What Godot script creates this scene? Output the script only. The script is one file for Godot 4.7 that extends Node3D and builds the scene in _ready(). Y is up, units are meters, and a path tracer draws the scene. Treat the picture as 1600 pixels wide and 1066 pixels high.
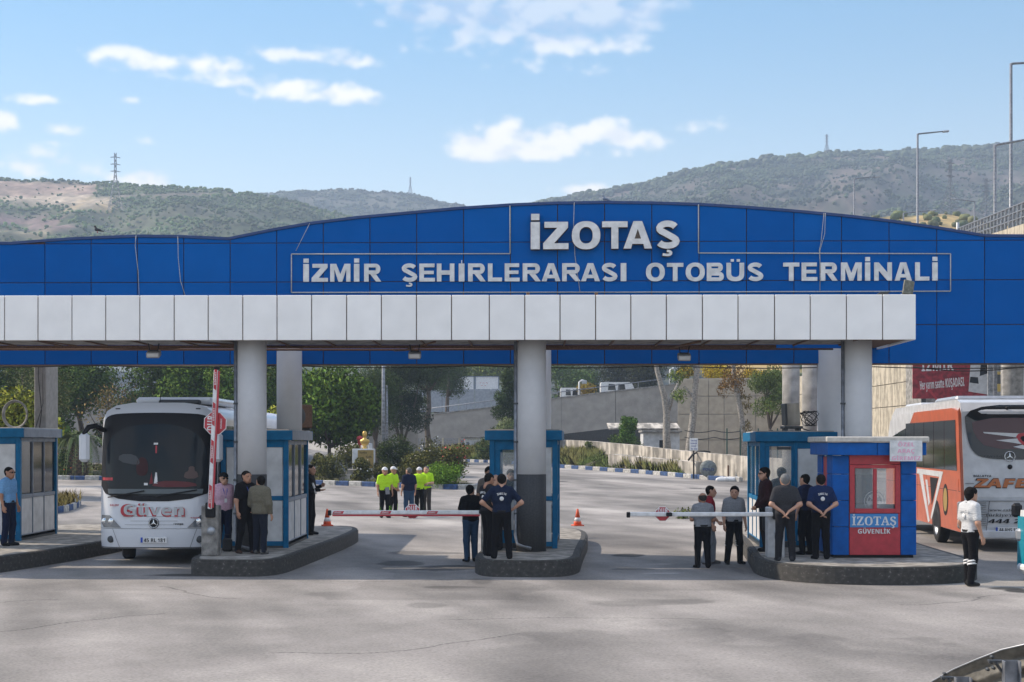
extends Node3D
# A bus terminal gate: blue sign wall over a white canopy on columns, booths on kerbed islands, buses, guards, hills behind.
# Measures: F and HORIZON were read off the photograph once, to turn sizes seen in it into metres at a known distance.
const F := 2400.0
const EYE := 2.6
const HORIZON := 692.0

var M := {}
var rng := RandomNumberGenerator.new()
var taken := {}
var bold: Font
var heavy: Font
var serif: Font

# ---------------------------------------------------------------- measuring
func wx(x: float, d: float) -> float: return (x - 800.0) * d / F
func wy(y: float, d: float) -> float: return EYE + (HORIZON - y) * d / F
func at(x: float, y: float, d: float) -> Vector3: return Vector3(wx(x, d), wy(y, d), -d)
func land(d: float) -> float: return clampf(d - 50.0, 0.0, 62.0) * 0.015
func stand(x: float, d: float) -> Vector3: return Vector3(wx(x, d), land(d), -d)

# ---------------------------------------------------------------- nodes
func numbered(called: String) -> String:
	var n: int = taken.get(called, -1) + 1
	taken[called] = n
	return called if n == 0 else "%s_%03d" % [called, n]

func tag(o: Node, label: String, category: String, group := "", kind := "") -> Node:
	o.set_meta("label", label)
	if category != "": o.set_meta("category", category)
	if group != "": o.set_meta("group", group)
	if kind != "": o.set_meta("kind", kind)
	return o

func thing(called: String, label: String, category: String, where := Vector3.ZERO, turn := 0.0, group := "") -> Node3D:
	var o := Node3D.new()
	o.name = numbered(called)
	add_child(o)
	o.position = where
	o.rotation.y = turn
	tag(o, label, category, group)
	return o

func part_name(called: String, parent: Node) -> String:
	var n: int = parent.get_meta("n_" + called, 0)
	parent.set_meta("n_" + called, n + 1)
	return called if n == 0 else "%s_%03d" % [called, n]

func put(called: String, mesh: Mesh, m: Material, parent: Node = null, where := Vector3.ZERO) -> MeshInstance3D:
	var o := MeshInstance3D.new()
	o.mesh = mesh
	if m: o.material_override = m
	o.position = where
	if parent == null or parent == self:
		o.name = numbered(called)
		add_child(o)
	else:
		o.name = part_name(called, parent)
		parent.add_child(o, true)
	return o

func obj(called: String, st: SurfaceTool, m: Material, parent: Node = null, where := Vector3.ZERO) -> MeshInstance3D:
	st.generate_normals()
	return put(called, st.commit(), m, parent, where)

func structure(called: String, st: SurfaceTool, m: Material, label := "") -> MeshInstance3D:
	var o := obj(called, st, m)
	o.set_meta("kind", "structure")
	if label != "": o.set_meta("label", label)
	return o

func copy(o: Node3D, label: String, where: Vector3, turn := 0.0) -> Node3D:
	var c: Node3D = o.duplicate()
	var plain_name := str(o.name).rstrip("0123456789").trim_suffix("_")
	c.name = numbered(plain_name)
	add_child(c)
	c.position = where
	c.rotation.y = turn
	c.set_meta("label", label)
	return c

# ---------------------------------------------------------------- shapes (corners run counter-clockwise seen from outside)
func mb(smooth := false) -> SurfaceTool:
	var st := SurfaceTool.new()
	st.begin(Mesh.PRIMITIVE_TRIANGLES)
	st.set_smooth_group(0 if smooth else -1)
	return st

func tri(st: SurfaceTool, a: Vector3, b: Vector3, c: Vector3) -> void:
	st.add_vertex(a)
	st.add_vertex(c)
	st.add_vertex(b)

func quad(st: SurfaceTool, a: Vector3, b: Vector3, c: Vector3, d: Vector3) -> void:
	tri(st, a, b, c)
	tri(st, a, c, d)

func box(st: SurfaceTool, c: Vector3, s: Vector3, bevel := 0.0, turn := Basis.IDENTITY) -> void:
	var h := s * 0.5
	var t := Transform3D(turn, c)
	if bevel <= 0.0:
		var p: Array[Vector3] = []
		for k in 8: p.append(t * Vector3(h.x if k & 1 else -h.x, h.y if k & 2 else -h.y, h.z if k & 4 else -h.z))
		for f in [[0, 2, 3, 1], [4, 5, 7, 6], [0, 1, 5, 4], [2, 6, 7, 3], [0, 4, 6, 2], [1, 3, 7, 5]]:
			quad(st, p[f[0]], p[f[1]], p[f[2]], p[f[3]])
		return
	var b := minf(bevel, minf(h.x, minf(h.y, h.z)) * 0.95)
	# each corner holds three points, one on each face
	var q := {}
	for k in 8:
		var g := Vector3(1 if k & 1 else -1, 1 if k & 2 else -1, 1 if k & 4 else -1)
		for ax in 3:
			var v := Vector3(h.x - b, h.y - b, h.z - b)
			v[ax] = h[ax]
			q[k * 3 + ax] = t * (v * g)
	for ax in 3:
		var u := (ax + 1) % 3
		var w := (ax + 2) % 3
		for side in 2:
			var k0: int = side << ax
			var a: int = k0
			var bb: int = k0 | (1 << u)
			var cc: int = k0 | (1 << u) | (1 << w)
			var dd: int = k0 | (1 << w)
			if side == 1: quad(st, q[a * 3 + ax], q[bb * 3 + ax], q[cc * 3 + ax], q[dd * 3 + ax])
			else: quad(st, q[a * 3 + ax], q[dd * 3 + ax], q[cc * 3 + ax], q[bb * 3 + ax])
		# edges along this axis
		for e in 4:
			var k: int = ((e & 1) << u) | ((e >> 1) << w)
			var k2: int = k | (1 << ax)
			var flip: bool = ((e & 1) ^ (e >> 1)) == 1
			if flip: quad(st, q[k * 3 + u], q[k * 3 + w], q[k2 * 3 + w], q[k2 * 3 + u])
			else: quad(st, q[k * 3 + u], q[k2 * 3 + u], q[k2 * 3 + w], q[k * 3 + w])
	for k in 8:
		var odd: bool = ((k & 1) ^ ((k >> 1) & 1) ^ ((k >> 2) & 1)) == 1
		if odd: tri(st, q[k * 3], q[k * 3 + 1], q[k * 3 + 2])
		else: tri(st, q[k * 3], q[k * 3 + 2], q[k * 3 + 1])

func across(dir: Vector3) -> Basis:
	var y := dir.normalized()
	var x := y.cross(Vector3.FORWARD if absf(y.z) < 0.9 else Vector3.RIGHT).normalized()
	return Basis(x, y, x.cross(y))

func tube(st: SurfaceTool, pts: Array, radii: Variant, n := 8, caps := true, wobble := 0.0) -> void:
	var rings: Array = []
	var frame := Basis.IDENTITY
	for i in pts.size():
		var dir: Vector3 = (pts[mini(i + 1, pts.size() - 1)] - pts[maxi(i - 1, 0)]).normalized()
		if i == 0: frame = across(dir)
		else:
			var x := (frame.x - dir * frame.x.dot(dir)).normalized()
			frame = Basis(x, dir, x.cross(dir))
		var r: float = radii[i] if radii is Array else radii
		var ring: Array[Vector3] = []
		for k in n:
			var a := TAU * k / n
			var rr := r * (1.0 + wobble * sin(a * 3.0 + i * 1.7))
			ring.append(pts[i] + frame.x * cos(a) * rr + frame.z * sin(a) * rr)
		rings.append(ring)
	for i in pts.size() - 1:
		for k in n:
			var k2 := (k + 1) % n
			quad(st, rings[i][k], rings[i + 1][k], rings[i + 1][k2], rings[i][k2])
	if caps:
		for k in range(1, n - 1):
			tri(st, rings[0][0], rings[0][k], rings[0][k + 1])
			tri(st, rings[-1][0], rings[-1][k + 1], rings[-1][k])

func cyl(st: SurfaceTool, a: Vector3, b: Vector3, r0: float, r1 := -1.0, n := 12) -> void:
	tube(st, [a, b], [r0, r0 if r1 < 0.0 else r1], n)

func lathe(st: SurfaceTool, profile: Array, n := 16, t := Transform3D.IDENTITY) -> void:
	for i in profile.size() - 1:
		var a: Vector2 = profile[i]
		var b: Vector2 = profile[i + 1]
		for k in n:
			var u := TAU * k / n
			var v := TAU * (k + 1) / n
			var p := [Vector3(a.x * cos(u), a.y, a.x * sin(u)), Vector3(b.x * cos(u), b.y, b.x * sin(u)), Vector3(b.x * cos(v), b.y, b.x * sin(v)), Vector3(a.x * cos(v), a.y, a.x * sin(v))]
			if b.x > 0.0001: tri(st, t * p[0], t * p[1], t * p[2])
			if a.x > 0.0001: tri(st, t * p[0], t * p[2], t * p[3])

# an outline in x and y given thickness along z: front at z1
func prism(st: SurfaceTool, poly: PackedVector2Array, z0: float, z1: float, t := Transform3D.IDENTITY) -> void:
	if Geometry2D.is_polygon_clockwise(poly):
		poly = poly.duplicate()
		poly.reverse()
	if Geometry2D.is_polygon_clockwise(poly): pass
	var area := 0.0
	for i in poly.size():
		var p := poly[i]
		var q := poly[(i + 1) % poly.size()]
		area += p.x * q.y - q.x * p.y
	if area < 0.0: poly.reverse()
	var ids := Geometry2D.triangulate_polygon(poly)
	for i in range(0, ids.size(), 3):
		var a := poly[ids[i]]
		var b := poly[ids[i + 1]]
		var c := poly[ids[i + 2]]
		if (b - a).cross(c - a) < 0.0:
			var s := b
			b = c
			c = s
		tri(st, t * Vector3(a.x, a.y, z1), t * Vector3(b.x, b.y, z1), t * Vector3(c.x, c.y, z1))
		tri(st, t * Vector3(a.x, a.y, z0), t * Vector3(c.x, c.y, z0), t * Vector3(b.x, b.y, z0))
	for i in poly.size():
		var p := poly[i]
		var q := poly[(i + 1) % poly.size()]
		quad(st, t * Vector3(p.x, p.y, z0), t * Vector3(q.x, q.y, z0), t * Vector3(q.x, q.y, z1), t * Vector3(p.x, p.y, z1))

# turns a prism's thickness (z) to stand upright: outline in x and -z, thickness upwards
const LAID := Transform3D(Vector3(1, 0, 0), Vector3(0, 0, -1), Vector3(0, 1, 0), Vector3.ZERO)

func V2(list: Array) -> PackedVector2Array:
	var p := PackedVector2Array()
	for i in range(0, list.size(), 2): p.append(Vector2(list[i], list[i + 1]))
	return p

# lettering: real letters with a little depth; fitted to a width (and a height of its capitals) in metres
func letters(called: String, words: String, m: Material, parent: Node, where: Vector3, height: float, width := 0.0, depth := 0.01, turn := Basis.IDENTITY, font: Font = null) -> MeshInstance3D:
	var t := TextMesh.new()
	t.text = words
	t.font = font if font else bold
	t.font_size = 64
	t.pixel_size = 0.01
	t.depth = 0.2
	t.curve_step = 3.0
	var o := put(called, t, m, parent, where)
	var cap := 0.457  # a capital's height at this size
	var sy := height / cap
	var wide := t.get_aabb().size.x
	var sx := width / wide if width > 0.0 and wide > 0.0 else sy
	o.basis = turn * Basis.from_scale(Vector3(sx, sy, depth / 0.2))
	return o

# ---------------------------------------------------------------- materials
func lin(r: float, g: float, b: float) -> Color: return Color(r, g, b).linear_to_srgb()

func noise_image(size: int, freq: float, octaves: int, seed_: int, low: float, high: float, kind := 0) -> Image:
	var n := FastNoiseLite.new()
	n.seed = seed_
	n.frequency = freq
	n.fractal_octaves = octaves
	n.noise_type = FastNoiseLite.TYPE_SIMPLEX_SMOOTH if kind == 0 else FastNoiseLite.TYPE_CELLULAR
	var im := n.get_seamless_image(size, size, false, false, 0.12, true)
	im.convert(Image.FORMAT_L8)
	var data := im.get_data()
	var look := PackedByteArray()
	for i in 256: look.append(int(clampf(low + (high - low) * i / 255.0, 0.0, 1.0) * 255.0))
	for i in data.size(): data[i] = look[data[i]]
	im = Image.create_from_data(size, size, false, Image.FORMAT_L8, data)
	im.convert(Image.FORMAT_RGB8)
	return im

func tex(im: Image) -> ImageTexture: return ImageTexture.create_from_image(im)

func mat(c: Color, rough := 0.7, metal := 0.0, texture: Texture2D = null, scale := 1.0, bump: Texture2D = null, bump_strength := 0.5) -> StandardMaterial3D:
	var m := StandardMaterial3D.new()
	m.albedo_color = c
	m.roughness = rough
	m.metallic = metal
	if texture or bump:
		m.uv1_triplanar = true
		m.uv1_world_triplanar = true
		m.uv1_scale = Vector3.ONE * scale
	if texture: m.albedo_texture = texture
	if bump:
		m.normal_enabled = true
		m.normal_texture = bump
		m.normal_scale = bump_strength
	return m

func tinted(m: StandardMaterial3D) -> StandardMaterial3D:
	m.vertex_color_use_as_albedo = true
	return m

func glass(c: Color, alpha: float) -> StandardMaterial3D:
	var m := StandardMaterial3D.new()
	m.albedo_color = Color(c.r, c.g, c.b, alpha)
	m.transparency = BaseMaterial3D.TRANSPARENCY_ALPHA
	m.roughness = 0.05
	m.metallic_specular = 0.6
	return m

# ---------------------------------------------------------------- the scene, in order
func _ready() -> void:
	rng.seed = 11
	camera_and_light()
	materials()
	ground_and_roads()
	hills()
	gate()
	islands()
	booths()
	background()
	buses()
	barriers()
	people()
	small_things()

func camera_and_light() -> void:
	var cam := Camera3D.new()
	cam.name = "camera"
	cam.projection = Camera3D.PROJECTION_FRUSTUM
	cam.near = 0.5
	cam.far = 6000.0
	cam.size = 0.5 * 1066.0 / F
	cam.frustum_offset = Vector2(0.0, 0.5 * (HORIZON - 533.0) / F)
	cam.position = Vector3(0, EYE, 0)
	add_child(cam)
	cam.current = true
	var sun := DirectionalLight3D.new()
	sun.name = "sun"
	sun.light_energy = 0.70
	sun.light_color = Color(1.0, 0.94, 0.86)
	sun.light_angular_distance = 0.6
	sun.shadow_enabled = true
	add_child(sun)
	sun.look_at_from_position(Vector3(-1.15, 1.0, -0.42) * 100.0, Vector3.ZERO)
	var e := Environment.new()
	e.background_mode = Environment.BG_SKY
	e.sky = Sky.new()
	var p := PanoramaSkyMaterial.new()
	p.panorama = sky_picture()
	p.energy_multiplier = 1.0
	e.sky.sky_material = p
	e.tonemap_mode = Environment.TONE_MAPPER_LINEAR
	e.tonemap_exposure = 2.85
	e.sdfgi_enabled = true
	e.ssao_enabled = true
	e.ssil_enabled = true
	e.fog_enabled = true
	e.fog_density = 0.00045
	e.fog_light_color = Color(0.80, 0.88, 0.98)
	var w := WorldEnvironment.new()
	w.name = "world_environment"
	w.environment = e
	add_child(w)

# air and clouds only: a gradient, loose high cloud, and cumulus banks over the hills
func sky_picture() -> ImageTexture:
	var W := 4096
	var H := 2048
	var n1 := FastNoiseLite.new()
	n1.seed = 5
	n1.frequency = 0.04
	n1.fractal_octaves = 6
	n1.fractal_gain = 0.55
	var n2 := FastNoiseLite.new()
	n2.seed = 9
	n2.frequency = 0.0035
	n2.fractal_octaves = 3
	var edge: Image = n1.get_seamless_image(2048, 1024, false, false, 0.08, true)
	var big: Image = n2.get_seamless_image(2048, 1024, false, false, 0.08, true)
	edge.convert(Image.FORMAT_L8)
	big.convert(Image.FORMAT_L8)
	var eb := edge.get_data()
	var bb := big.get_data()
	var out := PackedByteArray()
	out.resize(W * H * 3)
	# clouds seen in the photograph: centre, half size (in its pixels), strength, flatness, underside greyness
	var seen := [
		[760, 226, 68, 36, 1.25], [800, 205, 40, 26, 0.9], [880, 215, 62, 26, 1.15], [955, 208, 55, 24, 1.15], [1015, 222, 45, 18, 0.8], [830, 240, 140, 14, 1.0],
		[215, 92, 95, 22, 0.95], [330, 98, 90, 20, 0.75], [470, 88, 130, 17, 0.85], [560, 92, 60, 16, 0.7], [350, 122, 110, 14, 0.7], [480, 143, 95, 22, 0.95], [545, 152, 55, 15, 0.8], [620, 76, 60, 14, 0.4],
		[62, 155, 55, 10, 0.8], [205, 155, 22, 8, 0.7], [105, 198, 35, 14, 0.6], [0, 190, 28, 26, 0.9], [60, 245, 80, 22, 0.55], [10, 262, 60, 18, 0.6], [225, 280, 60, 18, 0.9], [240, 272, 38, 12, 0.6], [135, 258, 50, 16, 0.35], [215, 218, 25, 6, 0.3],
		[915, 298, 60, 12, 0.9], [985, 290, 38, 11, 0.7], [1110, 196, 55, 16, 0.5], [1130, 188, 30, 10, 0.4],
		[760, 10, 200, 46, 1.05], [900, 22, 160, 50, 1.0], [640, 16, 110, 30, 0.6], [1010, 8, 70, 26, 0.75], [820, 62, 170, 30, 0.75], [930, 66, 110, 26, 0.7], [810, 100, 60, 16, 0.35], [920, 105, 55, 14, 0.45], [850, -30, 300, 40, 1.0],
	]
	for row in seen:
		var lon := atan2((row[0] - 800.0) / F, 1.0)
		var lat := atan2((HORIZON - row[1]) / F, sqrt(1.0 + pow((row[0] - 800.0) / F, 2)))
		row.append(W * 0.5 + lon / TAU * W)
		row.append(H * 0.5 - lat / PI * H)
		row.append(row[2] / F / TAU * W)
		row.append(row[3] / F / PI * H)
	var top := Vector3(0.012, 0.094, 0.28)
	var mid := Vector3(0.185, 0.335, 0.45)
	var low := Vector3(0.58, 0.59, 0.545)
	# (full-size column, full-size row, list of clouds) to a colour
	var paint := func(x: int, y: int, near: Array) -> Vector3:
		var lat := (0.5 - (y + 0.5) / H) * PI
		var s := sin(maxf(lat, 0.0))
		var c := low.lerp(mid, pow(smoothstep(0.0, 1.0, clampf((s + 0.01) / 0.31, 0.0, 1.0)), 0.85))
		c = c.lerp(top, pow(clampf((s - 0.13) / 0.50, 0.0, 1.0), 0.75))
		# a little brighter on the sun's side
		var off := absf(wrapf((x + 0.5) / W * TAU - PI + deg_to_rad(70.0), -PI, PI))
		c *= clampf(1.02 - 0.34 * (off - 0.95), 0.80, 1.12)
		if lat < 0.0: return low.lerp(Vector3(0.18, 0.175, 0.165), clampf(-lat * 6.0, 0.0, 1.0))
		var far_x := absi(x - W / 2)
		var n := eb[((y * 2) & 1023) * 2048 + ((x + 1024) & 2047)] / 255.0
		var m := 0.0
		var below := 0.0
		for row in near:
			var u: float = (x - row[5]) / row[7]
			if u > -1.6 and u < 1.6:
				var v: float = (y - row[6]) / row[8]
				if v > 0.0: v *= 1.35
				var f: float = row[4] * (1.25 - 0.9 * (u * u + v * v))
				if f > 0.0:
					if f > m: below = v
					m = maxf(m, f) + minf(m, f) * 0.25
		if far_x > 230 or lat > 0.30:
			# cloud goes on round the sky, thickened out of view for more fill light
			var cover := bb[(y & 1023) * 2048 + ((x / 2) & 2047)] / 255.0
			var fade := clampf(maxf((far_x - 230.0) / 120.0, (lat - 0.30) / 0.1), 0.0, 1.0)
			m = maxf(m, (cover - 0.29) * 4.6 * fade)
		if m <= 0.0: return c
		var nf := eb[((y * 5) & 1023) * 2048 + ((x * 3) & 2047)] / 255.0
		var dens := clampf((m - (0.30 + (n - 0.5) * 1.7 + (nf - 0.5) * 0.7)) * 1.0, 0.0, 1.0)
		if dens <= 0.0: return c
		dens = dens * dens * (3.0 - 2.0 * dens)
		var high := clampf((lat - 0.238) / 0.025, 0.0, 1.0) if far_x < 400 else 0.35
		var n_up := eb[((y * 2 + 12) & 1023) * 2048 + ((x + 1028) & 2047)] / 255.0
		var shade := clampf((n - n_up) * 2.6 + 0.12 + clampf(below, -0.3, 1.0) * 0.65, 0.0, 1.0)
		var under := Vector3(0.34, 0.37, 0.41).lerp(Vector3(0.19, 0.26, 0.365), high)
		var cl := (Vector3(0.49, 0.48, 0.465) * lerpf(1.0, 1.95, smoothstep(0.28, 0.6, lat))).lerp(under, clampf(shade * 0.7 + high * 0.55, 0.0, 1.0))  # cloud high above the view is brightened to add fill light
		return c.lerp(cl, dens * (0.94 - 0.22 * high))
	var w4 := W / 4
	var coarse := PackedByteArray()
	coarse.resize(w4 * H / 4 * 3)
	for y in H / 4:
		for x in w4:
			var r: Vector3 = paint.call(x * 4 + 2, y * 4 + 2, [])
			var o := (y * w4 + x) * 3
			for k in 3: coarse[o + k] = int(255.0 * pow(clampf(r[k], 0.0, 1.0), 0.4545))
	var whole := Image.create_from_data(w4, H / 4, false, Image.FORMAT_RGB8, coarse)
	whole.resize(W, H, Image.INTERPOLATE_CUBIC)
	# the stretch over the gate, in full detail
	var x0 := W / 2 - 300
	var y0 := H / 2 - 300
	var fine := PackedByteArray()
	fine.resize(600 * 300 * 3)
	for y in 300:
		var near := seen.filter(func(row): return absf(y0 + y - row[6]) < row[8] * 1.6)
		for x in 600:
			var r: Vector3 = paint.call(x0 + x, y0 + y, near)
			var o := (y * 600 + x) * 3
			for k in 3: fine[o + k] = int(255.0 * pow(clampf(r[k], 0.0, 1.0), 0.4545))
	whole.blit_rect(Image.create_from_data(600, 300, false, Image.FORMAT_RGB8, fine), Rect2i(0, 0, 600, 300), Vector2i(x0, y0))
	# the picture's edge, not its middle, lies straight ahead along -z
	var turned := Image.create(W, H, false, Image.FORMAT_RGB8)
	turned.blit_rect(whole, Rect2i(W / 2, 0, W / 2, H), Vector2i(0, 0))
	turned.blit_rect(whole, Rect2i(0, 0, W / 2, H), Vector2i(W / 2, 0))
	return tex(turned)

func materials() -> void:
	var f := SystemFont.new()
	f.font_names = PackedStringArray(["Droid Sans"])
	f.font_weight = 700
	bold = f
	var v := FontVariation.new()
	v.base_font = f
	v.variation_embolden = 0.9
	heavy = v
	var g := SystemFont.new()
	g.font_names = PackedStringArray(["Droid Serif"])
	g.font_weight = 700
	serif = g
	var fine := tex(noise_image(512, 0.05, 4, 3, 0.62, 1.0))
	var blotch := tex(noise_image(512, 0.012, 5, 4, 0.55, 1.0))
	var faint := tex(noise_image(512, 0.014, 5, 6, 0.84, 1.0))
	var bump_im := noise_image(512, 0.12, 4, 8, 0.0, 1.0)
	var rough_im := bump_im.duplicate()
	rough_im.bump_map_to_normal_map(3.0)
	var grain := tex(rough_im)
	var streak := tex(streaks(512, 21, 0.42))
	var streak_faint := tex(streaks(512, 22, 0.24))
	var clean := tex(noise_image(512, 0.012, 5, 23, 0.955, 1.0))
	M.fine = fine
	M.blotch = blotch
	M.faint = faint
	M.grain = grain
	M.streak = streak
	M.concrete = mat(lin(0.40, 0.385, 0.36), 0.9, 0.0, blotch, 0.35, grain, 0.25)
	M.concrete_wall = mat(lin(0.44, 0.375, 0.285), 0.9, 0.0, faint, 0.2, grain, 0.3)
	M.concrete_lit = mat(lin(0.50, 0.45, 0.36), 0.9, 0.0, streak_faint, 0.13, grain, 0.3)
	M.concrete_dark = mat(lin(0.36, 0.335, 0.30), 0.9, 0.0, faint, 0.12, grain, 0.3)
	M.whitewash = mat(lin(0.58, 0.54, 0.49), 0.9, 0.0, streak, 0.09, grain, 0.15)
	M.column = mat(lin(0.57, 0.57, 0.58), 0.75, 0.0, clean, 0.6, grain, 0.12)
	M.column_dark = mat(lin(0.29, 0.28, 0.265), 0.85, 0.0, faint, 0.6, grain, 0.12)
	M.column_base = mat(lin(0.055, 0.056, 0.06), 0.7, 0.0, fine, 0.8)
	M.panel_white = mat(lin(0.90, 0.90, 0.90), 0.5, 0.0, clean, 0.21)
	M.panel_blue = mat(lin(0.0, 0.10, 0.38), 0.6, 0.0, clean, 0.2)
	M.panel_blue.metallic_specular = 0.15
	M.rust = mat(lin(0.22, 0.125, 0.08), 0.9, 0.0, fine, 0.8)
	M.soffit = mat(lin(0.40, 0.385, 0.36), 0.85, 0.0, blotch, 0.5)
	M.trim_blue = mat(lin(0.02, 0.06, 0.2), 0.5, 0.0, faint, 0.5)
	M.letter = mat(lin(0.82, 0.81, 0.79), 0.5, 0.0, faint, 0.6)
	M.letter_side = mat(lin(0.16, 0.12, 0.09), 0.8, 0.0, fine, 0.8)
	M.tube = mat(lin(0.75, 0.73, 0.67), 0.6, 0.0, fine, 1.2)
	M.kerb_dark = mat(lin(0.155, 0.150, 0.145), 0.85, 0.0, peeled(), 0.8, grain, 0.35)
	M.island_top = mat(lin(0.42, 0.385, 0.335), 0.95, 0.0, blotch, 0.4, grain, 0.3)
	M.booth_blue = mat(lin(0.0, 0.14, 0.31), 0.5, 0.0, faint, 0.6)
	M.booth_blue.metallic_specular = 0.3
	M.booth_white = mat(lin(0.66, 0.67, 0.68), 0.6, 0.0, faint, 0.35)
	M.booth_grey = mat(lin(0.20, 0.24, 0.30), 0.5, 0.0, faint, 0.5)
	M.red = mat(lin(0.50, 0.035, 0.05), 0.45, 0.0, faint, 0.7)
	M.kiosk_blue = mat(lin(0.0, 0.105, 0.42), 0.5, 0.0, faint, 0.6)
	M.kiosk_blue.metallic_specular = 0.3
	M.white = mat(lin(0.78, 0.78, 0.78), 0.5, 0.0, faint, 0.8)
	M.black = mat(lin(0.012, 0.012, 0.014), 0.5)
	M.black.metallic_specular = 0.3
	M.rubber = mat(lin(0.018, 0.018, 0.02), 0.85, 0.0, fine, 2.0)
	M.steel = mat(lin(0.42, 0.44, 0.47), 0.45, 0.55, faint, 0.5)
	M.galvanised = mat(lin(0.34, 0.36, 0.40), 0.5, 0.5, blotch, 0.8)
	M.dark_steel = mat(lin(0.06, 0.065, 0.07), 0.55, 0.4)
	M.pane = glass(Color(0.75, 0.82, 0.85), 0.12)
	M.dark_glass = mat(lin(0.012, 0.016, 0.02), 0.06)
	M.dark_glass.metallic_specular = 0.5
	M.bark = mat(lin(0.13, 0.10, 0.075), 0.95, 0.0, fine, 1.5, grain, 0.6)
	M.pale_bark = mat(lin(0.46, 0.42, 0.37), 0.9, 0.0, blotch, 0.9, grain, 0.3)
	M.gold = mat(lin(0.50, 0.33, 0.09), 0.4, 0.6)
	M.leaf = leaf_mat()
	M.wire = mat(lin(0.02, 0.02, 0.02), 0.6)
	M.kerb_white = mat(lin(0.62, 0.61, 0.58), 0.8, 0.0, blotch, 0.7)
	M.kerb_blue = mat(lin(0.035, 0.10, 0.27), 0.8, 0.0, blotch, 0.7)

func leaf_mat() -> StandardMaterial3D:
	var m := StandardMaterial3D.new()
	m.albedo_color = Color.WHITE
	m.vertex_color_use_as_albedo = true
	m.roughness = 0.85
	m.metallic_specular = 0.2
	m.backlight = Color(0.7, 0.8, 0.3)
	return m

# dirt that ran down a wall, finer across than down
func streaks(size: int, seed_: int, strength: float) -> Image:
	var n := FastNoiseLite.new()
	n.seed = seed_
	n.frequency = 0.03
	n.fractal_octaves = 4
	var a := n.get_seamless_image(size, size / 8, false, false, 0.15, true)
	a.convert(Image.FORMAT_L8)
	a.resize(size, size, Image.INTERPOLATE_CUBIC)
	var b := noise_image(size, 0.02, 5, seed_ + 1, 0.0, 1.0)
	b.convert(Image.FORMAT_L8)
	var da := a.get_data()
	var db := b.get_data()
	var out := PackedByteArray()
	out.resize(size * size * 3)
	for i in size * size:
		var v := da[i] / 255.0 * 0.6 + db[i] / 255.0 * 0.4
		var g := 1.0 - strength * smoothstep(0.32, 0.72, 1.0 - v)
		out[i * 3] = int(255.0 * g)
		out[i * 3 + 1] = int(255.0 * g * (1.0 - 0.02 * strength))
		out[i * 3 + 2] = int(255.0 * g * (1.0 - 0.07 * strength))
	return Image.create_from_data(size, size, false, Image.FORMAT_RGB8, out)

# dark kerb paint, scuffed through to pale concrete in places
func peeled() -> ImageTexture:
	var a := noise_image(512, 0.02, 5, 31, 0.0, 1.0)
	var d := a.get_data()
	for i in range(0, d.size(), 3):
		var v := d[i] / 255.0
		var g := 0.46 + 0.22 * v + 0.34 * smoothstep(0.80, 0.86, v)
		d[i] = int(255.0 * g)
		d[i + 1] = int(255.0 * g * 0.985)
		d[i + 2] = int(255.0 * g * 0.96)
	var im := Image.create_from_data(512, 512, false, Image.FORMAT_RGB8, d)
	return tex(im)

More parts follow.
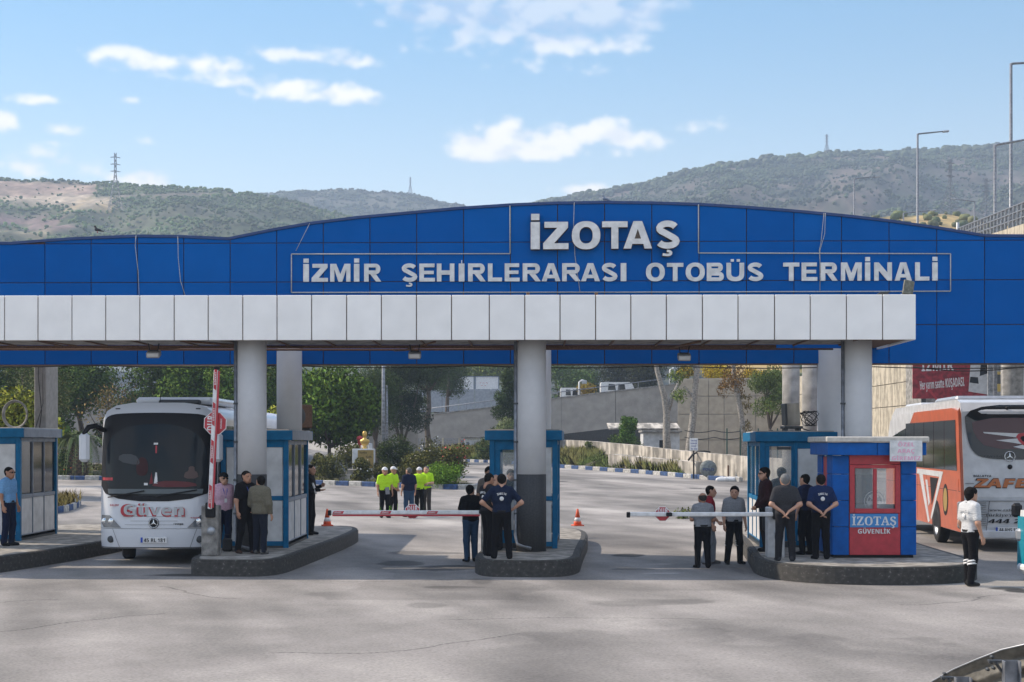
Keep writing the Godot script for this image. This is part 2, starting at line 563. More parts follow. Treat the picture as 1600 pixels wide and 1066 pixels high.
# the old asphalt of the forecourt: dust, tyre polish, patches, oil; one picture for 48 m by 48 m
func asphalt() -> StandardMaterial3D:
	var S := 1280
	var span := 48.0
	var z_far := 63.0
	var bytes: Array[PackedByteArray] = []
	for k in 4:
		var n := FastNoiseLite.new()
		n.seed = 41 + k
		n.frequency = [0.005, 0.022, 0.3, 0.006][k]
		n.fractal_octaves = [5, 4, 3, 4][k]
		var im := n.get_seamless_image(1024, 1024, false, false, 0.05, true)
		im.convert(Image.FORMAT_L8)
		bytes.append(im.get_data())
	var dust := bytes[0]
	var mid := bytes[1]
	var tiny := bytes[2]
	var line := bytes[3]
	var out := PackedFloat32Array()
	out.resize(S * S)
	# oil and wet marks, other dark spots and two pale strips: x, distance, half width, half length, darkness
	var marks := [[-1.35, 31.8, 0.75, 0.9, 0.45], [-2.3, 33.2, 0.5, 0.9, 0.3], [-2.2, 36.2, 0.9, 0.7, 0.30], [2.7, 35.5, 0.35, 0.5, 0.45], [2.5, 31.6, 0.45, 0.35, 0.2], [-5.9, 30.1, 1.5, 0.28, 0.5], [8.75, 27.4, 0.40, 0.25, 0.62], [8.95, 26.9, 0.28, 0.3, 0.66], [9.25, 26.4, 0.18, 0.25, 0.5], [9.3, 27.05, 0.3, 0.1, 0.5], [-1.0, 27.6, 0.6, 0.3, 0.18], [-1.4, 24.5, 0.35, 0.5, 0.15], [2.2, 25.0, 1.3, 0.7, 0.16], [3.1, 32.9, 0.5, 0.12, -0.35], [3.0, 30.6, 0.42, 0.12, -0.25], [-0.6, 28.8, 0.25, 0.9, 0.14], [4.6, 31.2, 0.1, 1.2, 0.1]]
	for y in S:
		var d := z_far - (y + 0.5) / S * span
		var row := ((y * 4 / 5) & 1023) * 1024
		var row3 := ((y * 3) & 1023) * 1024
		var mended := d < 23.0
		var patch := d < 31.0 and d > 25.4
		var rutted := d > 27.0 and d < 44.0
		for x in S:
			var i := row + ((x * 4 / 5) & 1023)
			var mi := mid[i] / 255.0
			var g := 0.80 + (dust[i] - 127) * 0.00102 + (mi - 0.5) * 0.14 + (tiny[row3 + ((x * 3) & 1023)] - 127) * 0.00062 + (line[((y * 36 + x * 18) / 100 & 1023) * 1024 + ((x * 165 - y * 57) / 100 & 1023)] - 127) * 0.0016
			if mended:
				var X := (x + 0.5) / S * span - span * 0.5
				g -= 0.10 * clampf((20.6 + 1.2 * sin(X * 0.9) + (mi - 0.5) * 5.0 - d) * 1.6, 0.0, 1.0) * clampf((X - 0.2 + (mi - 0.5) * 3.0 + 1.5) / 1.5, 0.0, 1.0)
			elif patch:
				var X := (x + 0.5) / S * span - span * 0.5 - (mi - 0.5) * 1.1
				if X < 0.4 and X > -3.4 + (d - 25.4) * 0.22: g -= 0.065
			if rutted: g -= 0.07 * clampf((mi - 0.42) * 5.0, 0.0, 1.0)
			out[y * S + x] = g
	for m in marks:
		for y in range(int((z_far - m[1] - m[3] * 1.6) / span * S), int((z_far - m[1] + m[3] * 1.6) / span * S)):
			for x in range(int((m[0] - m[2] * 1.6 + span / 2) / span * S), int((m[0] + m[2] * 1.6 + span / 2) / span * S)):
				var u: float = ((x + 0.5) / S * span - span * 0.5 - m[0]) / m[2]
				var v: float = (z_far - (y + 0.5) / S * span - m[1]) / m[3]
				var mi := mid[((y * 4 / 5) & 1023) * 1024 + ((x * 4 / 5) & 1023)] / 255.0
				out[y * S + x] -= m[4] * smoothstep(1.0, 0.35, u * u + v * v + (mi - 0.5) * 2.2) * 0.8
	# the tracks wheels have polished, sweeping from the left foreground into the lanes
	for c in [[-15.0, 17.0, -8.0, 21.5, -3.4, 28.0, -2.6, 44.0], [-13.0, 16.0, -6.5, 20.0, -1.9, 27.0, -1.5, 44.0], [-7.0, 16.0, -1.0, 20.0, 2.6, 27.0, 3.0, 44.0], [-5.0, 15.5, 0.5, 19.5, 3.9, 27.0, 4.4, 44.0], [14.0, 19.0, 8.0, 22.0, 4.3, 27.0, 3.4, 40.0], [-18.0, 22.0, -13.0, 24.0, -8.6, 29.0, -8.3, 40.0], [-16.5, 19.5, -11.0, 22.5, -6.9, 28.0, -6.9, 36.0], [16.0, 23.0, 12.0, 25.5, 10.9, 29.0, 11.5, 36.0], [-16.0, 25.5, -6.0, 24.2, 4.0, 25.2, 15.0, 22.0]]:
		for k in 260:
			var t := k / 260.0
			var q := Vector2(c[0], c[1]).bezier_interpolate(Vector2(c[2], c[3]), Vector2(c[4], c[5]), Vector2(c[6], c[7]), t)
			for dy in range(-9, 10):
				for dx in range(-9, 10):
					var iy := clampi(int((z_far - q.y) / span * S) + dy, 0, S - 1)
					var ix := clampi(int((q.x + span / 2) / span * S) + dx, 0, S - 1)
					var w := 1.0 - (dx * dx + dy * dy) / 90.0
					if w > 0.0: out[iy * S + ix] -= 0.0036 * w * (mid[((iy * 4 / 5) & 1023) * 1024 + ((ix * 4 / 5) & 1023)] - 40) / 90.0
	# cracks that wander across the forecourt
	var r := RandomNumberGenerator.new()
	r.seed = 4
	for c in [[-0.2, 28.9, -2.0, 1.5, 5.0], [-7.2, 21.0, 0.5, 0.3, 3.2], [8.9, 26.3, 1.0, -0.25, 2.2], [3.0, 22.6, -1.0, 0.12, 4.0], [-4.5, 25.6, -1.0, 0.25, 3.0], [1.2, 34.0, 0.4, 1.0, 3.0], [-11.0, 24.0, 1.0, 0.2, 4.0], [6.2, 24.6, 1.0, 0.05, 3.0], [-3.0, 19.0, 1.0, 0.35, 4.0]]:
		var p := Vector2(c[0], c[1])
		var dir := Vector2(c[2], c[3]).normalized()
		for k in int(c[4] / 0.03):
			dir = dir.rotated(r.randf_range(-0.22, 0.22) + 0.04 * dir.angle_to(Vector2(c[2], c[3])))
			p += dir * 0.03
			var ix := int((p.x + span / 2) / span * S)
			var iy := int((z_far - p.y) / span * S)
			out[iy * S + ix] -= r.randf_range(0.12, 0.3)
	var rgb := PackedByteArray()
	rgb.resize(S * S * 3)
	var o := 0
	for g in out:
		var b := int(255.0 * clampf(g, 0.12, 1.0))
		rgb[o] = b
		rgb[o + 1] = b * 251 / 255
		rgb[o + 2] = b * 248 / 255
		o += 3
	var m := StandardMaterial3D.new()
	m.albedo_color = lin(0.405, 0.388, 0.368)
	m.albedo_texture = tex(Image.create_from_data(S, S, false, Image.FORMAT_RGB8, rgb))
	m.roughness = 0.92
	m.detail_enabled = true
	m.detail_blend_mode = BaseMaterial3D.BLEND_MODE_MUL
	m.detail_albedo = tex(noise_image(512, 0.16, 3, 47, 0.80, 1.2))
	m.detail_uv_layer = BaseMaterial3D.DETAIL_UV_2
	m.uv2_triplanar = true
	m.uv2_world_triplanar = true
	m.uv2_scale = Vector3.ONE * 0.22
	return m

func ground_and_roads() -> void:
	# one sheet from behind the camera to under the hills; finely cut where the land rises
	var st := SurfaceTool.new()
	st.begin(Mesh.PRIMITIVE_TRIANGLES)
	st.set_smooth_group(0)
	var rows := [-40.0, 0.0, 64.0, 70.0, 80.0, 90.0, 100.0, 108.0, 112.0, 120.0, 200.0, 500.0, 2600.0]
	rows.insert(2, 50.0)
	for i in rows.size() - 1:
		var d0: float = rows[i]
		var d1: float = rows[i + 1]
		var xs := [-2600.0, -300.0, -32.0, 32.0, 300.0, 2600.0]
		for k in xs.size() - 1:
			var p := [Vector3(xs[k], land(d0), -d0), Vector3(xs[k + 1], land(d0), -d0), Vector3(xs[k + 1], land(d1), -d1), Vector3(xs[k], land(d1), -d1)]
			for j in [0, 2, 1, 0, 3, 2]:
				st.set_uv(Vector2((p[j].x + 24.0) / 48.0, (63.0 + p[j].z) / 48.0))
				st.add_vertex(p[j])
	structure("asphalt_ground", st, asphalt(), "worn grey asphalt of the forecourt and the roads behind the gate")

# ---------------------------------------------------------------- hills
func along(list: Array, x: float) -> float:
	for i in range(0, list.size() - 2, 2):
		if x <= list[i + 2]:
			var t := clampf((x - list[i]) / (list[i + 2] - list[i]), 0.0, 1.0)
			return lerpf(list[i + 1], list[i + 3], t * t * (3.0 - 2.0 * t) * 0.5 + t * 0.5)
	return list[list.size() - 1]

func hill(called: String, label: String, ridge: Array, D: float, D0: float, steep: float, paint: Callable, cover: Array, seed_: int) -> void:
	var nx := 150
	var nz := 46
	var n := FastNoiseLite.new()
	n.seed = seed_
	n.frequency = 0.008
	n.fractal_octaves = 5
	var p0: float = ridge[0]
	var p1: float = ridge[ridge.size() - 2]
	var spot := func(u: float, t: float) -> Vector3:
		var px := lerpf(p0, p1, u)
		var X := wx(px, D)
		var top := wy(along(ridge, px), D)
		var d := lerpf(D0, D, t) if t <= 1.0 else D + (t - 1.0) * D * 0.8
		var prof := pow(clampf(t, 0.0, 1.0), steep) if t <= 1.0 else maxf(0.0, 1.0 - (t - 1.0) * 1.6)
		var rough := n.get_noise_2d(X, d) * top * 0.16 * sin(PI * clampf(t, 0.0, 1.0)) + n.get_noise_2d(X * 5.0, d * 5.0) * D * 0.0018
		return Vector3(X, top * prof + rough - 0.5, -d)
	var pts: Array[Vector3] = []
	var cols := PackedColorArray()
	for j in nz + 1:
		var t := float(j) / (nz - 8)
		for i in nx + 1:
			var v: Vector3 = spot.call(float(i) / nx, t)
			pts.append(v)
			cols.append(paint.call(v, t, n) * (1.0 + 0.5 * n.get_noise_2d(v.x * 2.6 + 90.0, v.z * 2.6)))
	var st := SurfaceTool.new()
	st.begin(Mesh.PRIMITIVE_TRIANGLES)
	st.set_smooth_group(0)
	for j in nz:
		for i in nx:
			var a := j * (nx + 1) + i
			for k in [a, a + nx + 2, a + 1, a, a + nx + 1, a + nx + 2]:
				st.set_color(cols[k])
				st.add_vertex(pts[k])
	var m := tinted(mat(Color.WHITE, 0.95, 0.0, M.blotch, 0.02))
	structure(called, st, m, label)
	# scrub and low trees that stand on it
	var count: int = cover[0]
	var small: float = cover[1]
	var large: float = cover[2]
	var mm := MultiMesh.new()
	mm.transform_format = MultiMesh.TRANSFORM_3D
	mm.use_colors = true
	mm.mesh = tuft(seed_)
	var places: Array = []
	var shades: Array = []
	var r := RandomNumberGenerator.new()
	r.seed = seed_
	while places.size() < count:
		var t := pow(r.randf(), 0.75) * 1.04
		var u := r.randf()
		var v: Vector3 = spot.call(u, t)
		var bare: float = cover[3].call(v, t, n)
		if r.randf() < bare and t < 0.985: continue
		var s := lerpf(small, large, pow(r.randf(), 2.0))
		if t > 0.97: s *= cover[4]
		places.append(Transform3D(Basis(Vector3.UP, r.randf() * TAU).scaled(Vector3(s, s * r.randf_range(0.7, 1.25), s)), v + Vector3(0, s * 0.22, 0)))
		var k := r.randf_range(0.8, 1.25) * (1.0 + 0.75 * n.get_noise_2d(v.x * 2.6 + 90.0, v.z * 2.6)) * (1.0 + 0.5 * n.get_noise_2d(v.x * 0.7, v.z * 0.7 + 300.0))
		var g: Color = cover[5]
		shades.append(Color(g.r * k * r.randf_range(0.9, 1.25), g.g * k, g.b * k * r.randf_range(0.8, 1.1)))
	mm.instance_count = count
	for i in count:
		mm.set_instance_transform(i, places[i])
		mm.set_instance_color(i, shades[i])
	var o := MultiMeshInstance3D.new()
	o.name = numbered("hillside_scrub")
	o.multimesh = mm
	o.material_override = tinted(mat(Color.WHITE, 0.9))
	add_child(o)
	tag(o, "scrub and low trees growing over the " + label, "scrub", "", "stuff")

# a lumpy little crown of some forty faces
func tuft(seed_: int) -> ArrayMesh:
	var r := RandomNumberGenerator.new()
	r.seed = seed_ + 5
	var st := mb(true)
	for b in 2:
		var rings := 4
		var seg := 6
		var off := Vector3(r.randf_range(-0.25, 0.25), b * 0.12, r.randf_range(-0.25, 0.25))
		var g: Array = []
		for i in rings + 1:
			var row: Array[Vector3] = []
			for k in seg:
				var a := PI * i / rings
				var w := TAU * k / seg
				row.append(off + Vector3(sin(a) * cos(w), cos(a) * 0.85, sin(a) * sin(w)) * (0.5 - 0.1 * b) * r.randf_range(0.72, 1.15))
			if i == 0 or i == rings:
				for k in seg: row[k] = row[0]
			g.append(row)
		for i in rings:
			for k in seg:
				var k2 := (k + 1) % seg
				if i < rings - 1: tri(st, g[i][k], g[i + 1][k2], g[i + 1][k])
				if i > 0: tri(st, g[i][k], g[i][k2], g[i + 1][k2])
	st.generate_normals()
	return st.commit()

func hills() -> void:
	var green := Color(0.055, 0.075, 0.035)
	var left_paint := func(v: Vector3, t: float, n: FastNoiseLite) -> Color:
		var c := Color(0.078, 0.112, 0.044)
		var k := n.get_noise_2d(v.x * 2.5, v.z * 2.5)
		c = c.lerp(Color(0.15, 0.145, 0.08), clampf(k * 1.6 + 0.15, 0.0, 0.6))
		var py_ := HORIZON - (v.y - EYE) * F / -v.z
		var px_ := 800.0 + v.x * F / -v.z
		var wob := n.get_noise_2d(v.x * 6.0, v.z * 6.0) * 7.0
		# the quarry face, its pale floor and the cuts of tracks, each at its own height on the hill
		if px_ < 150.0 and py_ > 284.0 + wob * 0.5 + maxf(0.0, px_ - 60.0) * 0.06 and py_ < 306.0 + wob: c = Color(0.46, 0.31, 0.24).lerp(Color(0.54, 0.40, 0.30), clampf(k + 0.5, 0.0, 1.0))
		if px_ < 175.0 and py_ > 306.0 + wob and py_ < 313.0 + px_ * 0.09 + wob * 0.5: c = Color(0.62, 0.50, 0.36)
		if px_ > 110.0 and px_ < 175.0 and absf(py_ - 322.0 - wob) < 6.0: c = Color(0.66, 0.50, 0.28)
		if px_ < 120.0 and absf(py_ - 343.0 - px_ * 0.10 - wob * 0.8) < 6.5: c = Color(0.32, 0.21, 0.19)
		if px_ < 90.0 and absf(py_ - 361.0 - px_ * 0.03 - wob * 0.3) < 2.2: c = Color(0.46, 0.38, 0.22)
		if px_ > 180.0 and px_ < 380.0 and absf(py_ - 311.0 + px_ * 0.022 - wob * 0.4) < 2.2: c = Color(0.27, 0.22, 0.17)
		return c
	var left_bare := func(v: Vector3, t: float, n: FastNoiseLite) -> float:
		var c: Color = left_paint.call(v, t, n)
		return 0.97 if c.r > c.g * 1.08 and c.r > 0.2 else (0.55 if n.get_noise_2d(v.x * 2.5, v.z * 2.5) > 0.12 else 0.1)
	hill("left_hill", "left hill with the pale quarry cut", [-900, 330, -500, 296, -200, 280, 0, 278, 60, 281, 180, 287, 300, 292, 358, 294, 372, 302, 420, 304, 470, 316, 520, 331, 600, 356, 700, 400, 800, 470], 900.0, 420.0, 0.9, left_paint, [36000, 1.1, 2.5, left_bare, 1.1, Color(0.072, 0.118, 0.040)], 3)
	var mid_paint := func(v: Vector3, t: float, n: FastNoiseLite) -> Color:
		return Color(0.065, 0.082, 0.048).lerp(Color(0.14, 0.13, 0.09), clampf(n.get_noise_2d(v.x * 2.0, v.z * 2.0) * 1.8 + 0.2, 0.0, 0.8))
	var mid_bare := func(v: Vector3, _t: float, n: FastNoiseLite) -> float: return clampf(n.get_noise_2d(v.x * 2.0, v.z * 2.0) * 2.0 + 0.3, 0.0, 0.9)
	hill("middle_hill", "rounded middle hill far behind the sign", [100, 420, 250, 340, 360, 306, 420, 300, 480, 297, 560, 296, 640, 303, 700, 315, 740, 326, 820, 352, 900, 390, 1000, 440], 1500.0, 950.0, 0.9, mid_paint, [20000, 2.0, 4.0, mid_bare, 0.8, Color(0.05, 0.07, 0.035)], 4)
	var right_paint := func(v: Vector3, t: float, n: FastNoiseLite) -> Color:
		var k := n.get_noise_2d(v.x * 1.6, v.y * 5.0)
		var c := Color(0.052, 0.066, 0.040).lerp(Color(0.19, 0.135, 0.11), clampf(k * 2.2 + 0.05 + 0.0012 * (v.x - 150.0), 0.0, 0.85))
		return c
	var right_bare := func(v: Vector3, _t: float, n: FastNoiseLite) -> float: return clampf(n.get_noise_2d(v.x * 1.6, v.y * 5.0) * 2.6 + 0.1 + 0.0012 * (v.x - 150.0), 0.0, 0.92)
	hill("right_hill", "long wooded right hill under the pylons", [700, 400, 780, 345, 860, 316, 930, 303, 1000, 290, 1080, 268, 1140, 258, 1200, 250, 1300, 242, 1400, 240, 1500, 234, 1600, 229, 1800, 222, 2100, 235, 2600, 280], 1200.0, 520.0, 0.85, right_paint, [60000, 1.5, 3.2, right_bare, 2.2, Color(0.042, 0.066, 0.030)], 5)
	var dry_paint := func(v: Vector3, t: float, n: FastNoiseLite) -> Color:
		return Color(0.56, 0.40, 0.16).lerp(Color(0.13, 0.14, 0.06), clampf(n.get_noise_2d(v.x * 6.0, v.z * 6.0) * 2.2 + 0.15, 0.0, 0.85))
	var dry_bare := func(v: Vector3, _t: float, n: FastNoiseLite) -> float: return 0.75
	hill("dry_hillock", "dry grass hillock behind the right end of the sign", [1050, 430, 1150, 372, 1240, 349, 1300, 343, 1400, 333, 1480, 332, 1540, 345, 1600, 352, 1700, 352, 1900, 420], 330.0, 220.0, 0.7, dry_paint, [420, 1.2, 3.2, dry_bare, 0.7, Color(0.09, 0.115, 0.05)], 6)

# ---------------------------------------------------------------- the gate: canopy, sign wall, columns
const SIGN_D := 34.9
const SIGN_TURN := 0.0297   # the right end stands a little farther off
const CAN_D := 31.4
const CAN_TURN := 0.013

# a point seen on a plane that stands across the view, as metres along it and above the ground
func on_plane(x: float, y: float, d: float, turn: float) -> Vector2:
	var k := (x - 800.0) / F
	var t := k * d / (cos(turn) - k * sin(turn))
	var depth := d + t * sin(turn)
	return Vector2(t, wy(y, depth))

func sgn(x: float, y: float) -> Vector2: return on_plane(x, y, SIGN_D, SIGN_TURN)
func cnp(x: float, y: float) -> Vector2: return on_plane(x, y, CAN_D, CAN_TURN)

func gate() -> void:
	# sign wall
	var sg := thing("sign_wall", "long blue panelled sign wall with an arched top and white lettering", "sign", Vector3(0, 0, -SIGN_D), -SIGN_TURN)
	var ridge := [-420, 378, -240, 366, -80, 372, 0, 374.5, 100, 368, 205, 364.5, 280, 366, 352, 370, 420, 357, 480, 347, 560, 338, 640, 331.5, 720, 325, 800, 320.5, 870, 318.5, 941, 318, 1015, 319.5, 1090, 322.5, 1160, 327.5, 1235, 334, 1309, 341.5, 1381, 350.5, 1455, 362, 1525, 374.5, 1600, 375.5, 1700, 368, 1850, 366, 2000, 376]
	var top: Array[Vector2] = []
	for i in range(0, ridge.size(), 2): top.append(sgn(ridge[i], ridge[i + 1]))
	var floor_y := 4.385
	var body := PackedVector2Array([Vector2(top[0].x, floor_y)])
	for p in top: body.append(p - Vector2(0, 0.03))
	body.append(Vector2(top[-1].x, floor_y))
	var st := mb()
	prism(st, body, -0.62, -0.022)
	obj("backing_frame", st, M.rust, sg)
	# the cap strip that follows the top edge
	st = mb()
	for i in top.size() - 1:
		var a := top[i]
		var b := top[i + 1]
		prism(st, PackedVector2Array([a - Vector2(0, 0.025), b - Vector2(0, 0.025), b + Vector2(0, 0.035), a + Vector2(0, 0.035)]), -0.66, 0.05)
	obj("cap_strip", st, M.trim_blue, sg)
	# panels, one by one
	var ys := [8.6, 6.0 + 1.18, 6.262, 5.263, floor_y]
	ys[1] = sgn(400, 377).y
	ys[2] = sgn(400, 438.5).y
	ys[3] = sgn(400, 508).y
	var x0 := sgn(57, 500).x
	var blues: Array = []
	for k in 4:
		var m: StandardMaterial3D = M.panel_blue.duplicate()
		m.albedo_color = lin(0.0005 * k, 0.096 + 0.005 * k, 0.37 + 0.012 * k)
		m.uv1_offset = Vector3(k * 0.23, k * 0.4, 0)
		blues.append(m)
	var step := (sgn(1525, 500).x - x0) / 20.0
	for c in range(-7, 28):
		var xa := x0 + c * step
		var xb := xa + step
		var strip := PackedVector2Array()
		for r in 4:
			var cell := PackedVector2Array([Vector2(xa + 0.010, ys[r + 1] + 0.009), Vector2(xb - 0.010, ys[r + 1] + 0.009), Vector2(xb - 0.010, ys[r] - 0.009), Vector2(xa + 0.010, ys[r] - 0.009)])
			var cut := Geometry2D.intersect_polygons(cell, body)
			for poly in cut:
				var area := 0.0
				for i in poly.size(): area += poly[i].cross(poly[(i + 1) % poly.size()])
				if absf(area) < 0.02: continue
				var ps := mb()
				var out := rng.randf_range(-0.004, 0.004)
				prism(ps, poly, -0.02, 0.022 + out)
				obj("panel", ps, blues[rng.randi() % 4], sg)
	# white tube outlines
	var tubes := [[[797, 322, 797, 397], [797, 397, 453, 395], [453, 395, 453, 455.5], [453, 455.5, 960, 458], [960, 458, 1473, 459.5], [1473, 459.5, 1473, 402], [1473, 402, 1089, 398], [1089, 398, 1089, 323]], [[1590, 519, 1590, 481], [1590, 481, 1680, 482], [1590, 519, 1680, 520]], [[460, 390, 482, 347]]]
	for g in 3:
		st = mb(true)
		for s in tubes[g]:
			var a := sgn(s[0], s[1])
			var b := sgn(s[2], s[3])
			var r := 0.013 if g < 2 else 0.006
			cyl(st, Vector3(a.x, a.y, 0.06), Vector3(b.x, b.y, 0.06), r, r, 6)
		obj("outline_tube" if g < 2 else "loose_wire", st, M.tube, sg)
	# loose wires that hang down the face
	for w in [[205, 364, 204, 380, 208, 420, 210, 460], [272, 366, 273, 400, 276, 436, 284, 460], [897, 318, 896, 350, 898, 400, 906, 458], [1283, 338, 1282, 370, 1275, 395, 1275, 458], [1281, 338, 1276, 385, 1274, 395, 1276, 430]]:
		st = mb(true)
		var pts: Array = []
		for i in range(0, w.size(), 2):
			var p := sgn(w[i], w[i + 1])
			pts.append(Vector3(p.x, p.y, 0.07 + 0.02 * sin(i)))
		tube(st, pts, 0.007, 5)
		obj("loose_wire", st, M.tube, sg)
	# big deep letters
	var big := [["İ", 829.5, 843.5], ["Z", 848.8, 888], ["O", 893.2, 937.2], ["T", 940, 979.2], ["A", 973, 1017], ["Ş", 1022, 1059.5]]
	for b in big: sign_letter(sg, b[0], b[1], b[2], 349.3, 391.5, 0.17, "big_letter")
	var row := [["İ", 471.8, 480.7], ["Z", 485, 510.7], ["M", 514.5, 546.3], ["İ", 552, 560.5], ["R", 568, 595], ["Ş", 626.5, 652], ["E", 655, 679.5], ["H", 682.5, 710], ["I", 716.8, 725.8], ["R", 731.5, 759], ["L", 762.5, 784.5], ["E", 788.7, 812], ["R", 816.8, 845], ["A", 846.3, 875.5], ["R", 878.2, 907], ["A", 907.5, 936.8], ["S", 939, 964.2], ["I", 969, 977.8],
		["O", 1008, 1037.2], ["T", 1040.5, 1065.8], ["O", 1069.3, 1098.8], ["B", 1101.8, 1128], ["Ü", 1132, 1159.2], ["S", 1163.8, 1188.8], ["T", 1218.9, 1243.6], ["E", 1247, 1271], ["R", 1276, 1302], ["M", 1307, 1338.5], ["İ", 1343.6, 1351.5], ["N", 1357.6, 1384.4], ["A", 1388.6, 1414.5], ["L", 1419.6, 1441], ["İ", 1445.5, 1453.6]]
	for b in row:
		var drop: float = (b[1] - 470.0) / 985.0 * 4.2
		sign_letter(sg, b[0], b[1], b[2], 410.8 + drop, 438.8 + drop, 0.035, "letter")
	# the stump of a lost dot
	st = mb()
	var stump := sgn(721.5, 409)
	box(st, Vector3(stump.x, stump.y, 0.05), Vector3(0.02, 0.07, 0.02))
	obj("letter", st, M.letter, sg)

	# canopy
	var cn := thing("white_canopy", "flat canopy with a white panelled edge along the front of the columns", "canopy", Vector3(0, 0, -CAN_D), -CAN_TURN)
	var y1 := 5.62
	var y0 := 4.70
	var right := cnp(1427, 500).x
	var left := -15.5
	st = mb()
	box(st, Vector3((left + right) * 0.5, (y0 + y1) * 0.5 + 0.01, -1.1), Vector3(right - left - 0.09, y1 - y0 - 0.06, 2.1))
	obj("roof_slab", st, M.soffit, cn)
	st = mb()
	box(st, Vector3((left + right) * 0.5, (y0 + y1) * 0.5, -0.034), Vector3(right - left - 0.05, y1 - y0 - 0.03, 0.02))
	obj("backing_frame", st, M.rust, cn)
	var joints := [1375.3, 1319.5, 1263.5, 1208.3, 1151.8, 1096.5, 1040.5, 985.3, 930.5, 875, 820, 764.5, 705.5, 650.5, 595.5, 541, 486, 431.5, 377.5, 323, 269.3, 215, 161, 107.5, 53.5, 0.5, -53, -107, -161, -215, -269, -323]
	var prev := right
	var whites: Array = []
	for k in 4:
		var m: StandardMaterial3D = M.panel_white.duplicate()
		m.albedo_color = lin(0.915 + 0.010 * k, 0.895 + 0.010 * k, 0.865 + 0.010 * k)
		m.uv1_offset = Vector3(k * 0.23, k * 0.4, 0)
		whites.append(m)
	for j in joints:
		var x := cnp(j, 500).x
		st = mb()
		box(st, Vector3((prev + x) * 0.5, (y0 + y1) * 0.5, 0.004 + rng.randf_range(-0.004, 0.004)), Vector3(prev - x - 0.02, y1 - y0, 0.05), 0.008)
		obj("fascia_panel", st, whites[rng.randi() % 4], cn)
		prev = x
	st = mb()
	box(st, Vector3(right - 0.025, (y0 + y1) * 0.5, -1.76), Vector3(0.05, y1 - y0, 3.4), 0.008)
	obj("fascia_panel", st, M.panel_white, cn)
	# reddish boards under the right end, a rusty edge angle at the back and pipes
	st = mb()
	prism(st, PackedVector2Array([Vector2(right - 0.1, 0.1), Vector2(right - 0.1, 3.4), Vector2(right - 1.0, 2.15), Vector2(right - 1.0, 0.1)]), 4.735, 4.76, LAID)
	obj("soffit_board", st, M.rust, cn)
	st = mb()
	box(st, Vector3((left + right) * 0.5 - 1.2, 4.70, -2.17), Vector3(right - left - 2.6, 0.07, 0.05))
	obj("edge_angle", st, M.rust, cn)
	st = mb(true)
	tube(st, [Vector3(-15, 4.66, -2.30), Vector3(-3.0, 4.64, -2.30), Vector3(1.6, 4.66, -2.30), Vector3(7.0, 4.65, -2.30)], 0.022, 6)
	tube(st, [Vector3(-6.9, 4.72, -0.4), Vector3(-5.4, 4.64, -1.2), Vector3(-4.6, 4.68, -2.1)], 0.025, 6)
	tube(st, [Vector3(-1.6, 4.70, -0.5), Vector3(-2.3, 4.58, -1.4), Vector3(-2.6, 4.62, -2.2)], 0.02, 6)
	tube(st, [Vector3(3.9, 4.70, -0.4), Vector3(3.3, 4.58, -0.8), Vector3(3.45, 4.66, -2.0)], 0.025, 6)
	tube(st, [Vector3(-9.8, 4.72, -0.4), Vector3(-8.9, 4.60, -0.9), Vector3(-7.4, 4.60, -1.3), Vector3(-6.0, 4.70, -1.5)], 0.014, 5)
	obj("conduit", st, M.rust, cn)
	for k in 24:
		var x := left + 0.6 + k * 1.0
		if x > right - 0.4: break
		st = mb()
		box(st, Vector3(x, 4.722, -1.15), Vector3(0.035, 0.03, 2.0))
		obj("soffit_batten", st, M.rust, cn)

	# columns
	column(830, 32.25, 0.31, "round concrete column with a dark painted foot on the middle island", true)
	column(393.5, 32.2, 0.305, "round concrete column in front of the left island's ticket booth", true)
	column(1339.5, 32.2, 0.305, "round concrete column behind the red and blue kiosk", true)
	rear_column(452, 34.75, 0.57, "shaded round pillar behind the left island's column", 2.55)
	rear_column(846, 34.75, 0.44, "narrow shaded pillar mostly hidden behind the middle column")
	rear_column(1298, 34.75, 0.6, "wide shaded pillar left of the column behind the kiosk")
	var pier := thing("concrete_pier", "flat concrete pier above the leftmost ticket booth", "pillar", Vector3(-12.04, 0, -39.7))
	st = mb()
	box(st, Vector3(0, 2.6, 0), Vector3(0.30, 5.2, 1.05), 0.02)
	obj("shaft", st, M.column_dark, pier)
	st = mb(true)
	tube(st, [Vector3(0.0, 5.0, 0.6), Vector3(-0.02, 4.3, 0.61), Vector3(0.06, 3.4, 0.6), Vector3(0.0, 2.9, 0.6)], 0.012, 5)
	tube(st, [Vector3(0.08, 5.0, 0.6), Vector3(0.1, 3.6, 0.61), Vector3(-0.1, 2.95, 0.6)], 0.01, 5)
	obj("cable", st, M.wire, pier)
	# the pair of pale columns farther back
	for k in 2:
		var x: float = [1236, 1268][k]
		var d: float = [48.0, 45.0][k]
		var t := thing("column", ["far pale round column, left one of the pair beyond the right booth", "far pale round column, right one of the pair beyond the right booth"][k], "column", stand(x, d), 0.0, "columns of the gate")
		st = mb(true)
		cyl(st, Vector3.ZERO, Vector3(0, 5.3, 0), 0.27, 0.27, 24)
		obj("shaft", st, M.concrete, t)

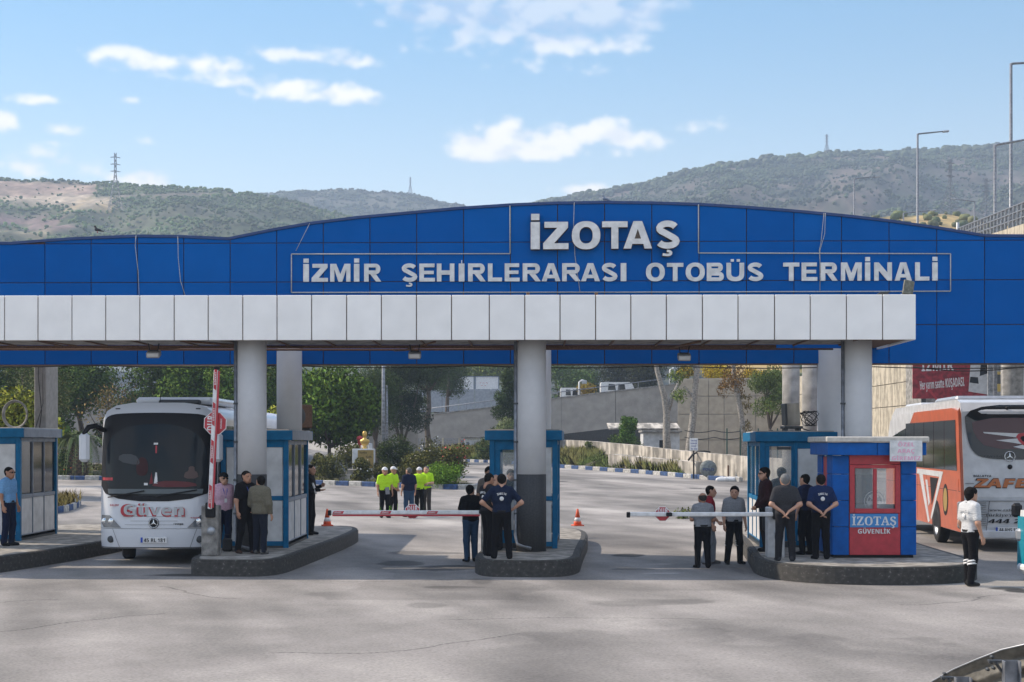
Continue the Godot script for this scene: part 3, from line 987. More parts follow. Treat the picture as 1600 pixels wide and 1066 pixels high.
func sign_letter(sg: Node3D, ch: String, x0: float, x1: float, y0: float, y1: float, depth: float, called: String) -> void:
	var a := sgn(x0, y1)
	var b := sgn(x1, y0)
	var w := b.x - a.x
	var h := b.y - a.y
	var front := 0.03 + depth
	var shapes: Array = glyph(ch, w, h)
	var o: MeshInstance3D = null
	var face := mb()
	for poly in shapes:
		var moved := PackedVector2Array()
		for p in poly: moved.append(p + a)
		prism(face, moved, 0.03, front)
	o = obj(called, face, M.letter, sg)
	if depth > 0.1:
		var side := mb()
		for poly in shapes:
			var moved := PackedVector2Array()
			for p in poly: moved.append(p + a)
			var bigger := Geometry2D.offset_polygon(moved, 0.006)
			prism(side, bigger[0], 0.024, front - 0.02)
		obj("letter_return", side, M.letter_side, o)

# heavy block capitals as outlines (w by h); pieces of one letter meet edge to edge
func glyph(ch: String, w: float, h: float) -> Array:
	var s := h * 0.255   # stem
	var b := h * 0.215   # bar
	match ch:
		"I", "İ":
			var out := [V2([0, 0, w, 0, w, h, 0, h])]
			if ch == "İ": out.append(V2([w * 0.04, h * 1.07, w * 0.96, h * 1.07, w * 0.96, h * 1.30, w * 0.04, h * 1.30]))
			return out
		"Z": return [V2([0, 0, w, 0, w, b, w * 0.43, b, w * 0.98, h - b, w * 0.98, h, w * 0.05, h, w * 0.05, h - b, w * 0.56, h - b, 0, b])]
		"T": return [V2([(w - s) / 2, 0, (w + s) / 2, 0, (w + s) / 2, h - b, w, h - b, w, h, 0, h, 0, h - b, (w - s) / 2, h - b])]
		"L": return [V2([0, 0, w, 0, w, b, s, b, s, h, 0, h])]
		"E": return [V2([0, 0, w, 0, w, b * 0.95, s, b * 0.95, s, h * 0.41, w * 0.92, h * 0.41, w * 0.92, h * 0.60, s, h * 0.60, s, h - b * 0.95, w * 0.97, h - b * 0.95, w * 0.97, h, 0, h])]
		"H": return [V2([0, 0, s, 0, s, h * 0.38, w - s, h * 0.38, w - s, 0, w, 0, w, h, w - s, h, w - s, h * 0.62, s, h * 0.62, s, h, 0, h])]
		"N": return [V2([0, 0, s * 0.95, 0, s * 0.95, h * 0.56, w - s * 0.95, 0, w, 0, w, h, w - s * 0.95, h, w - s * 0.95, h * 0.44, s * 0.95, h, 0, h])]
		"M": return [V2([0, 0, s * 0.9, 0, s * 0.9, h * 0.70, w * 0.5 - s * 0.42, 0, w * 0.5 + s * 0.42, 0, w - s * 0.9, h * 0.70, w - s * 0.9, 0, w, 0, w, h, w - s * 1.3, h, w * 0.5, h * 0.42, s * 1.3, h, 0, h])]
		"A":
			var k := s * 1.08
			var m := w * 0.5
			return [V2([0, 0, k, 0, k + (m - k) * 0.17, h * 0.17, w - k - (m - k) * 0.17, h * 0.17, w - k, 0, w, 0, m + s * 0.62, h, m, h, m, h * 0.72, m + w * 0.115, h * 0.36, m - w * 0.115, h * 0.36, m, h * 0.72, m, h, m - s * 0.62, h])]
		"O", "Ü":
			var out2: Array = []
			if ch == "O":
				for side in 2:
					var p := PackedVector2Array()
					var q := PackedVector2Array()
					for i in 17:
						var a := (PI * i / 16.0) + (PI * 0.5 if side == 0 else -PI * 0.5)
						p.append(Vector2(w * 0.5 * (1.0 + sup(cos(a), 0.88)), h * 0.5 + (h * 0.515) * sup(sin(a), 0.88)))
						q.append(Vector2(w * 0.5 + (w * 0.5 - s * 1.08) * sup(cos(a), 0.9), h * 0.5 + (h * 0.515 - b * 0.98) * sup(sin(a), 0.9)))
					q.reverse()
					p.append_array(q)
					out2.append(p)
			else:
				var p := PackedVector2Array([Vector2(0, h)])
				for i in 13:
					var a := PI + PI * i / 12.0
					p.append(Vector2(w * 0.5 + w * 0.5 * sup(cos(a), 0.8), h * 0.40 + h * 0.415 * sup(sin(a), 0.8)))
				p.append(Vector2(w, h))
				p.append(Vector2(w - s, h))
				for i in 13:
					var a := TAU - PI * i / 12.0
					p.append(Vector2(w * 0.5 + (w * 0.5 - s) * cos(a), h * 0.40 + (h * 0.415 - b * 1.05) * sin(a)))
				p.append(Vector2(s, h))
				out2.append(p)
				out2.append(V2([w * 0.24, h * 1.06, w * 0.42, h * 1.06, w * 0.42, h * 1.2, w * 0.24, h * 1.2]))
				out2.append(V2([w * 0.58, h * 1.06, w * 0.76, h * 1.06, w * 0.76, h * 1.2, w * 0.58, h * 1.2]))
			return out2
		"S", "Ş":
			var spine := PackedVector2Array()
			var cx := w * 0.5
			var rx := w * 0.5 - s * 0.5
			var ru := h * 0.27 - b * 0.5
			for i in 11:
				var a := deg_to_rad(18.0 + 222.0 * i / 10.0)
				spine.append(Vector2(cx + rx * 0.93 * cos(a), h * 0.735 + (h * 0.275 - b * 0.5) * sin(a)))
			for i in range(1, 12):
				var a := deg_to_rad(62.0 - 222.0 * i / 11.0)
				spine.append(Vector2(cx + rx * cos(a), h * 0.265 + (h * 0.275 - b * 0.5) * sin(a)))
			var out3: Array = [ribbon(spine, s * 0.98, b * 1.05)]
			if ch == "Ş":
				var tail := PackedVector2Array()
				for i in 8:
					var a := deg_to_rad(100.0 - 205.0 * i / 7.0)
					tail.append(Vector2(w * 0.50 + w * 0.14 * cos(a), -h * 0.17 + h * 0.075 * sin(a)))
				tail.append(Vector2(w * 0.30, -h * 0.225))
				out3.append(ribbon(tail, s * 0.42, b * 0.42))
			return out3
		"R":
			return [V2([0, 0, s, 0, s, h, 0, h]), bowl(s, w * 0.95, h * 0.42, h, s, b * 0.95), V2([w * 0.36, h * 0.41, w * 0.70, h * 0.41, w, 0, w - s * 1.15, 0])]
		"B":
			return [V2([0, 0, s, 0, s, h, 0, h]), bowl(s, w * 0.94, h * 0.50, h, s, b * 0.92), bowl(s, w, 0.0, h * 0.497, s, b * 0.92)]
	return [V2([0, 0, w, 0, w, h, 0, h])]

func sup(v: float, p: float) -> float: return signf(v) * pow(absf(v), p)

func bowl(x0: float, x1: float, y0: float, y1: float, s: float, b: float) -> PackedVector2Array:
	var p := PackedVector2Array([Vector2(x0, y0)])
	var r := (y1 - y0) * 0.5
	var q := PackedVector2Array()
	for i in 13:
		var a := -PI * 0.5 + PI * i / 12.0
		p.append(Vector2(x1 - r * 0.9 + r * 0.9 * cos(a), y0 + r + r * sin(a)))
		q.append(Vector2(x1 - r * 0.9 + (r * 0.9 - s) * cos(a), y0 + r + (r - b) * sin(a)))
	p.append(Vector2(x0, y1))
	p.append(Vector2(x0, y1 - b))
	q.reverse()
	p.append_array(q)
	p.append(Vector2(x0, y0 + b))
	return p

# a band along a line: as wide as s where it runs upright, as b where it lies
func ribbon(line: PackedVector2Array, s: float, b: float) -> PackedVector2Array:
	var l := PackedVector2Array()
	var r := PackedVector2Array()
	for i in line.size():
		var t := (line[mini(i + 1, line.size() - 1)] - line[maxi(i - 1, 0)]).normalized()
		var n := Vector2(-t.y, t.x)
		var half := 0.5 * lerpf(b, s, t.y * t.y)
		l.append(line[i] + n * half)
		r.append(line[i] - n * half)
	r.reverse()
	l.append_array(r)
	return l

func column(x: float, d: float, r: float, label: String, pipe: bool) -> void:
	var t := thing("column", label, "column", Vector3(wx(x, d), 0.32, -d), 0.0, "columns of the gate")
	var st := mb(true)
	cyl(st, Vector3(0, 1.62, 0), Vector3(0, 4.42, 0), r, r, 40)
	obj("shaft", st, M.column, t)
	st = mb(true)
	cyl(st, Vector3(0, 0, 0), Vector3(0, 1.617, 0), r + 0.006, r + 0.006, 40)
	obj("painted_foot", st, M.column_base, t)
	if pipe:
		st = mb(true)
		tube(st, [Vector3(-r - 0.02, 4.4, 0.1), Vector3(-r - 0.02, 0.35, 0.1), Vector3(-r + 0.02, 0.16, 0.16), Vector3(-r + 0.3, 0.08, 0.34)], 0.036, 10)
		obj("drain_pipe", st, M.galvanised, t)
		for y in [0.8, 1.5, 2.3, 3.1]:
			st = mb()
			box(st, Vector3(-r - 0.01, y, 0.1), Vector3(0.1, 0.035, 0.085))
			obj("pipe_clip", st, M.dark_steel, t)

func rear_column(x: float, d: float, w: float, label: String, foot := 0.0) -> void:
	var t := thing("pillar", label, "pillar", Vector3(wx(x, d), 0.32, -d), 0.0, "pillars under the sign wall")
	var st := mb(true)
	cyl(st, Vector3(0, foot, 0), Vector3(0, 4.4, 0), w * 0.5, w * 0.5, 32)
	obj("shaft", st, M.column, t)

# ---------------------------------------------------------------- islands, booths, kiosk
func smooth_loop(p: PackedVector2Array, times := 2) -> PackedVector2Array:
	for k in times:
		var q := PackedVector2Array()
		for i in p.size():
			var a := p[i]
			var b := p[(i + 1) % p.size()]
			q.append(a.lerp(b, 0.25))
			q.append(a.lerp(b, 0.75))
		p = q
	return p

const KERB := 0.32

func island(label: String, corners: Array) -> void:
	# corners: x, distance pairs
	var p := smooth_loop(V2(corners), 3)
	var t := thing("kerbed_island", label, "traffic island", Vector3.ZERO, 0.0, "kerbed islands between the lanes")
	t.set_meta("kind", "structure")
	var st := mb(true)
	var inner := Geometry2D.offset_polygon(p, -0.05)[0]
	var mid := Geometry2D.offset_polygon(p, -0.02)[0]
	prism(st, p, 0.0, KERB - 0.05, LAID)
	var st2 := mb()
	# rounded shoulder: two rings
	prism(st2, mid, KERB - 0.05, KERB - 0.015, LAID)
	prism(st2, inner, KERB - 0.015, KERB, LAID)
	var st_side := mb()
	prism(st_side, p, 0.0, KERB - 0.05, LAID)
	obj("kerb", st_side, M.kerb_dark, t)
	obj("kerb_shoulder", st2, M.kerb_dark, t)
	var st3 := mb()
	prism(st3, Geometry2D.offset_polygon(p, -0.16)[0], KERB - 0.02, KERB + 0.006, LAID)
	obj("paving", st3, M.island_top, t)

func islands() -> void:
	island("dark kerbed island at the far left under the guard in a light blue shirt", [-13.2, 29.4, -10.6, 29.6, -10.1, 31.0, -9.45, 35.0, -9.1, 40.5, -9.6, 42.5, -11.5, 43, -13.2, 43])
	island("dark kerbed island between the white bus and the left barrier lane", [-6.55, 30.0, -5.6, 29.8, -4.6, 29.8, -4.4, 32, -4.0, 39, -4.1, 41.6, -4.9, 42.6, -5.9, 41.6, -6.3, 36])
	island("dark kerbed island under the middle column and booth", [-0.85, 29.9, 0.2, 29.6, 1.3, 29.8, 1.5, 33, 1.95, 38.6, 1.85, 40.8, 1.1, 41.6, 0.3, 40.8, -0.6, 34])
	island("dark kerbed island with the scuffed rounded nose under the kiosk", [4.7, 29.6, 5.6, 28.2, 7.2, 27.9, 8.7, 28.6, 9.1, 30.2, 9.2, 34, 9.7, 41, 8, 43, 5.9, 42.5, 5.6, 38, 5.1, 33])

# a ticket booth: blue steel frame, white infill, one long side of glass and panels; its front right corner at the origin
func booth(label: String, where: Vector3, turn: float, w: float, l: float, h: float, kind: int) -> Node3D:
	var t := thing("ticket_booth", label, "ticket booth", where, turn, "ticket booths on the islands")
	var r := 0.055
	var frame: Material = M.booth_blue
	var side: Material = M.booth_grey if kind == 0 else M.booth_blue
	var st := mb()
	box(st, Vector3(-w / 2, 0.06, -l / 2), Vector3(w - 0.04, 0.12, l - 0.04))
	obj("floor", st, M.dark_steel, t)
	# corner posts
	for c in [[-r, -r], [-w + r, -r], [-r, -l + r], [-w + r, -l + r]]:
		st = mb()
		box(st, Vector3(c[0], h / 2 - 0.1, c[1]), Vector3(2 * r, h - 0.2, 2 * r), 0.008)
		obj("post", st, frame, t)
	# roof with a deep blue edge
	for e in [[Vector3(-w / 2, h - 0.11, 0.05), Vector3(w + 0.2, 0.21, 0.06), frame], [Vector3(-w / 2, h - 0.11, -l - 0.05), Vector3(w + 0.2, 0.21, 0.06), frame], [Vector3(0.07, h - 0.11, -l / 2), Vector3(0.06, 0.21, l + 0.04), side], [Vector3(-w - 0.07, h - 0.11, -l / 2), Vector3(0.06, 0.21, l + 0.04), frame]]:
		st = mb()
		box(st, e[0], e[1], 0.01)
		obj("roof_edge", st, e[2], t)
	st = mb()
	box(st, Vector3(-w / 2, h - 0.03, -l / 2), Vector3(w + 0.08, 0.1, l + 0.04), 0.02)
	obj("roof", st, M.concrete_dark, t)
	# front: a wide rail in the middle, white panels beside a door leaf
	var half := (w - 4 * r) / 2
	for k in 2:
		var cx := -2 * r - half * (0.5 + k)
		if kind == 2 and k == 1:
			# the door: blue leaf with a pane
			st = mb()
			for rail in [[0.14, 0.24], [1.08, 0.16], [h - 0.32, 0.2]]: box(st, Vector3(cx, rail[0] + rail[1] / 2, -r), Vector3(half, rail[1], 0.06), 0.005)
			for s in [-1, 1]: box(st, Vector3(cx + s * (half / 2 - 0.05), h / 2, -r - 0.004), Vector3(0.1, h - 0.3, 0.05), 0.005)
			var dr := obj("door", st, frame, t)
			st = mb()
			box(st, Vector3(cx, 1.68, -r), Vector3(half - 0.2, h - 1.62, 0.012))
			obj("pane", st, M.pane, dr)
			st = mb()
			box(st, Vector3(cx, 0.73, -r), Vector3(half - 0.2, 0.7, 0.03))
			obj("door_panel", st, frame, dr)
			st = mb()
			box(st, Vector3(cx + half * 0.1, h - 0.36, 0.03), Vector3(0.3, 0.06, 0.05), 0.01)
			obj("door_closer", st, M.dark_steel, dr)
			continue
		if kind == 1 and k == 1:
			st = mb()
			for rail in [[0.12, 0.28], [1.05, 0.12], [h - 0.42, 0.3]]: box(st, Vector3(cx, rail[0] + rail[1] / 2, -r), Vector3(half + 0.01, rail[1], 0.07), 0.005)
			for s in [-1, 1]: box(st, Vector3(cx + s * (half / 2 - 0.06), h / 2, -r - 0.004), Vector3(0.12, h - 0.3, 0.06), 0.005)
			obj("door", st, frame, t)
			st = mb()
			box(st, Vector3(cx, 1.62, -r), Vector3(half - 0.24, 0.9, 0.012))
			obj("pane", st, M.pane, t)
			st = mb()
			box(st, Vector3(cx, 0.72, -r), Vector3(half - 0.24, 0.66, 0.03))
			obj("panel", st, M.booth_white, t)
			continue
		for row in 2:
			var ya: float = [0.14, 1.12][row]
			var yb: float = [1.04, h - 0.36][row]
			st = mb()
			box(st, Vector3(cx, (ya + yb) / 2, -r), Vector3(half - 0.03, yb - ya, 0.05), 0.006)
			obj("panel", st, M.booth_white, t)
		for e in [[1.08, 0.1], [0.10, 0.1], [h - 0.29, 0.16]]:
			st = mb()
			box(st, Vector3(cx, e[0], -r + 0.012), Vector3(half, e[1], 0.06), 0.006)
			obj("rail", st, frame, t)
	st = mb()
	box(st, Vector3(-w / 2, h / 2, -r + 0.02), Vector3(0.07, h - 0.3, 0.07), 0.006)
	obj("mullion", st, frame, t)
	# long sides: three bays of panel below, glass above
	for s in 2:
		var x := -r if s == 0 else -w + r
		var bay := (l - 4 * r) / 3.0
		for k in 3:
			var cz := -2 * r - bay * (k + 0.5)
			st = mb()
			box(st, Vector3(x, 0.56, cz), Vector3(0.045, 0.84, bay - 0.05), 0.006)
			obj("panel", st, M.booth_white, t)
			var low_blind: float = [0.75, 0.62, 0.7][k] if kind == 0 else 0.0
			if low_blind > 0.0:
				for q in (2 if k > 0 else 1):
					var wide := (bay - 0.06) / (2.0 if k > 0 else 1.0)
					st = mb()
					box(st, Vector3(x - 0.012 * (1 - 2 * s), 1.1 + low_blind / 2, cz + (0.25 if q == 0 else -0.25) * (bay if k > 0 else 0.0)), Vector3(0.02, low_blind - (0.1 if q == 1 else 0.0), wide - 0.02), 0.003)
					obj("blind", st, M.booth_white, t)
			st = mb()
			box(st, Vector3(x, (1.1 + h - 0.3) / 2, cz), Vector3(0.012, h - 0.3 - 1.1, bay - 0.04))
			obj("window", st, M.pane if kind > 0 else M.dark_glass, t)
			if k < 2:
				st = mb()
				box(st, Vector3(x, h / 2, -2 * r - bay * (k + 1)), Vector3(0.08, h - 0.3, 0.05), 0.006)
				obj("mullion", st, side, t)
		for y in [0.1, 1.03, h - 0.27]:
			st = mb()
			box(st, Vector3(x, y, -l / 2), Vector3(0.07, 0.09, l - 4 * r), 0.006)
			obj("rail", st, side, t)
	# back wall, a counter and a chair back inside
	st = mb()
	box(st, Vector3(-w / 2, 0.62, -l + r), Vector3(w - 4 * r, 0.95, 0.04))
	obj("panel", st, M.booth_white, t)
	st = mb()
	box(st, Vector3(-w / 2, 1.65, -l + r), Vector3(w - 4 * r, 1.1, 0.012))
	obj("window", st, M.pane, t)
	st = mb()
	box(st, Vector3(-0.32, 0.86, -l * 0.55), Vector3(0.4, 0.05, l * 0.6))
	obj("counter", st, M.booth_grey, t)
	return t

func air_conditioner(label: String, where: Vector3, turn: float, m: Material) -> void:
	var t := thing("air_conditioner", label, "air conditioner", where, turn, "air conditioners on the booth roofs")
	var st := mb()
	box(st, Vector3(0, 0.33, 0), Vector3(0.72, 0.54, 0.28), 0.02)
	obj("casing", st, m, t)
	st = mb(true)
	lathe(st, [Vector2(0.0, 0.0), Vector2(0.06, 0.012), Vector2(0.21, 0.012), Vector2(0.225, 0.0)], 20, Transform3D(Basis(Vector3.RIGHT, PI / 2), Vector3(-0.1, 0.33, 0.142)))
	obj("fan_grille", st, M.dark_steel, t)
	for s in [-1, 1]:
		st = mb()
		box(st, Vector3(s * 0.26, 0.03, 0), Vector3(0.06, 0.06, 0.34))
		obj("foot", st, M.dark_steel, t)

func booths() -> void:
	booth("grey sided ticket booth at the far left beside the guard in light blue", Vector3(-11.37, KERB, -35.5), 0.0, 1.44, 2.9, 2.62, 0)
	booth("blue and white ticket booth behind the column on the left island", Vector3(-4.84, KERB, -33.2), 0.0, 1.46, 3.3, 2.55, 0)
	booth("blue and white ticket booth behind the middle column", Vector3(0.975, KERB, -33.0), -0.047, 1.46, 3.3, 2.55, 1)
	booth("blue ticket booth with a glazed door beside the red kiosk", Vector3(6.95, KERB, -33.3), -0.07, 1.56, 3.3, 2.52, 2)
	air_conditioner("rusty air conditioner on the far left booth roof beside a coil of hose", Vector3(-12.6, KERB + 2.62, -36.3), 0.3, M.rust)
	air_conditioner("air conditioner standing on the roof behind the left island's column", Vector3(-4.95, KERB + 2.56, -35.4), 0.9, M.rust)
	# the tilted box on the right booth
	var t := thing("air_conditioner", "pale upright air conditioner on the right booth roof with tangled cables", "air conditioner", Vector3(wx(1237, 34.2), KERB + 2.54, -34.2), 0.12, "air conditioners on the booth roofs")
	var st := mb()
	box(st, Vector3(0, 0.08, 0), Vector3(0.42, 0.06, 0.36), 0.01)
	for s in [-1, 1]: box(st, Vector3(s * 0.15, 0.025, 0), Vector3(0.05, 0.05, 0.3))
	obj("stand", st, M.dark_steel, t)
	st = mb()
	box(st, Vector3(0.0, 0.37, 0), Vector3(0.3, 0.5, 0.3), 0.015, Basis(Vector3.BACK, 0.04))
	obj("casing", st, M.whitewash, t)
	st = mb()
	box(st, Vector3(-0.17, 0.37, 0.02), Vector3(0.05, 0.48, 0.3), 0.01, Basis(Vector3.BACK, 0.04))
	obj("dark_side", st, M.dark_steel, t)
	st = mb(true)
	for k in 6:
		var pts: Array = []
		for i in 10:
			var a := i * 0.8 + k
			pts.append(Vector3(0.36 + 0.16 * cos(a * 1.3) + 0.015 * k, 0.12 + 0.16 + 0.17 * sin(a + k * 0.7), 0.08 + 0.05 * sin(a * 2.0)))
		pts[0] = Vector3(0.16, 0.4, 0.05)
		tube(st, pts, 0.008, 5)
	tube(st, [Vector3(0.2, 0.05, 0.18), Vector3(0.4, -0.02, 0.28), Vector3(0.8, -0.3, 0.30), Vector3(1.2, -0.62, 0.3), Vector3(1.45, -0.7, 0.3)], 0.014, 6)
	obj("cable", st, M.wire, t)
	# hose coil, far left
	t = thing("hose_coil", "coil of hose hanging in front of the far left air conditioner", "hose", Vector3(wx(24, 35.8), KERB + 2.64 + 0.3, -35.8))
	st = mb(true)
	for k in 3:
		var pts: Array = []
		for i in 25: pts.append(Vector3((0.26 + 0.015 * k) * cos(TAU * i / 24.0), (0.30 + 0.012 * k) * sin(TAU * i / 24.0), 0.02 * k))
		tube(st, pts, 0.018, 6)
	obj("hose", st, M.soffit, t)
	# the small red and blue kiosk
	kiosk()

func kiosk() -> void:
	var d := 30.3
	var w := 1.66
	var l := 1.5
	var h := 2.36
	var t := thing("security_kiosk", "small red and blue guard kiosk with a sliding window", "kiosk", Vector3(wx(1366.5, d), KERB, -d), 0.0)
	var st := mb()
	box(st, Vector3(0, 0.03, -l / 2), Vector3(w - 0.1, 0.06, l - 0.1))
	obj("skid", st, M.black, t)
	# blue cassettes up both front corners and around the sides
	var ys := [0.06, 0.62, 1.14, 1.66, 2.03]
	for s in [-1, 1]:
		var wide := 0.33 if s < 0 else 0.31
		for k in 4:
			st = mb()
			box(st, Vector3(s * (w / 2 - wide / 2), (ys[k] + ys[k + 1]) / 2, -0.03), Vector3(wide - 0.006, ys[k + 1] - ys[k] - 0.008, 0.06), 0.008)
			obj("cassette", st, M.kiosk_blue, t)
		for k in 4:
			for q in 3:
				if s < 0 and q == 1 and k > 0: continue
				st = mb()
				box(st, Vector3(s * (w / 2 - 0.03), (ys[k] + ys[k + 1]) / 2, -0.065 - (l - 0.07) * (q + 0.5) / 3.0), Vector3(0.06, ys[k + 1] - ys[k] - 0.008, (l - 0.07) / 3.0 - 0.008), 0.008)
				obj("cassette", st, M.kiosk_blue, t)
	st = mb()
	box(st, Vector3(0, 0.53, -l + 0.03), Vector3(w - 0.13, 0.96, 0.05))
	obj("back_wall", st, M.booth_white, t)
	st = mb()
	box(st, Vector3(0, 1.5, -l + 0.03), Vector3(w - 0.13, 0.96, 0.01))
	obj("back_pane", st, M.pane, t)
	st = mb()
	box(st, Vector3(-w / 2 + 0.035, 1.05, -0.75), Vector3(0.03, 1.9, 0.42), 0.006)
	obj("side_door", st, M.red, t)
	# red front
	var fx0 := -w / 2 + 0.335
	var fx1 := w / 2 - 0.315
	var cx := (fx0 + fx1) / 2
	var fw := fx1 - fx0
	st = mb()
	box(st, Vector3(cx, 0.475, -0.035), Vector3(fw - 0.006, 0.82, 0.06), 0.006)
	obj("apron", st, M.red, t)
	st = mb()
	box(st, Vector3(cx, 1.95, -0.035), Vector3(fw - 0.006, 0.2, 0.06), 0.006)
	obj("header", st, M.red, t)
	var win := mb()
	for s in [-1, 1]: box(win, Vector3(cx + s * (fw / 2 - 0.055), 1.368, -0.02), Vector3(0.1, 0.956, 0.08), 0.008)
	box(win, Vector3(cx, 0.935, -0.018), Vector3(fw - 0.2, 0.09, 0.085), 0.008)
	box(win, Vector3(cx, 1.81, -0.018), Vector3(fw - 0.2, 0.07, 0.085), 0.008)
	box(win, Vector3(cx + 0.0, 1.37, -0.012), Vector3(0.07, 0.79, 0.07), 0.008)
	var wf := obj("window_frame", win, M.red, t)
	for s in [-1, 1]:
		st = mb()
		box(st, Vector3(cx + s * (fw - 0.26) / 4, 1.37, -0.035), Vector3((fw - 0.27) / 2, 0.8, 0.008))
		obj("pane", st, M.pane, wf)
	# inside: a fan, a shelf
	st = mb(true)
	for k in 3:
		var pts: Array = []
		for i in 21: pts.append(Vector3(cx + 0.02 + (0.2 - 0.06 * k) * cos(TAU * i / 20.0), 1.12 + (0.2 - 0.06 * k) * sin(TAU * i / 20.0), -0.14))
		tube(st, pts, 0.006, 5)
	for k in 4:
		var a := TAU * k / 4.0
		tri(st, Vector3(cx + 0.02, 1.12, -0.15), Vector3(cx + 0.02 + 0.16 * cos(a), 1.12 + 0.16 * sin(a), -0.16), Vector3(cx + 0.02 + 0.16 * cos(a + 0.8), 1.12 + 0.16 * sin(a + 0.8), -0.145))
	cyl(st, Vector3(cx + 0.02, 0.7, -0.16), Vector3(cx + 0.02, 1.12, -0.16), 0.015)
	obj("desk_fan", st, M.white, t)
	st = mb()
	box(st, Vector3(0, 0.72, -0.5), Vector3(w - 0.2, 0.04, 0.8))
	obj("counter", st, M.booth_white, t)
	# roof: blue edge cassettes with a pale slab on top
	st = mb()
	box(st, Vector3(-0.47, 2.16, -l / 2 + 0.03), Vector3(0.97, 0.25, l + 0.3), 0.01)
	obj("roof_edge", st, M.kiosk_blue, t)
	st = mb()
	box(st, Vector3(0.5, 2.16, -l / 2 + 0.03), Vector3(0.955, 0.25, l + 0.3), 0.01)
	obj("roof_edge", st, M.kiosk_blue, t)
	st = mb()
	box(st, Vector3(0.01, 2.345, -l / 2 + 0.04), Vector3(2.02, 0.115, l + 0.42), 0.02)
	obj("roof", st, mat(lin(0.62, 0.58, 0.52), 0.85, 0.0, M.faint, 0.8), t)
	# lettering
	st = mb()
	box(st, Vector3(cx - 0.02, 0.745, 0.002), Vector3(fw - 0.06, 0.27, 0.012), 0.003)
	var plate := obj("name_plate", st, mat(lin(0.04, 0.22, 0.52), 0.5), t)
	letters("lettering", "İZOTAŞ", M.white, plate, Vector3(cx - 0.02, 0.735, 0.012), 0.17, fw - 0.14, 0.008, Basis.IDENTITY, serif)
	letters("lettering", "GÜVENLİK", M.white, t, Vector3(cx - 0.02, 0.53, 0.002), 0.088, 0.64, 0.008)
	# paper notice taped to the roof edge
	var nt := thing("notice", "white notice with pale pink capitals fixed to the kiosk roof edge", "notice", Vector3(wx(1415.5, 30.05), KERB + 2.03, -30.03), 0.0)
	st = mb()
	box(st, Vector3(0, 0.09, 0), Vector3(0.635, 0.405, 0.012), 0.003)
	obj("board", st, M.white, nt)
	var pink := mat(lin(0.75, 0.36, 0.50), 0.7)
	for k in 3: letters("lettering", ["ÖZEL", "ARAÇ", "GİREMEZ"][k], pink, nt, Vector3(0, [0.215, 0.085, -0.055][k], 0.007), 0.075, [0.32, 0.34, 0.56][k], 0.004)

# ---------------------------------------------------------------- plants
class Leaves:
	var v := PackedVector3Array()
	var n := PackedVector3Array()
	var c := PackedColorArray()
	var i := PackedInt32Array()
	func mesh() -> ArrayMesh:
		var a := []
		a.resize(Mesh.ARRAY_MAX)
		a[Mesh.ARRAY_VERTEX] = v
		a[Mesh.ARRAY_NORMAL] = n
		a[Mesh.ARRAY_COLOR] = c
		a[Mesh.ARRAY_INDEX] = i
		var m := ArrayMesh.new()
		m.add_surface_from_arrays(Mesh.PRIMITIVE_TRIANGLES, a)
		return m

func leaf(L: Leaves, p: Vector3, along_: Vector3, side: Vector3, up: Vector3, col: Color) -> void:
	var k := L.v.size()
	L.v.append(p - along_ * 0.5)
	L.v.append(p + side)
	L.v.append(p + along_ * 0.5 + up * 0.0)
	L.v.append(p - side)
	for q in 4:
		L.n.append(up)
		L.c.append(col)
	for q in [0, 2, 1, 0, 3, 2]: L.i.append(k + q)

func ball(r: RandomNumberGenerator) -> Vector3:
	var z := r.randf_range(-1, 1)
	var a := r.randf() * TAU
	var s := sqrt(1.0 - z * z)
	return Vector3(s * cos(a), z, s * sin(a))

# leaves through a few round clumps, thicker towards each clump's outside
func foliage(L: Leaves, clumps: Array, count: int, size: float, col: Color, spread: float, r: RandomNumberGenerator, slim := 0.45, droop := 0.0) -> void:
	count = int(count * 2.2)
	size *= 1.15
	col = Color(minf(col.r * 1.3, 0.5), minf(col.g * 1.2, 0.45), col.b * 0.85)
	var total := 0.0
	for c in clumps: total += c[1] * c[1]
	for c in clumps:
		var k := int(count * c[1] * c[1] / total)
		var tone := r.randf_range(0.8, 1.2)
		for j in k:
			var dir := ball(r)
			var p: Vector3 = c[0] + dir * c[1] * pow(r.randf(), 0.42) * Vector3(1, 0.82, 1)
			var along_ := (ball(r) + Vector3.DOWN * droop).normalized() * size * r.randf_range(0.6, 1.3)
			var nrm := (dir * 0.7 + ball(r) * 0.9 + Vector3.UP * 0.3).normalized()
			var side := along_.cross(nrm).normalized() * along_.length() * slim * 0.5
			var t := tone * r.randf_range(1.0 - spread, 1.0 + spread)
			leaf(L, p, along_, side, nrm, Color(col.r * t * r.randf_range(0.9, 1.15), col.g * t, col.b * t * r.randf_range(0.8, 1.15)))

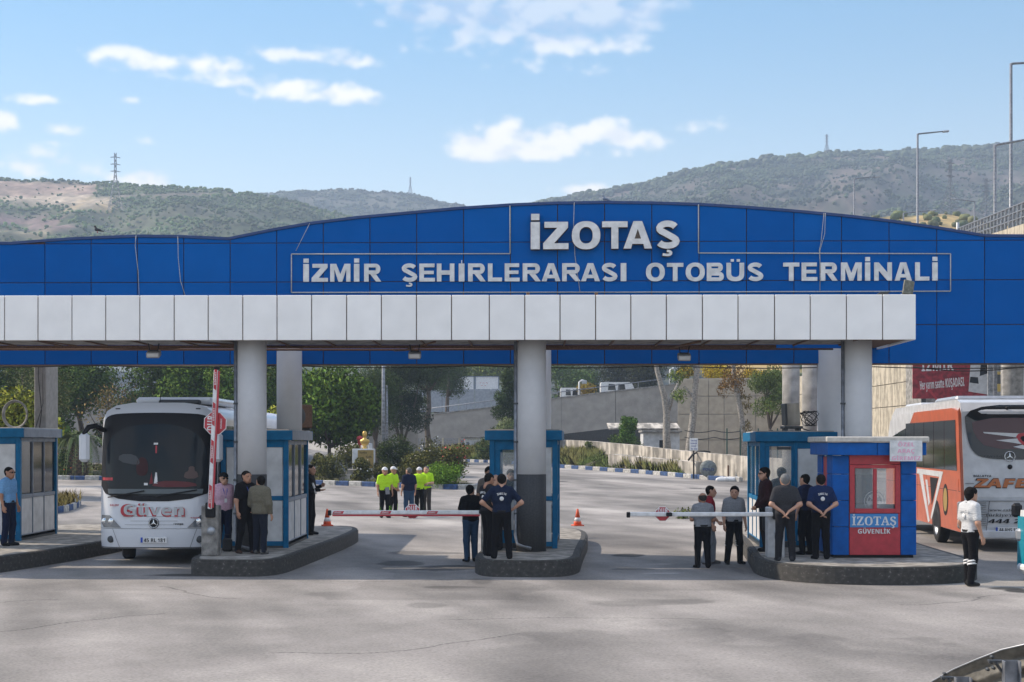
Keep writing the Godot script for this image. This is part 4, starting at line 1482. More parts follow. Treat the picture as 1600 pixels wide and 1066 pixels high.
# a tree: tapered trunk, limbs to its clumps, crown; lobes says how many clumps, low where the crown begins
func tree(called: String, label: String, where: Vector3, h: float, w: float, low: float, lobes: int, count: int, size: float, col: Color, bark: Material, seed_: int, opt := {}) -> Node3D:
	var r := RandomNumberGenerator.new()
	r.seed = seed_
	var t := thing(called, label, str(opt.get("category", "tree")), where, 0.0, str(opt.get("group", "")))
	var lean: Vector3 = opt.get("lean", Vector3.ZERO)
	var cw := w * 0.5
	var ch := h * (1.0 - low) * 0.5
	var mid := Vector3(lean.x, h * (low + (1.0 - low) * 0.5), lean.z)
	var clumps: Array = []
	for i in lobes:
		var dir := ball(r)
		var p := mid + Vector3(dir.x * cw, dir.y * ch, dir.z * cw) * pow(r.randf(), 0.4) * 0.74
		if opt.get("cone", false):
			var f := (i + 0.5) / lobes
			p = mid + Vector3(dir.x * cw * (1.0 - f) * 0.8, (f * 2.0 - 1.0) * ch * 0.9, dir.z * cw * (1.0 - f) * 0.8)
			clumps.append([p, w * lerpf(0.26, 0.10, f)])
			continue
		clumps.append([p, w * r.randf_range(0.19, 0.31) * opt.get("lobe", 1.0)])
	var tr: float = opt.get("trunk", h * 0.022)
	if low > 0.02 or opt.has("trunk"):
		var st := mb(true)
		var fork: float = h * maxf(low, 0.12)
		var pts: Array = [Vector3(0, -0.2, 0)]
		for i in range(1, 5):
			var f := i / 4.0
			pts.append(Vector3(lean.x * f * 0.7 + r.randf_range(-1, 1) * tr * 0.5, fork * f, lean.z * f * 0.7))
		tube(st, pts, [tr * 1.35, tr * 1.05, tr * 0.95, tr * 0.85, tr * 0.75], 9, true, 0.06)
		obj("trunk", st, bark, t)
		for i in mini(lobes, opt.get("limbs", 5)):
			st = mb(true)
			var a: Vector3 = pts[-1]
			var b: Vector3 = clumps[i][0]
			tube(st, [a - Vector3(0, 0.2 * tr, 0), a.lerp(b, 0.5) + Vector3(0, -0.06 * h * (1.0 - low), 0), b], [tr * 0.6, tr * 0.42, tr * 0.15], 6)
			obj("limb", st, bark, t)
	var L := Leaves.new()
	foliage(L, clumps, count, size, col, opt.get("spread", 0.35), r, opt.get("slim", 0.5), opt.get("droop", 0.0))
	if opt.has("flower"):
		var fc: Color = opt.flower
		for i in opt.get("flowers", 40):
			var c: Array = clumps[r.randi() % lobes]
			var dir := ball(r)
			dir.y = absf(dir.y)
			for q in 3:
				var al: Vector3 = ball(r) * float(opt.get("bloom", 0.09))
				leaf(L, c[0] + dir * c[1] * 1.02, al, al.cross(dir).normalized() * al.length() * 0.5, dir, fc)
	var o := MeshInstance3D.new()
	o.name = "crown"
	o.mesh = L.mesh()
	o.material_override = M.leaf
	t.add_child(o)
	return t

func grass(called: String, label: String, poly: PackedVector2Array, count: int, tall: float, col: Color, lift: Callable, seed_: int) -> void:
	var r := RandomNumberGenerator.new()
	r.seed = seed_
	var L := Leaves.new()
	for k in 9:
		var p := Vector3(r.randf_range(-0.12, 0.12), 0, r.randf_range(-0.12, 0.12))
		var tip := Vector3(r.randf_range(-0.25, 0.25), r.randf_range(0.6, 1.0), r.randf_range(-0.25, 0.25))
		var side := Vector3(tip.z, 0, -tip.x).normalized() * 0.022 + Vector3(0.012, 0, 0)
		var t := r.randf_range(0.75, 1.25)
		leaf(L, p + tip * 0.5, tip, side, Vector3(0.2, 0.8, 0.5).normalized(), Color(t, t, t))
	var mm := MultiMesh.new()
	mm.transform_format = MultiMesh.TRANSFORM_3D
	mm.use_colors = true
	mm.mesh = L.mesh()
	var lo := Vector2(1e9, 1e9)
	var hi := -lo
	for p in poly:
		lo = lo.min(p)
		hi = hi.max(p)
	mm.instance_count = count
	var n := FastNoiseLite.new()
	n.seed = seed_
	n.frequency = 0.25
	var i := 0
	while i < count:
		var p := Vector2(r.randf_range(lo.x, hi.x), r.randf_range(lo.y, hi.y))
		if not Geometry2D.is_point_in_polygon(p, poly): continue
		var k := n.get_noise_2d(p.x, p.y)
		var s := tall * clampf(0.75 + k * 1.1, 0.2, 1.5) * r.randf_range(0.6, 1.3)
		mm.set_instance_transform(i, Transform3D(Basis(Vector3.UP, r.randf() * TAU).scaled(Vector3(0.7 + s, s, 0.7 + s)), Vector3(p.x, lift.call(p) - 0.02, -p.y)))
		var dry := clampf(0.35 + k * 1.4 + r.randf_range(-0.2, 0.2), 0.0, 1.0)
		var c := col.lerp(Color(0.25, 0.20, 0.085), dry * 0.6)
		mm.set_instance_color(i, c * r.randf_range(0.75, 1.25))
		i += 1
	var o := MultiMeshInstance3D.new()
	o.name = numbered(called)
	o.multimesh = mm
	o.material_override = M.leaf
	add_child(o)
	tag(o, label, "grass", "", "stuff")

func by_land(p: Vector2) -> float: return land(p.y)

# the rough bank rises from its kerb towards the wall
func by_bank(p: Vector2) -> float:
	var line := [150.0, -10.4, 128.0, -1.9, 107.0, 3.3, 95.7, 8.0, 85.5, 11.0, 80.0, 12.6]
	var x := 11.0
	for i in range(0, 10, 2):
		if p.y <= line[i] and p.y >= line[i + 2]: x = lerpf(line[i + 1], line[i + 3], (line[i] - p.y) / (line[i] - line[i + 2]))
	return land(p.y) + clampf((p.x - x) * 0.24, 0.0, 0.85) * smoothstep(90.0, 98.0, p.y)

# painted kerb of alternate blue and white blocks
func painted_kerb(label: String, line: Array, block: float, first := 0) -> void:
	var t := thing("painted_kerb", label, "kerb", Vector3.ZERO, 0.0, "blue and white kerbs")
	t.set_meta("kind", "structure")
	var pts := V2(line)
	var k := first
	var meshes := {}
	for i in pts.size() - 1:
		var a := pts[i]
		var b := pts[i + 1]
		var n := maxi(1, int(round(a.distance_to(b) / block)))
		for j in n:
			var p := a.lerp(b, (j + 0.5) / n)
			var len_ := a.distance_to(b) / n
			var st := mb()
			box(st, Vector3.ZERO, Vector3(len_ - 0.03, 0.36, 0.24), 0.03)
			var o := obj("kerb_block", st, M.kerb_blue if k % 2 == 0 else M.kerb_white, t, Vector3(p.x, land(p.y) + 0.06 + rng.randf_range(-0.012, 0.012), -p.y))
			o.rotation.y = (b - a).angle() + rng.randf_range(-0.012, 0.012)
			k += 1

func slab(called: String, label: String, poly: PackedVector2Array, lift: float, m: Material, cut := 2.0, rise := false) -> void:
	var st := mb(true)
	var up := func(p: Vector2) -> float: return by_bank(p) if rise else by_land(p)
	var lo := 1e9
	var hi := -1e9
	for p in poly:
		lo = minf(lo, p.y)
		hi = maxf(hi, p.y)
	var y := lo
	while y < hi:
		var band := V2([-400, y, 400, y, 400, y + cut, -400, y + cut])
		for piece in Geometry2D.intersect_polygons(poly, band):
			var ids := Geometry2D.triangulate_polygon(piece)
			for i in range(0, ids.size(), 3):
				var a := piece[ids[i]]
				var b := piece[ids[i + 1]]
				var c := piece[ids[i + 2]]
				if (b - a).cross(c - a) < 0.0:
					var s := b
					b = c
					c = s
				tri(st, Vector3(a.x, float(up.call(a)) + lift, -a.y), Vector3(b.x, float(up.call(b)) + lift, -b.y), Vector3(c.x, float(up.call(c)) + lift, -c.y))
		y += cut
	structure(called, st, m, label)

# an upright wall along a line of (x, distance, bottom, top)
func wall(called: String, label: String, line: Array, thick: float, m: Material, coping := 0.0, category := "wall") -> Node3D:
	var t := thing(called, label, category)
	for i in range(0, line.size() - 4, 4):
		var a := Vector3(line[i], 0, -line[i + 1])
		var b := Vector3(line[i + 4], 0, -line[i + 5])
		var n := (b - a).cross(Vector3.UP).normalized() * thick * 0.5
		var st := mb()
		var q: Array[Vector3] = []
		for s in [1, -1]:
			q.append(a + n * s + Vector3.UP * line[i + 2])
			q.append(b + n * s + Vector3.UP * line[i + 6])
			q.append(b + n * s + Vector3.UP * line[i + 7])
			q.append(a + n * s + Vector3.UP * line[i + 3])
		quad(st, q[0], q[1], q[2], q[3])
		quad(st, q[5], q[4], q[7], q[6])
		quad(st, q[3], q[2], q[6], q[7])
		quad(st, q[1], q[5], q[6], q[2])
		quad(st, q[4], q[0], q[3], q[7])
		quad(st, q[4], q[5], q[1], q[0])
		obj("wall_length", st, m, t)
		if coping > 0.0:
			st = mb()
			var c: Array[Vector3] = []
			for e in [a + Vector3.UP * line[i + 3], b + Vector3.UP * line[i + 7]]:
				for s in [1, -1]:
					for up in [-0.02, 0.1]: c.append(e + n * s * (1.0 + coping) + Vector3.UP * up)
			quad(st, c[0], c[4], c[5], c[1])
			quad(st, c[6], c[2], c[3], c[7])
			quad(st, c[1], c[5], c[7], c[3])
			quad(st, c[4], c[0], c[2], c[6])
			obj("coping", st, M.concrete, t)
	return t

func lamp(label: String, where: Vector3, h: float, reach: Vector3, r: float, group := "street lamps beyond the gate") -> void:
	var t := thing("street_lamp", label, "street lamp", where, 0.0, group)
	var st := mb(true)
	tube(st, [Vector3.ZERO, Vector3(0, h * 0.5, 0), Vector3(0, h, 0)], [r * 1.25, r, r * 0.7], 8)
	obj("pole", st, M.galvanised, t)
	if reach.length() < 0.01: return
	st = mb(true)
	tube(st, [Vector3(0, h - 0.05, 0), Vector3(0, h, 0) + reach * 0.05, Vector3(0, h, 0) + reach], [r * 0.7, r * 0.6, r * 0.45], 6)
	obj("arm", st, M.galvanised, t)
	st = mb()
	box(st, Vector3(0, h, 0) + reach * 1.08 + Vector3(0, -0.02, 0), Vector3(reach.length() * 0.24, 0.14, 0.3), 0.04, Basis(Vector3.BACK, atan2(reach.y, reach.x)))
	obj("lamp_head", st, M.steel, t)

# a lattice pylon
func pylon(label: String, where: Vector3, h: float, w: float, thick: float) -> void:
	var t := thing("power_pylon", label, "pylon", where, 0.4, "pylons on the hills")
	var st := mb()
	var width := func(f: float) -> float: return w * (1.0 - f * 1.45) if f < 0.6 else w * 0.13
	var levels := 11
	for i in levels:
		var f0 := float(i) / levels
		var f1 := float(i + 1) / levels
		var a: float = width.call(f0)
		var b: float = width.call(f1)
		for k in 4:
			var u := Vector3(1 if k in [0, 3] else -1, 0, 1 if k < 2 else -1)
			var v := Vector3(1 if (k + 1) % 4 in [0, 3] else -1, 0, 1 if (k + 1) % 4 < 2 else -1)
			tube(st, [u * a + Vector3.UP * f0 * h, u * b + Vector3.UP * f1 * h], thick, 4, false)
			tube(st, [u * a + Vector3.UP * f0 * h, v * b + Vector3.UP * f1 * h], thick * 0.6, 4, false)
			tube(st, [v * a + Vector3.UP * f0 * h, u * b + Vector3.UP * f1 * h], thick * 0.6, 4, false)
	obj("lattice", st, M.galvanised, t)
	for f in [0.68, 0.80, 0.92]:
		st = mb()
		tube(st, [Vector3(-w * 0.75, f * h, 0), Vector3(0, f * h + w * 0.16, 0), Vector3(w * 0.75, f * h, 0)], thick, 4)
		tube(st, [Vector3(-w * 0.75, f * h, 0), Vector3(w * 0.75, f * h, 0)], thick * 0.7, 4)
		obj("cross_arm", st, M.galvanised, t)

func background() -> void:
	verges()
	walls_behind()
	trees()
	far_things()
	monument()

func verges() -> void:
	# the median with roses and the palm, its kerb sweeping round to the right
	var front := [-60.0, 90.5, -25.5, 86, -22.8, 85, -10.4, 79.6, -4.6, 75.0, -2.6, 73.6]
	painted_kerb("blue and white kerb of the rose bed behind the police", front + [-1.7, 74.2, -1.5, 76.0], 0.95)
	var soil := mat(lin(0.13, 0.115, 0.06), 0.95, 0.0, M.blotch, 0.5)
	var med := V2([-60, 90.7, -25.5, 86.2, -22.8, 85.2, -10.4, 79.8, -4.6, 75.2, -2.6, 73.8, -1.9, 74.3, -1.7, 76, -3.0, 84, -7, 96, -12, 106, -60, 120])
	slab("rose_bed_ground", "earth and turf of the rose bed median", med, 0.1, soil)
	grass("rose_bed_grass", "short grass growing on the rose bed median", med, 12000, 0.30, Color(0.11, 0.165, 0.05), by_land, 71)
	# the far kerb and the rough grass bank before the stained wall
	painted_kerb("blue and white kerb along the rough grass bank on the right", [-10.4, 150, -1.9, 128, 3.3, 107, 8.0, 95.7, 11.0, 85.5, 12.4, 83.0], 1.15)
	var bank := V2([-10.2, 150.2, -1.7, 128.2, 3.5, 107.2, 8.2, 95.9, 11.1, 86.0, 13.2, 85.6, 9.0, 99, 6.0, 110, 3.7, 116, 2.0, 150])
	slab("grass_bank", "earth bank under the rough grass on the right", bank, 0.12, soil, 2.0, true)
	grass("rough_grass", "tall rough grass on the bank before the stained wall", V2([-8.2, 146.2, -1.5, 128.4, 3.6, 107.4, 8.2, 96.4, 10.0, 90.5, 10.2, 91.5, 7.0, 100, 6.0, 110, 3.7, 116, 2.0, 140]), 15000, 0.72, Color(0.11, 0.165, 0.05), by_bank, 72)
	# small kerbed nose on the left lane
	var nose := smooth_loop(V2([-19.2, 53.2, -16.9, 53.3, -16.2, 55, -16.6, 58.5, -17.2, 61, -22, 62, -22, 55]), 2)
	slab("planter_ground", "earth of the small planted nose beside the left island", nose, 0.2, soil)
	var ring: Array = []
	for p in nose: ring.append_array([p.x, p.y])
	ring.append_array([nose[0].x, nose[0].y])
	painted_kerb("blue and white kerb of the small planted nose on the left", ring, 0.7)
	grass("planter_grass", "dry weeds on the small planted nose at the left", nose, 900, 0.35, Color(0.13, 0.135, 0.05), func(p): return land(p.y) + 0.2, 73)
	var rock := thing("boulder", "grey boulder among weeds on the small planted nose", "rock", Vector3(-17.9, 0.25, -54.4))
	var st := mb(true)
	var prof := [Vector2(0, 0.42), Vector2(0.22, 0.38), Vector2(0.36, 0.2), Vector2(0.4, 0), Vector2(0.3, -0.1)]
	prof.reverse()
	lathe(st, prof, 9, Transform3D(Basis.from_scale(Vector3(1.3, 1, 0.8)), Vector3.ZERO))
	obj("stone", st, M.concrete, rock)

func walls_behind() -> void:
	var st: SurfaceTool
	# the ramp rising to the right
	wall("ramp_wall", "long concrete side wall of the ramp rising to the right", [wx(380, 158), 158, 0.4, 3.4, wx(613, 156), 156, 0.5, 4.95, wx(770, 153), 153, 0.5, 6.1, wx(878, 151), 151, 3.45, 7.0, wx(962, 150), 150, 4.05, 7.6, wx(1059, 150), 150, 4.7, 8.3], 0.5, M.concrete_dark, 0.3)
	var rail := thing("ramp_railing", "thin railing along the top of the concrete ramp", "railing")
	st = mb(true)
	tube(st, [Vector3(wx(613, 156), 5.6, -156), Vector3(wx(770, 153), 6.8, -153), Vector3(wx(1059, 150), 9.0, -150)], 0.05, 5)
	obj("handrail", st, M.galvanised, rail)
	for k in 16:
		var f := k / 15.0
		var p := Vector3(wx(613, 156), 4.95, -156).lerp(Vector3(wx(1059, 150), 8.3, -150), f)
		st = mb()
		box(st, p + Vector3(0, 0.35, 0), Vector3(0.07, 0.75, 0.07))
		obj("post", st, M.galvanised, rail)
	# soffit, and a sheet coloured dark for the deep shade under the ramp
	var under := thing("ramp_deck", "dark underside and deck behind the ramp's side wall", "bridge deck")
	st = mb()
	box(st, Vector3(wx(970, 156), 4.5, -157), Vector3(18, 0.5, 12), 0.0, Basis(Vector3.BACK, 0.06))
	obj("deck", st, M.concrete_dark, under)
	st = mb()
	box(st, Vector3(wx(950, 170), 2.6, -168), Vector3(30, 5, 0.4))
	obj("back_wall", st, M.kerb_dark, under)  # dark sheet, its colour stands for shade
	# retaining wall in cast panels
	var ret := thing("retaining_wall", "tall beige retaining wall of cast concrete panels", "wall")
	var line := [Vector2(wx(1059, 141), 141), Vector2(wx(1230, 139), 139), Vector2(wx(1330, 124), 124), Vector2(wx(1436, 104), 104), Vector2(31, 96)]
	var rows := [0.3, 2.85, 5.2, 6.85, 8.45]
	for i in line.size() - 1:
		var a: Vector2 = line[i]
		var b: Vector2 = line[i + 1]
		var n := int(round(a.distance_to(b) / 1.42))
		var turn := (b - a).angle()
		st = mb()
		var m := (a + b) * 0.5
		box(st, Vector3(m.x, 4.3, -m.y) + Vector3(sin(turn), 0, cos(turn)) * -0.3, Vector3(a.distance_to(b), 8.4, 0.4), 0.0, Basis(Vector3.UP, turn))
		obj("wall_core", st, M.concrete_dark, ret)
		for j in n:
			for k in 4:
				var p := a.lerp(b, (j + 0.5) / n)
				st = mb()
				box(st, Vector3.ZERO, Vector3(a.distance_to(b) / n - 0.035, rows[k + 1] - rows[k] - 0.04, 0.16), 0.02)
				var o := obj("concrete_panel", st, M.concrete_wall if i == 0 else M.concrete_lit, ret, Vector3(p.x, (rows[k] + rows[k + 1]) * 0.5, -p.y))  # turned lengths get a paler colour, with the sun on them painted in
				o.rotation.y = turn
				o.position += Vector3(rng.randf_range(-0.01, 0.01), 0, rng.randf_range(-0.015, 0.015))
	# stained white wall along the bank, and the short block before it
	wall("stained_wall", "long low whitewashed wall streaked with rain stains", [wx(872, 118), 118, 0.8, 2.85, wx(929, 110), 110, 0.8, 2.70, wx(1000, 102), 102, 0.7, 2.42, wx(1059, 95), 95, 0.6, 2.15, wx(1173, 84.6), 84.6, 0.4, 1.83, wx(1290, 78), 78, 0.3, 1.7], 0.28, M.whitewash)
	wall("short_wall", "short stained block wall in the grass before the long low wall", [wx(958, 101), 101, 0.6, 1.86, wx(1030, 95.5), 95.5, 0.6, 1.62, wx(1096, 90), 90, 0.5, 1.47], 0.7, M.whitewash)
	# hut beside the gum trees
	var hut := thing("white_hut", "small whitewashed hut with a square window under the ramp", "hut", Vector3(wx(1031, 121), 0.9, -121), 0.0)
	st = mb()
	box(st, Vector3(0, 1.25, 0), Vector3(2.85, 2.5, 2.6), 0.02)
	obj("wall", st, M.booth_white, hut)
	st = mb()
	box(st, Vector3(0, 2.58, 0.1), Vector3(3.15, 0.16, 3.1), 0.02)
	obj("roof", st, M.concrete, hut)
	st = mb()
	box(st, Vector3(0.15, 1.55, 1.3), Vector3(0.62, 0.7, 0.05), 0.01)
	obj("window", st, M.dark_glass, hut)
	var shed := thing("tin_shed", "low shed roof of pale sheeting behind the white hut", "shed", Vector3(wx(1005, 130), 0.9, -130))
	st = mb()
	box(st, Vector3(0, 3.1, 0), Vector3(6.0, 0.12, 3.0), 0.02, Basis(Vector3.RIGHT, 0.16))
	obj("roof", st, M.whitewash, shed)
	for s in [-1, 1]:
		st = mb()
		box(st, Vector3(s * 2.6, 1.5, 0.9), Vector3(0.12, 3.0, 0.12))
		obj("post", st, M.dark_steel, shed)
	# chain fence on green posts before the retaining wall
	var gf := thing("green_post_fence", "sagging wire fence on green posts behind the low wall", "fence")
	for x in [1136, 1157, 1185, 1215]:
		st = mb()
		box(st, at(x, 0, 112) * Vector3(1, 0, 1) + Vector3(0, 2.2, 0), Vector3(0.09, 2.9, 0.09))
		obj("post", st, mat(lin(0.02, 0.07, 0.05), 0.6), gf)
	st = mb(true)
	for y in [3.5, 3.0]:
		var pts: Array = []
		for k in 13: pts.append(Vector3(lerpf(wx(1065, 114), wx(1215, 110), k / 12.0), y - 0.16 * absf(sin(k * PI / 4.0)), -112.0))
		tube(st, pts, 0.03, 4)
	obj("wire", st, M.wire, gf)
	# welded mesh fence with pale posts
	var mf := thing("mesh_fence", "pale welded mesh fence before the ramp wall", "fence")
	for k in 9:
		st = mb()
		box(st, Vector3(wx(588 + k * 26.0, 149), 1.95, -149), Vector3(0.2, 2.25, 0.2), 0.01)
		obj("post", st, M.concrete_lit, mf)
	st = mb()
	for k in 90:
		var x := wx(588 + k * 2.35, 149)
		quad(st, Vector3(x - 0.022, 0.9, -149.02), Vector3(x + 0.022, 0.9, -149.02), Vector3(x + 0.022, 3.0, -149.02), Vector3(x - 0.022, 3.0, -149.02))
	for k in 12: tube(st, [Vector3(wx(588, 149), 0.95 + k * 0.185, -149), Vector3(wx(800, 149), 0.95 + k * 0.185, -149)], 0.02, 4, false)
	var mesh_ := obj("mesh", st, M.galvanised, mf)
	mesh_.set_meta("kind", "stuff")
	# cabin beside the mesh fence
	var cab := thing("white_cabin", "small white cabin with a door at the end of the mesh fence", "cabin", Vector3(wx(744, 147), 0.93, -147))
	st = mb()
	box(st, Vector3(-0.25, 1.05, 0), Vector3(1.7, 2.1, 2.0), 0.02)
	obj("wall", st, M.white, cab)
	st = mb()
	box(st, Vector3(0.98, 1.0, 0), Vector3(0.75, 2.0, 1.9), 0.02)
	obj("side_wall", st, M.concrete, cab)
	st = mb()
	box(st, Vector3(0.05, 2.2, 0.1), Vector3(2.9, 0.12, 2.5), 0.02)
	obj("roof", st, M.concrete, cab)
	st = mb()
	box(st, Vector3(-0.2, 0.95, 1.01), Vector3(0.62, 1.75, 0.05), 0.01)
	obj("door", st, M.booth_white, cab)
	for s in [-1, 1]:
		st = mb()
		box(st, Vector3(-0.2 + s * 0.58, 1.35, 1.0), Vector3(0.26, 0.8, 0.05), 0.01)
		obj("window", st, M.booth_grey, cab)
	# white parapet of the descending side road
	wall("white_parapet", "white parapet of the side road left of the monument", [wx(425, 112), 112, 1.0, 3.62, wx(481, 110), 110, 0.9, 3.33, wx(530, 106), 106, 0.8, 2.92, wx(579, 101), 101, 0.7, 2.55], 0.25, M.booth_white)
	var road := mat(lin(0.30, 0.295, 0.30), 0.9, 0.0, M.blotch, 0.3)
	# its road bank, rising to the left
	st = mb()
	var a := [Vector3(wx(400, 96), 0.85, -96), Vector3(wx(585, 93), 0.72, -93), Vector3(wx(579, 100.8), 1.5, -100.8), Vector3(wx(425, 111.8), 2.6, -111.8)]
	quad(st, a[0], a[1], a[2], a[3])
	structure("side_road", st, road, "side road climbing behind the rose bed")
	# grey parapet of the upper road at left with sheet seams, cars above
	var up := thing("upper_parapet", "grey sheet parapet of the upper road behind the white bus", "parapet")
	var sheet_m := mat(lin(0.33, 0.36, 0.40), 0.6, 0.3, M.faint, 0.4)
	for k in 12:
		st = mb()
		box(st, Vector3(-36.2 + k * 1.62, 7.4, -130), Vector3(1.58, 2.5, 0.2), 0.02)
		obj("sheet", st, sheet_m, up)
	st = mb()
	box(st, Vector3(-28, 3.2, -130.6), Vector3(40, 6.0, 0.4))
	obj("abutment", st, M.concrete_dark, up)
	# grey panel wall and blank hoardings beyond the pines
	var gw := thing("grey_panel_wall", "grey panelled wall of the upper road beyond the pines", "wall")
	var gm := mat(lin(0.30, 0.33, 0.37), 0.7, 0.1, M.faint, 0.3)
	for k in 9:
		st = mb()
		box(st, Vector3(wx(627 + k * 25.5, 200), 8.0 + k * 0.03, -200), Vector3(2.08, 2.9, 0.2), 0.02)
		obj("wall_panel", st, gm, gw)
	for k in 2:
		var h := thing("blank_hoarding", ["blank white hoarding left of its twin above the grey panel wall", "blank white hoarding with torn print, right of its twin above the grey panel wall"][k], "billboard", Vector3([wx(725.5, 203), wx(761, 203)][k], 10.4, -203), 0.0, "blank hoardings")
		var hw: float = [2.5, 3.0][k]
		st = mb()
		box(st, Vector3(0, 0, 0), Vector3(hw, 1.85, 0.1))
		obj("sheet", st, M.white, h)
		for e in [[0, 0.95, hw + 0.2, 0.12], [0, -0.95, hw + 0.2, 0.12], [-hw / 2 - 0.04, 0, 0.14, 2.0], [hw / 2 + 0.04, 0, 0.14, 2.0]]:
			st = mb()
			box(st, Vector3(e[0], e[1], 0.05), Vector3(e[2], e[3], 0.16))
			obj("frame", st, M.booth_grey, h)
		if k == 1: 
			st = mb()
			for q in 5: box(st, Vector3(-0.9 + q * 0.22, 0.1 - 0.35 * (q % 2), 0.06), Vector3(0.22, 0.05, 0.02), 0.0, Basis(Vector3.BACK, 0.5 - q * 0.3))
			obj("torn_print", st, M.red, h)

func trees() -> void:
	var g_bright := Color(0.058, 0.108, 0.022)
	var g_mid := Color(0.047, 0.084, 0.025)
	var g_dark := Color(0.032, 0.055, 0.022)
	var g_grey := Color(0.075, 0.095, 0.055)
	var g_lime := Color(0.17, 0.20, 0.035)
	tree("broadleaf_tree", "bright green broadleaf tree on a thin trunk behind the left island", stand(515, 92), 7.0, 5.6, 0.24, 30, 11000, 0.24, g_bright, M.bark, 1, {"trunk": 0.13, "group": "trees behind the gate"})
	tree("broadleaf_tree", "mid green tree behind the far left pillar of the left island", stand(458, 100), 7.8, 5.6, 0.12, 24, 7500, 0.24, g_mid, M.bark, 2, {"trunk": 0.2, "group": "trees behind the gate"})
	tree("broadleaf_tree", "round bright green tree above the white bus roof", stand(322, 104), 8.4, 5.6, 0.1, 26, 8500, 0.24, g_bright, M.bark, 3, {"trunk": 0.2, "group": "trees behind the gate"})
	tree("broadleaf_tree", "thin open tree with a bent trunk left of the round tree above the bus", stand(263, 108), 8.6, 6.4, 0.55, 14, 2600, 0.22, g_mid, M.bark, 4, {"trunk": 0.2, "lean": Vector3(-0.5, 0, 0), "limbs": 8, "group": "trees behind the gate"})
	tree("broadleaf_tree", "dark green tree top between the pier and the bus", stand(125, 112), 8.8, 6.6, 0.4, 18, 5200, 0.24, g_mid, M.bark, 5, {"trunk": 0.22, "group": "trees behind the gate"})
	tree("bare_tree", "nearly bare twiggy tree left of the white bus roof", stand(172, 100), 6.2, 4.2, 0.3, 14, 420, 0.16, Color(0.15, 0.12, 0.06), M.bark, 6, {"trunk": 0.09, "limbs": 14, "group": "trees behind the gate"})
	tree("broadleaf_tree", "lime green tree behind the far left booth roof", stand(12, 66), 5.5, 4.2, 0.05, 20, 6500, 0.19, g_lime, M.bark, 7, {"trunk": 0.13, "group": "trees behind the gate"})
	tree("olive_tree", "grey green olive tree behind the lime green tree", stand(52, 78), 7.0, 4.6, 0.2, 15, 4200, 0.15, g_grey, M.bark, 8, {"trunk": 0.16, "slim": 0.28, "group": "trees behind the gate"})
	tree("broadleaf_tree", "tall dark tree at the far left edge behind the olive", stand(10, 96), 9.0, 9.0, 0.2, 20, 6500, 0.2, g_mid, M.bark, 9, {"trunk": 0.22, "group": "trees behind the gate"})
	tree("leafy_bush", "leafy green bush between the pier and the palm", stand(84, 92), 4.0, 2.0, 0.02, 16, 3600, 0.15, Color(0.07, 0.13, 0.04), M.bark, 10, {"category": "bush", "group": "bushes behind the gate"})
	tree("flowering_bush", "bush with orange flowers left of the palm trunk", stand(104, 87), 1.7, 1.6, 0.02, 8, 900, 0.12, g_mid, M.bark, 11, {"category": "bush", "flower": Color(0.7, 0.16, 0.03), "flowers": 8, "group": "bushes behind the gate"})
	# pines and dark conifers left of the middle column
	tree("pine_tree", "dark pine left of the steel pole behind the police", stand(588, 120), 9.2, 5.4, 0.2, 22, 7500, 0.24, g_dark, M.bark, 13, {"trunk": 0.2, "slim": 0.2, "group": "pines behind the gate"})
	tree("pine_tree", "very dark dense pine just right of the steel pole", stand(630, 126), 9.6, 5.2, 0.14, 22, 8000, 0.25, Color(0.02, 0.034, 0.018), M.bark, 14, {"trunk": 0.2, "slim": 0.22, "group": "pines behind the gate"})
	tree("pine_tree", "tall pine with a clear pale trunk before the ramp wall", stand(669, 142), 10.8, 5.0, 0.6, 14, 4600, 0.25, g_dark, M.bark, 15, {"trunk": 0.26, "slim": 0.22, "group": "pines behind the gate"})
	tree("pine_tree", "pine leaning right, behind the ramp railing", stand(694, 168), 12.8, 6.0, 0.52, 16, 5000, 0.27, Color(0.035, 0.062, 0.024), M.bark, 16, {"trunk": 0.26, "slim": 0.22, "lean": Vector3(0.6, 0, 0), "group": "pines behind the gate"})
	tree("round_bush", "round dark green bush above the ramp between pine trunks", stand(635, 162) + Vector3(0, 4.2, 0), 3.6, 4.4, 0.02, 12, 2600, 0.2, Color(0.05, 0.08, 0.035), M.bark, 17, {"category": "bush", "group": "bushes behind the gate"})
	tree("cypress", "tall ragged conifer just left of the middle column", stand(795, 118), 7.6, 4.4, 0.1, 20, 7000, 0.23, Color(0.032, 0.056, 0.024), M.bark, 18, {"trunk": 0.18, "cone": true, "slim": 0.25, "group": "pines behind the gate"})
	tree("olive_tree", "silvery olive bush below the ragged conifer", stand(790, 112), 3.7, 2.6, 0.05, 12, 3000, 0.14, Color(0.10, 0.135, 0.085), M.bark, 19, {"slim": 0.3, "group": "trees behind the gate"})
	tree("broadleaf_tree", "far light green tree top over the blank hoardings", stand(780, 230), 16.5, 12.0, 0.5, 16, 3600, 0.42, Color(0.085, 0.125, 0.04), M.bark, 20, {"group": "far trees over the ramp"})
	for k in 5:
		tree("far_tree", ["far green tree just right of the middle column", "far dark green tree left of the pale trunks over the ramp", "far dark pine mass left of the forked gum tree", "far dark pine right of the forked gum tree", "far hazy tree behind the blank hoardings"][k], stand([884, 915, 975, 1015, 690][k], [196, 205, 200, 190, 250][k]), [12.6, 13.4, 14.5, 14.0, 17.0][k], [7.5, 6.5, 7.5, 6.5, 14][k], 0.3, 14, 3200, 0.36, [Color(0.055, 0.10, 0.035), Color(0.05, 0.085, 0.03), Color(0.025, 0.034, 0.022), Color(0.028, 0.036, 0.022), Color(0.06, 0.08, 0.04)][k], M.bark, 21 + k, {"slim": 0.3, "group": "far trees over the ramp"})
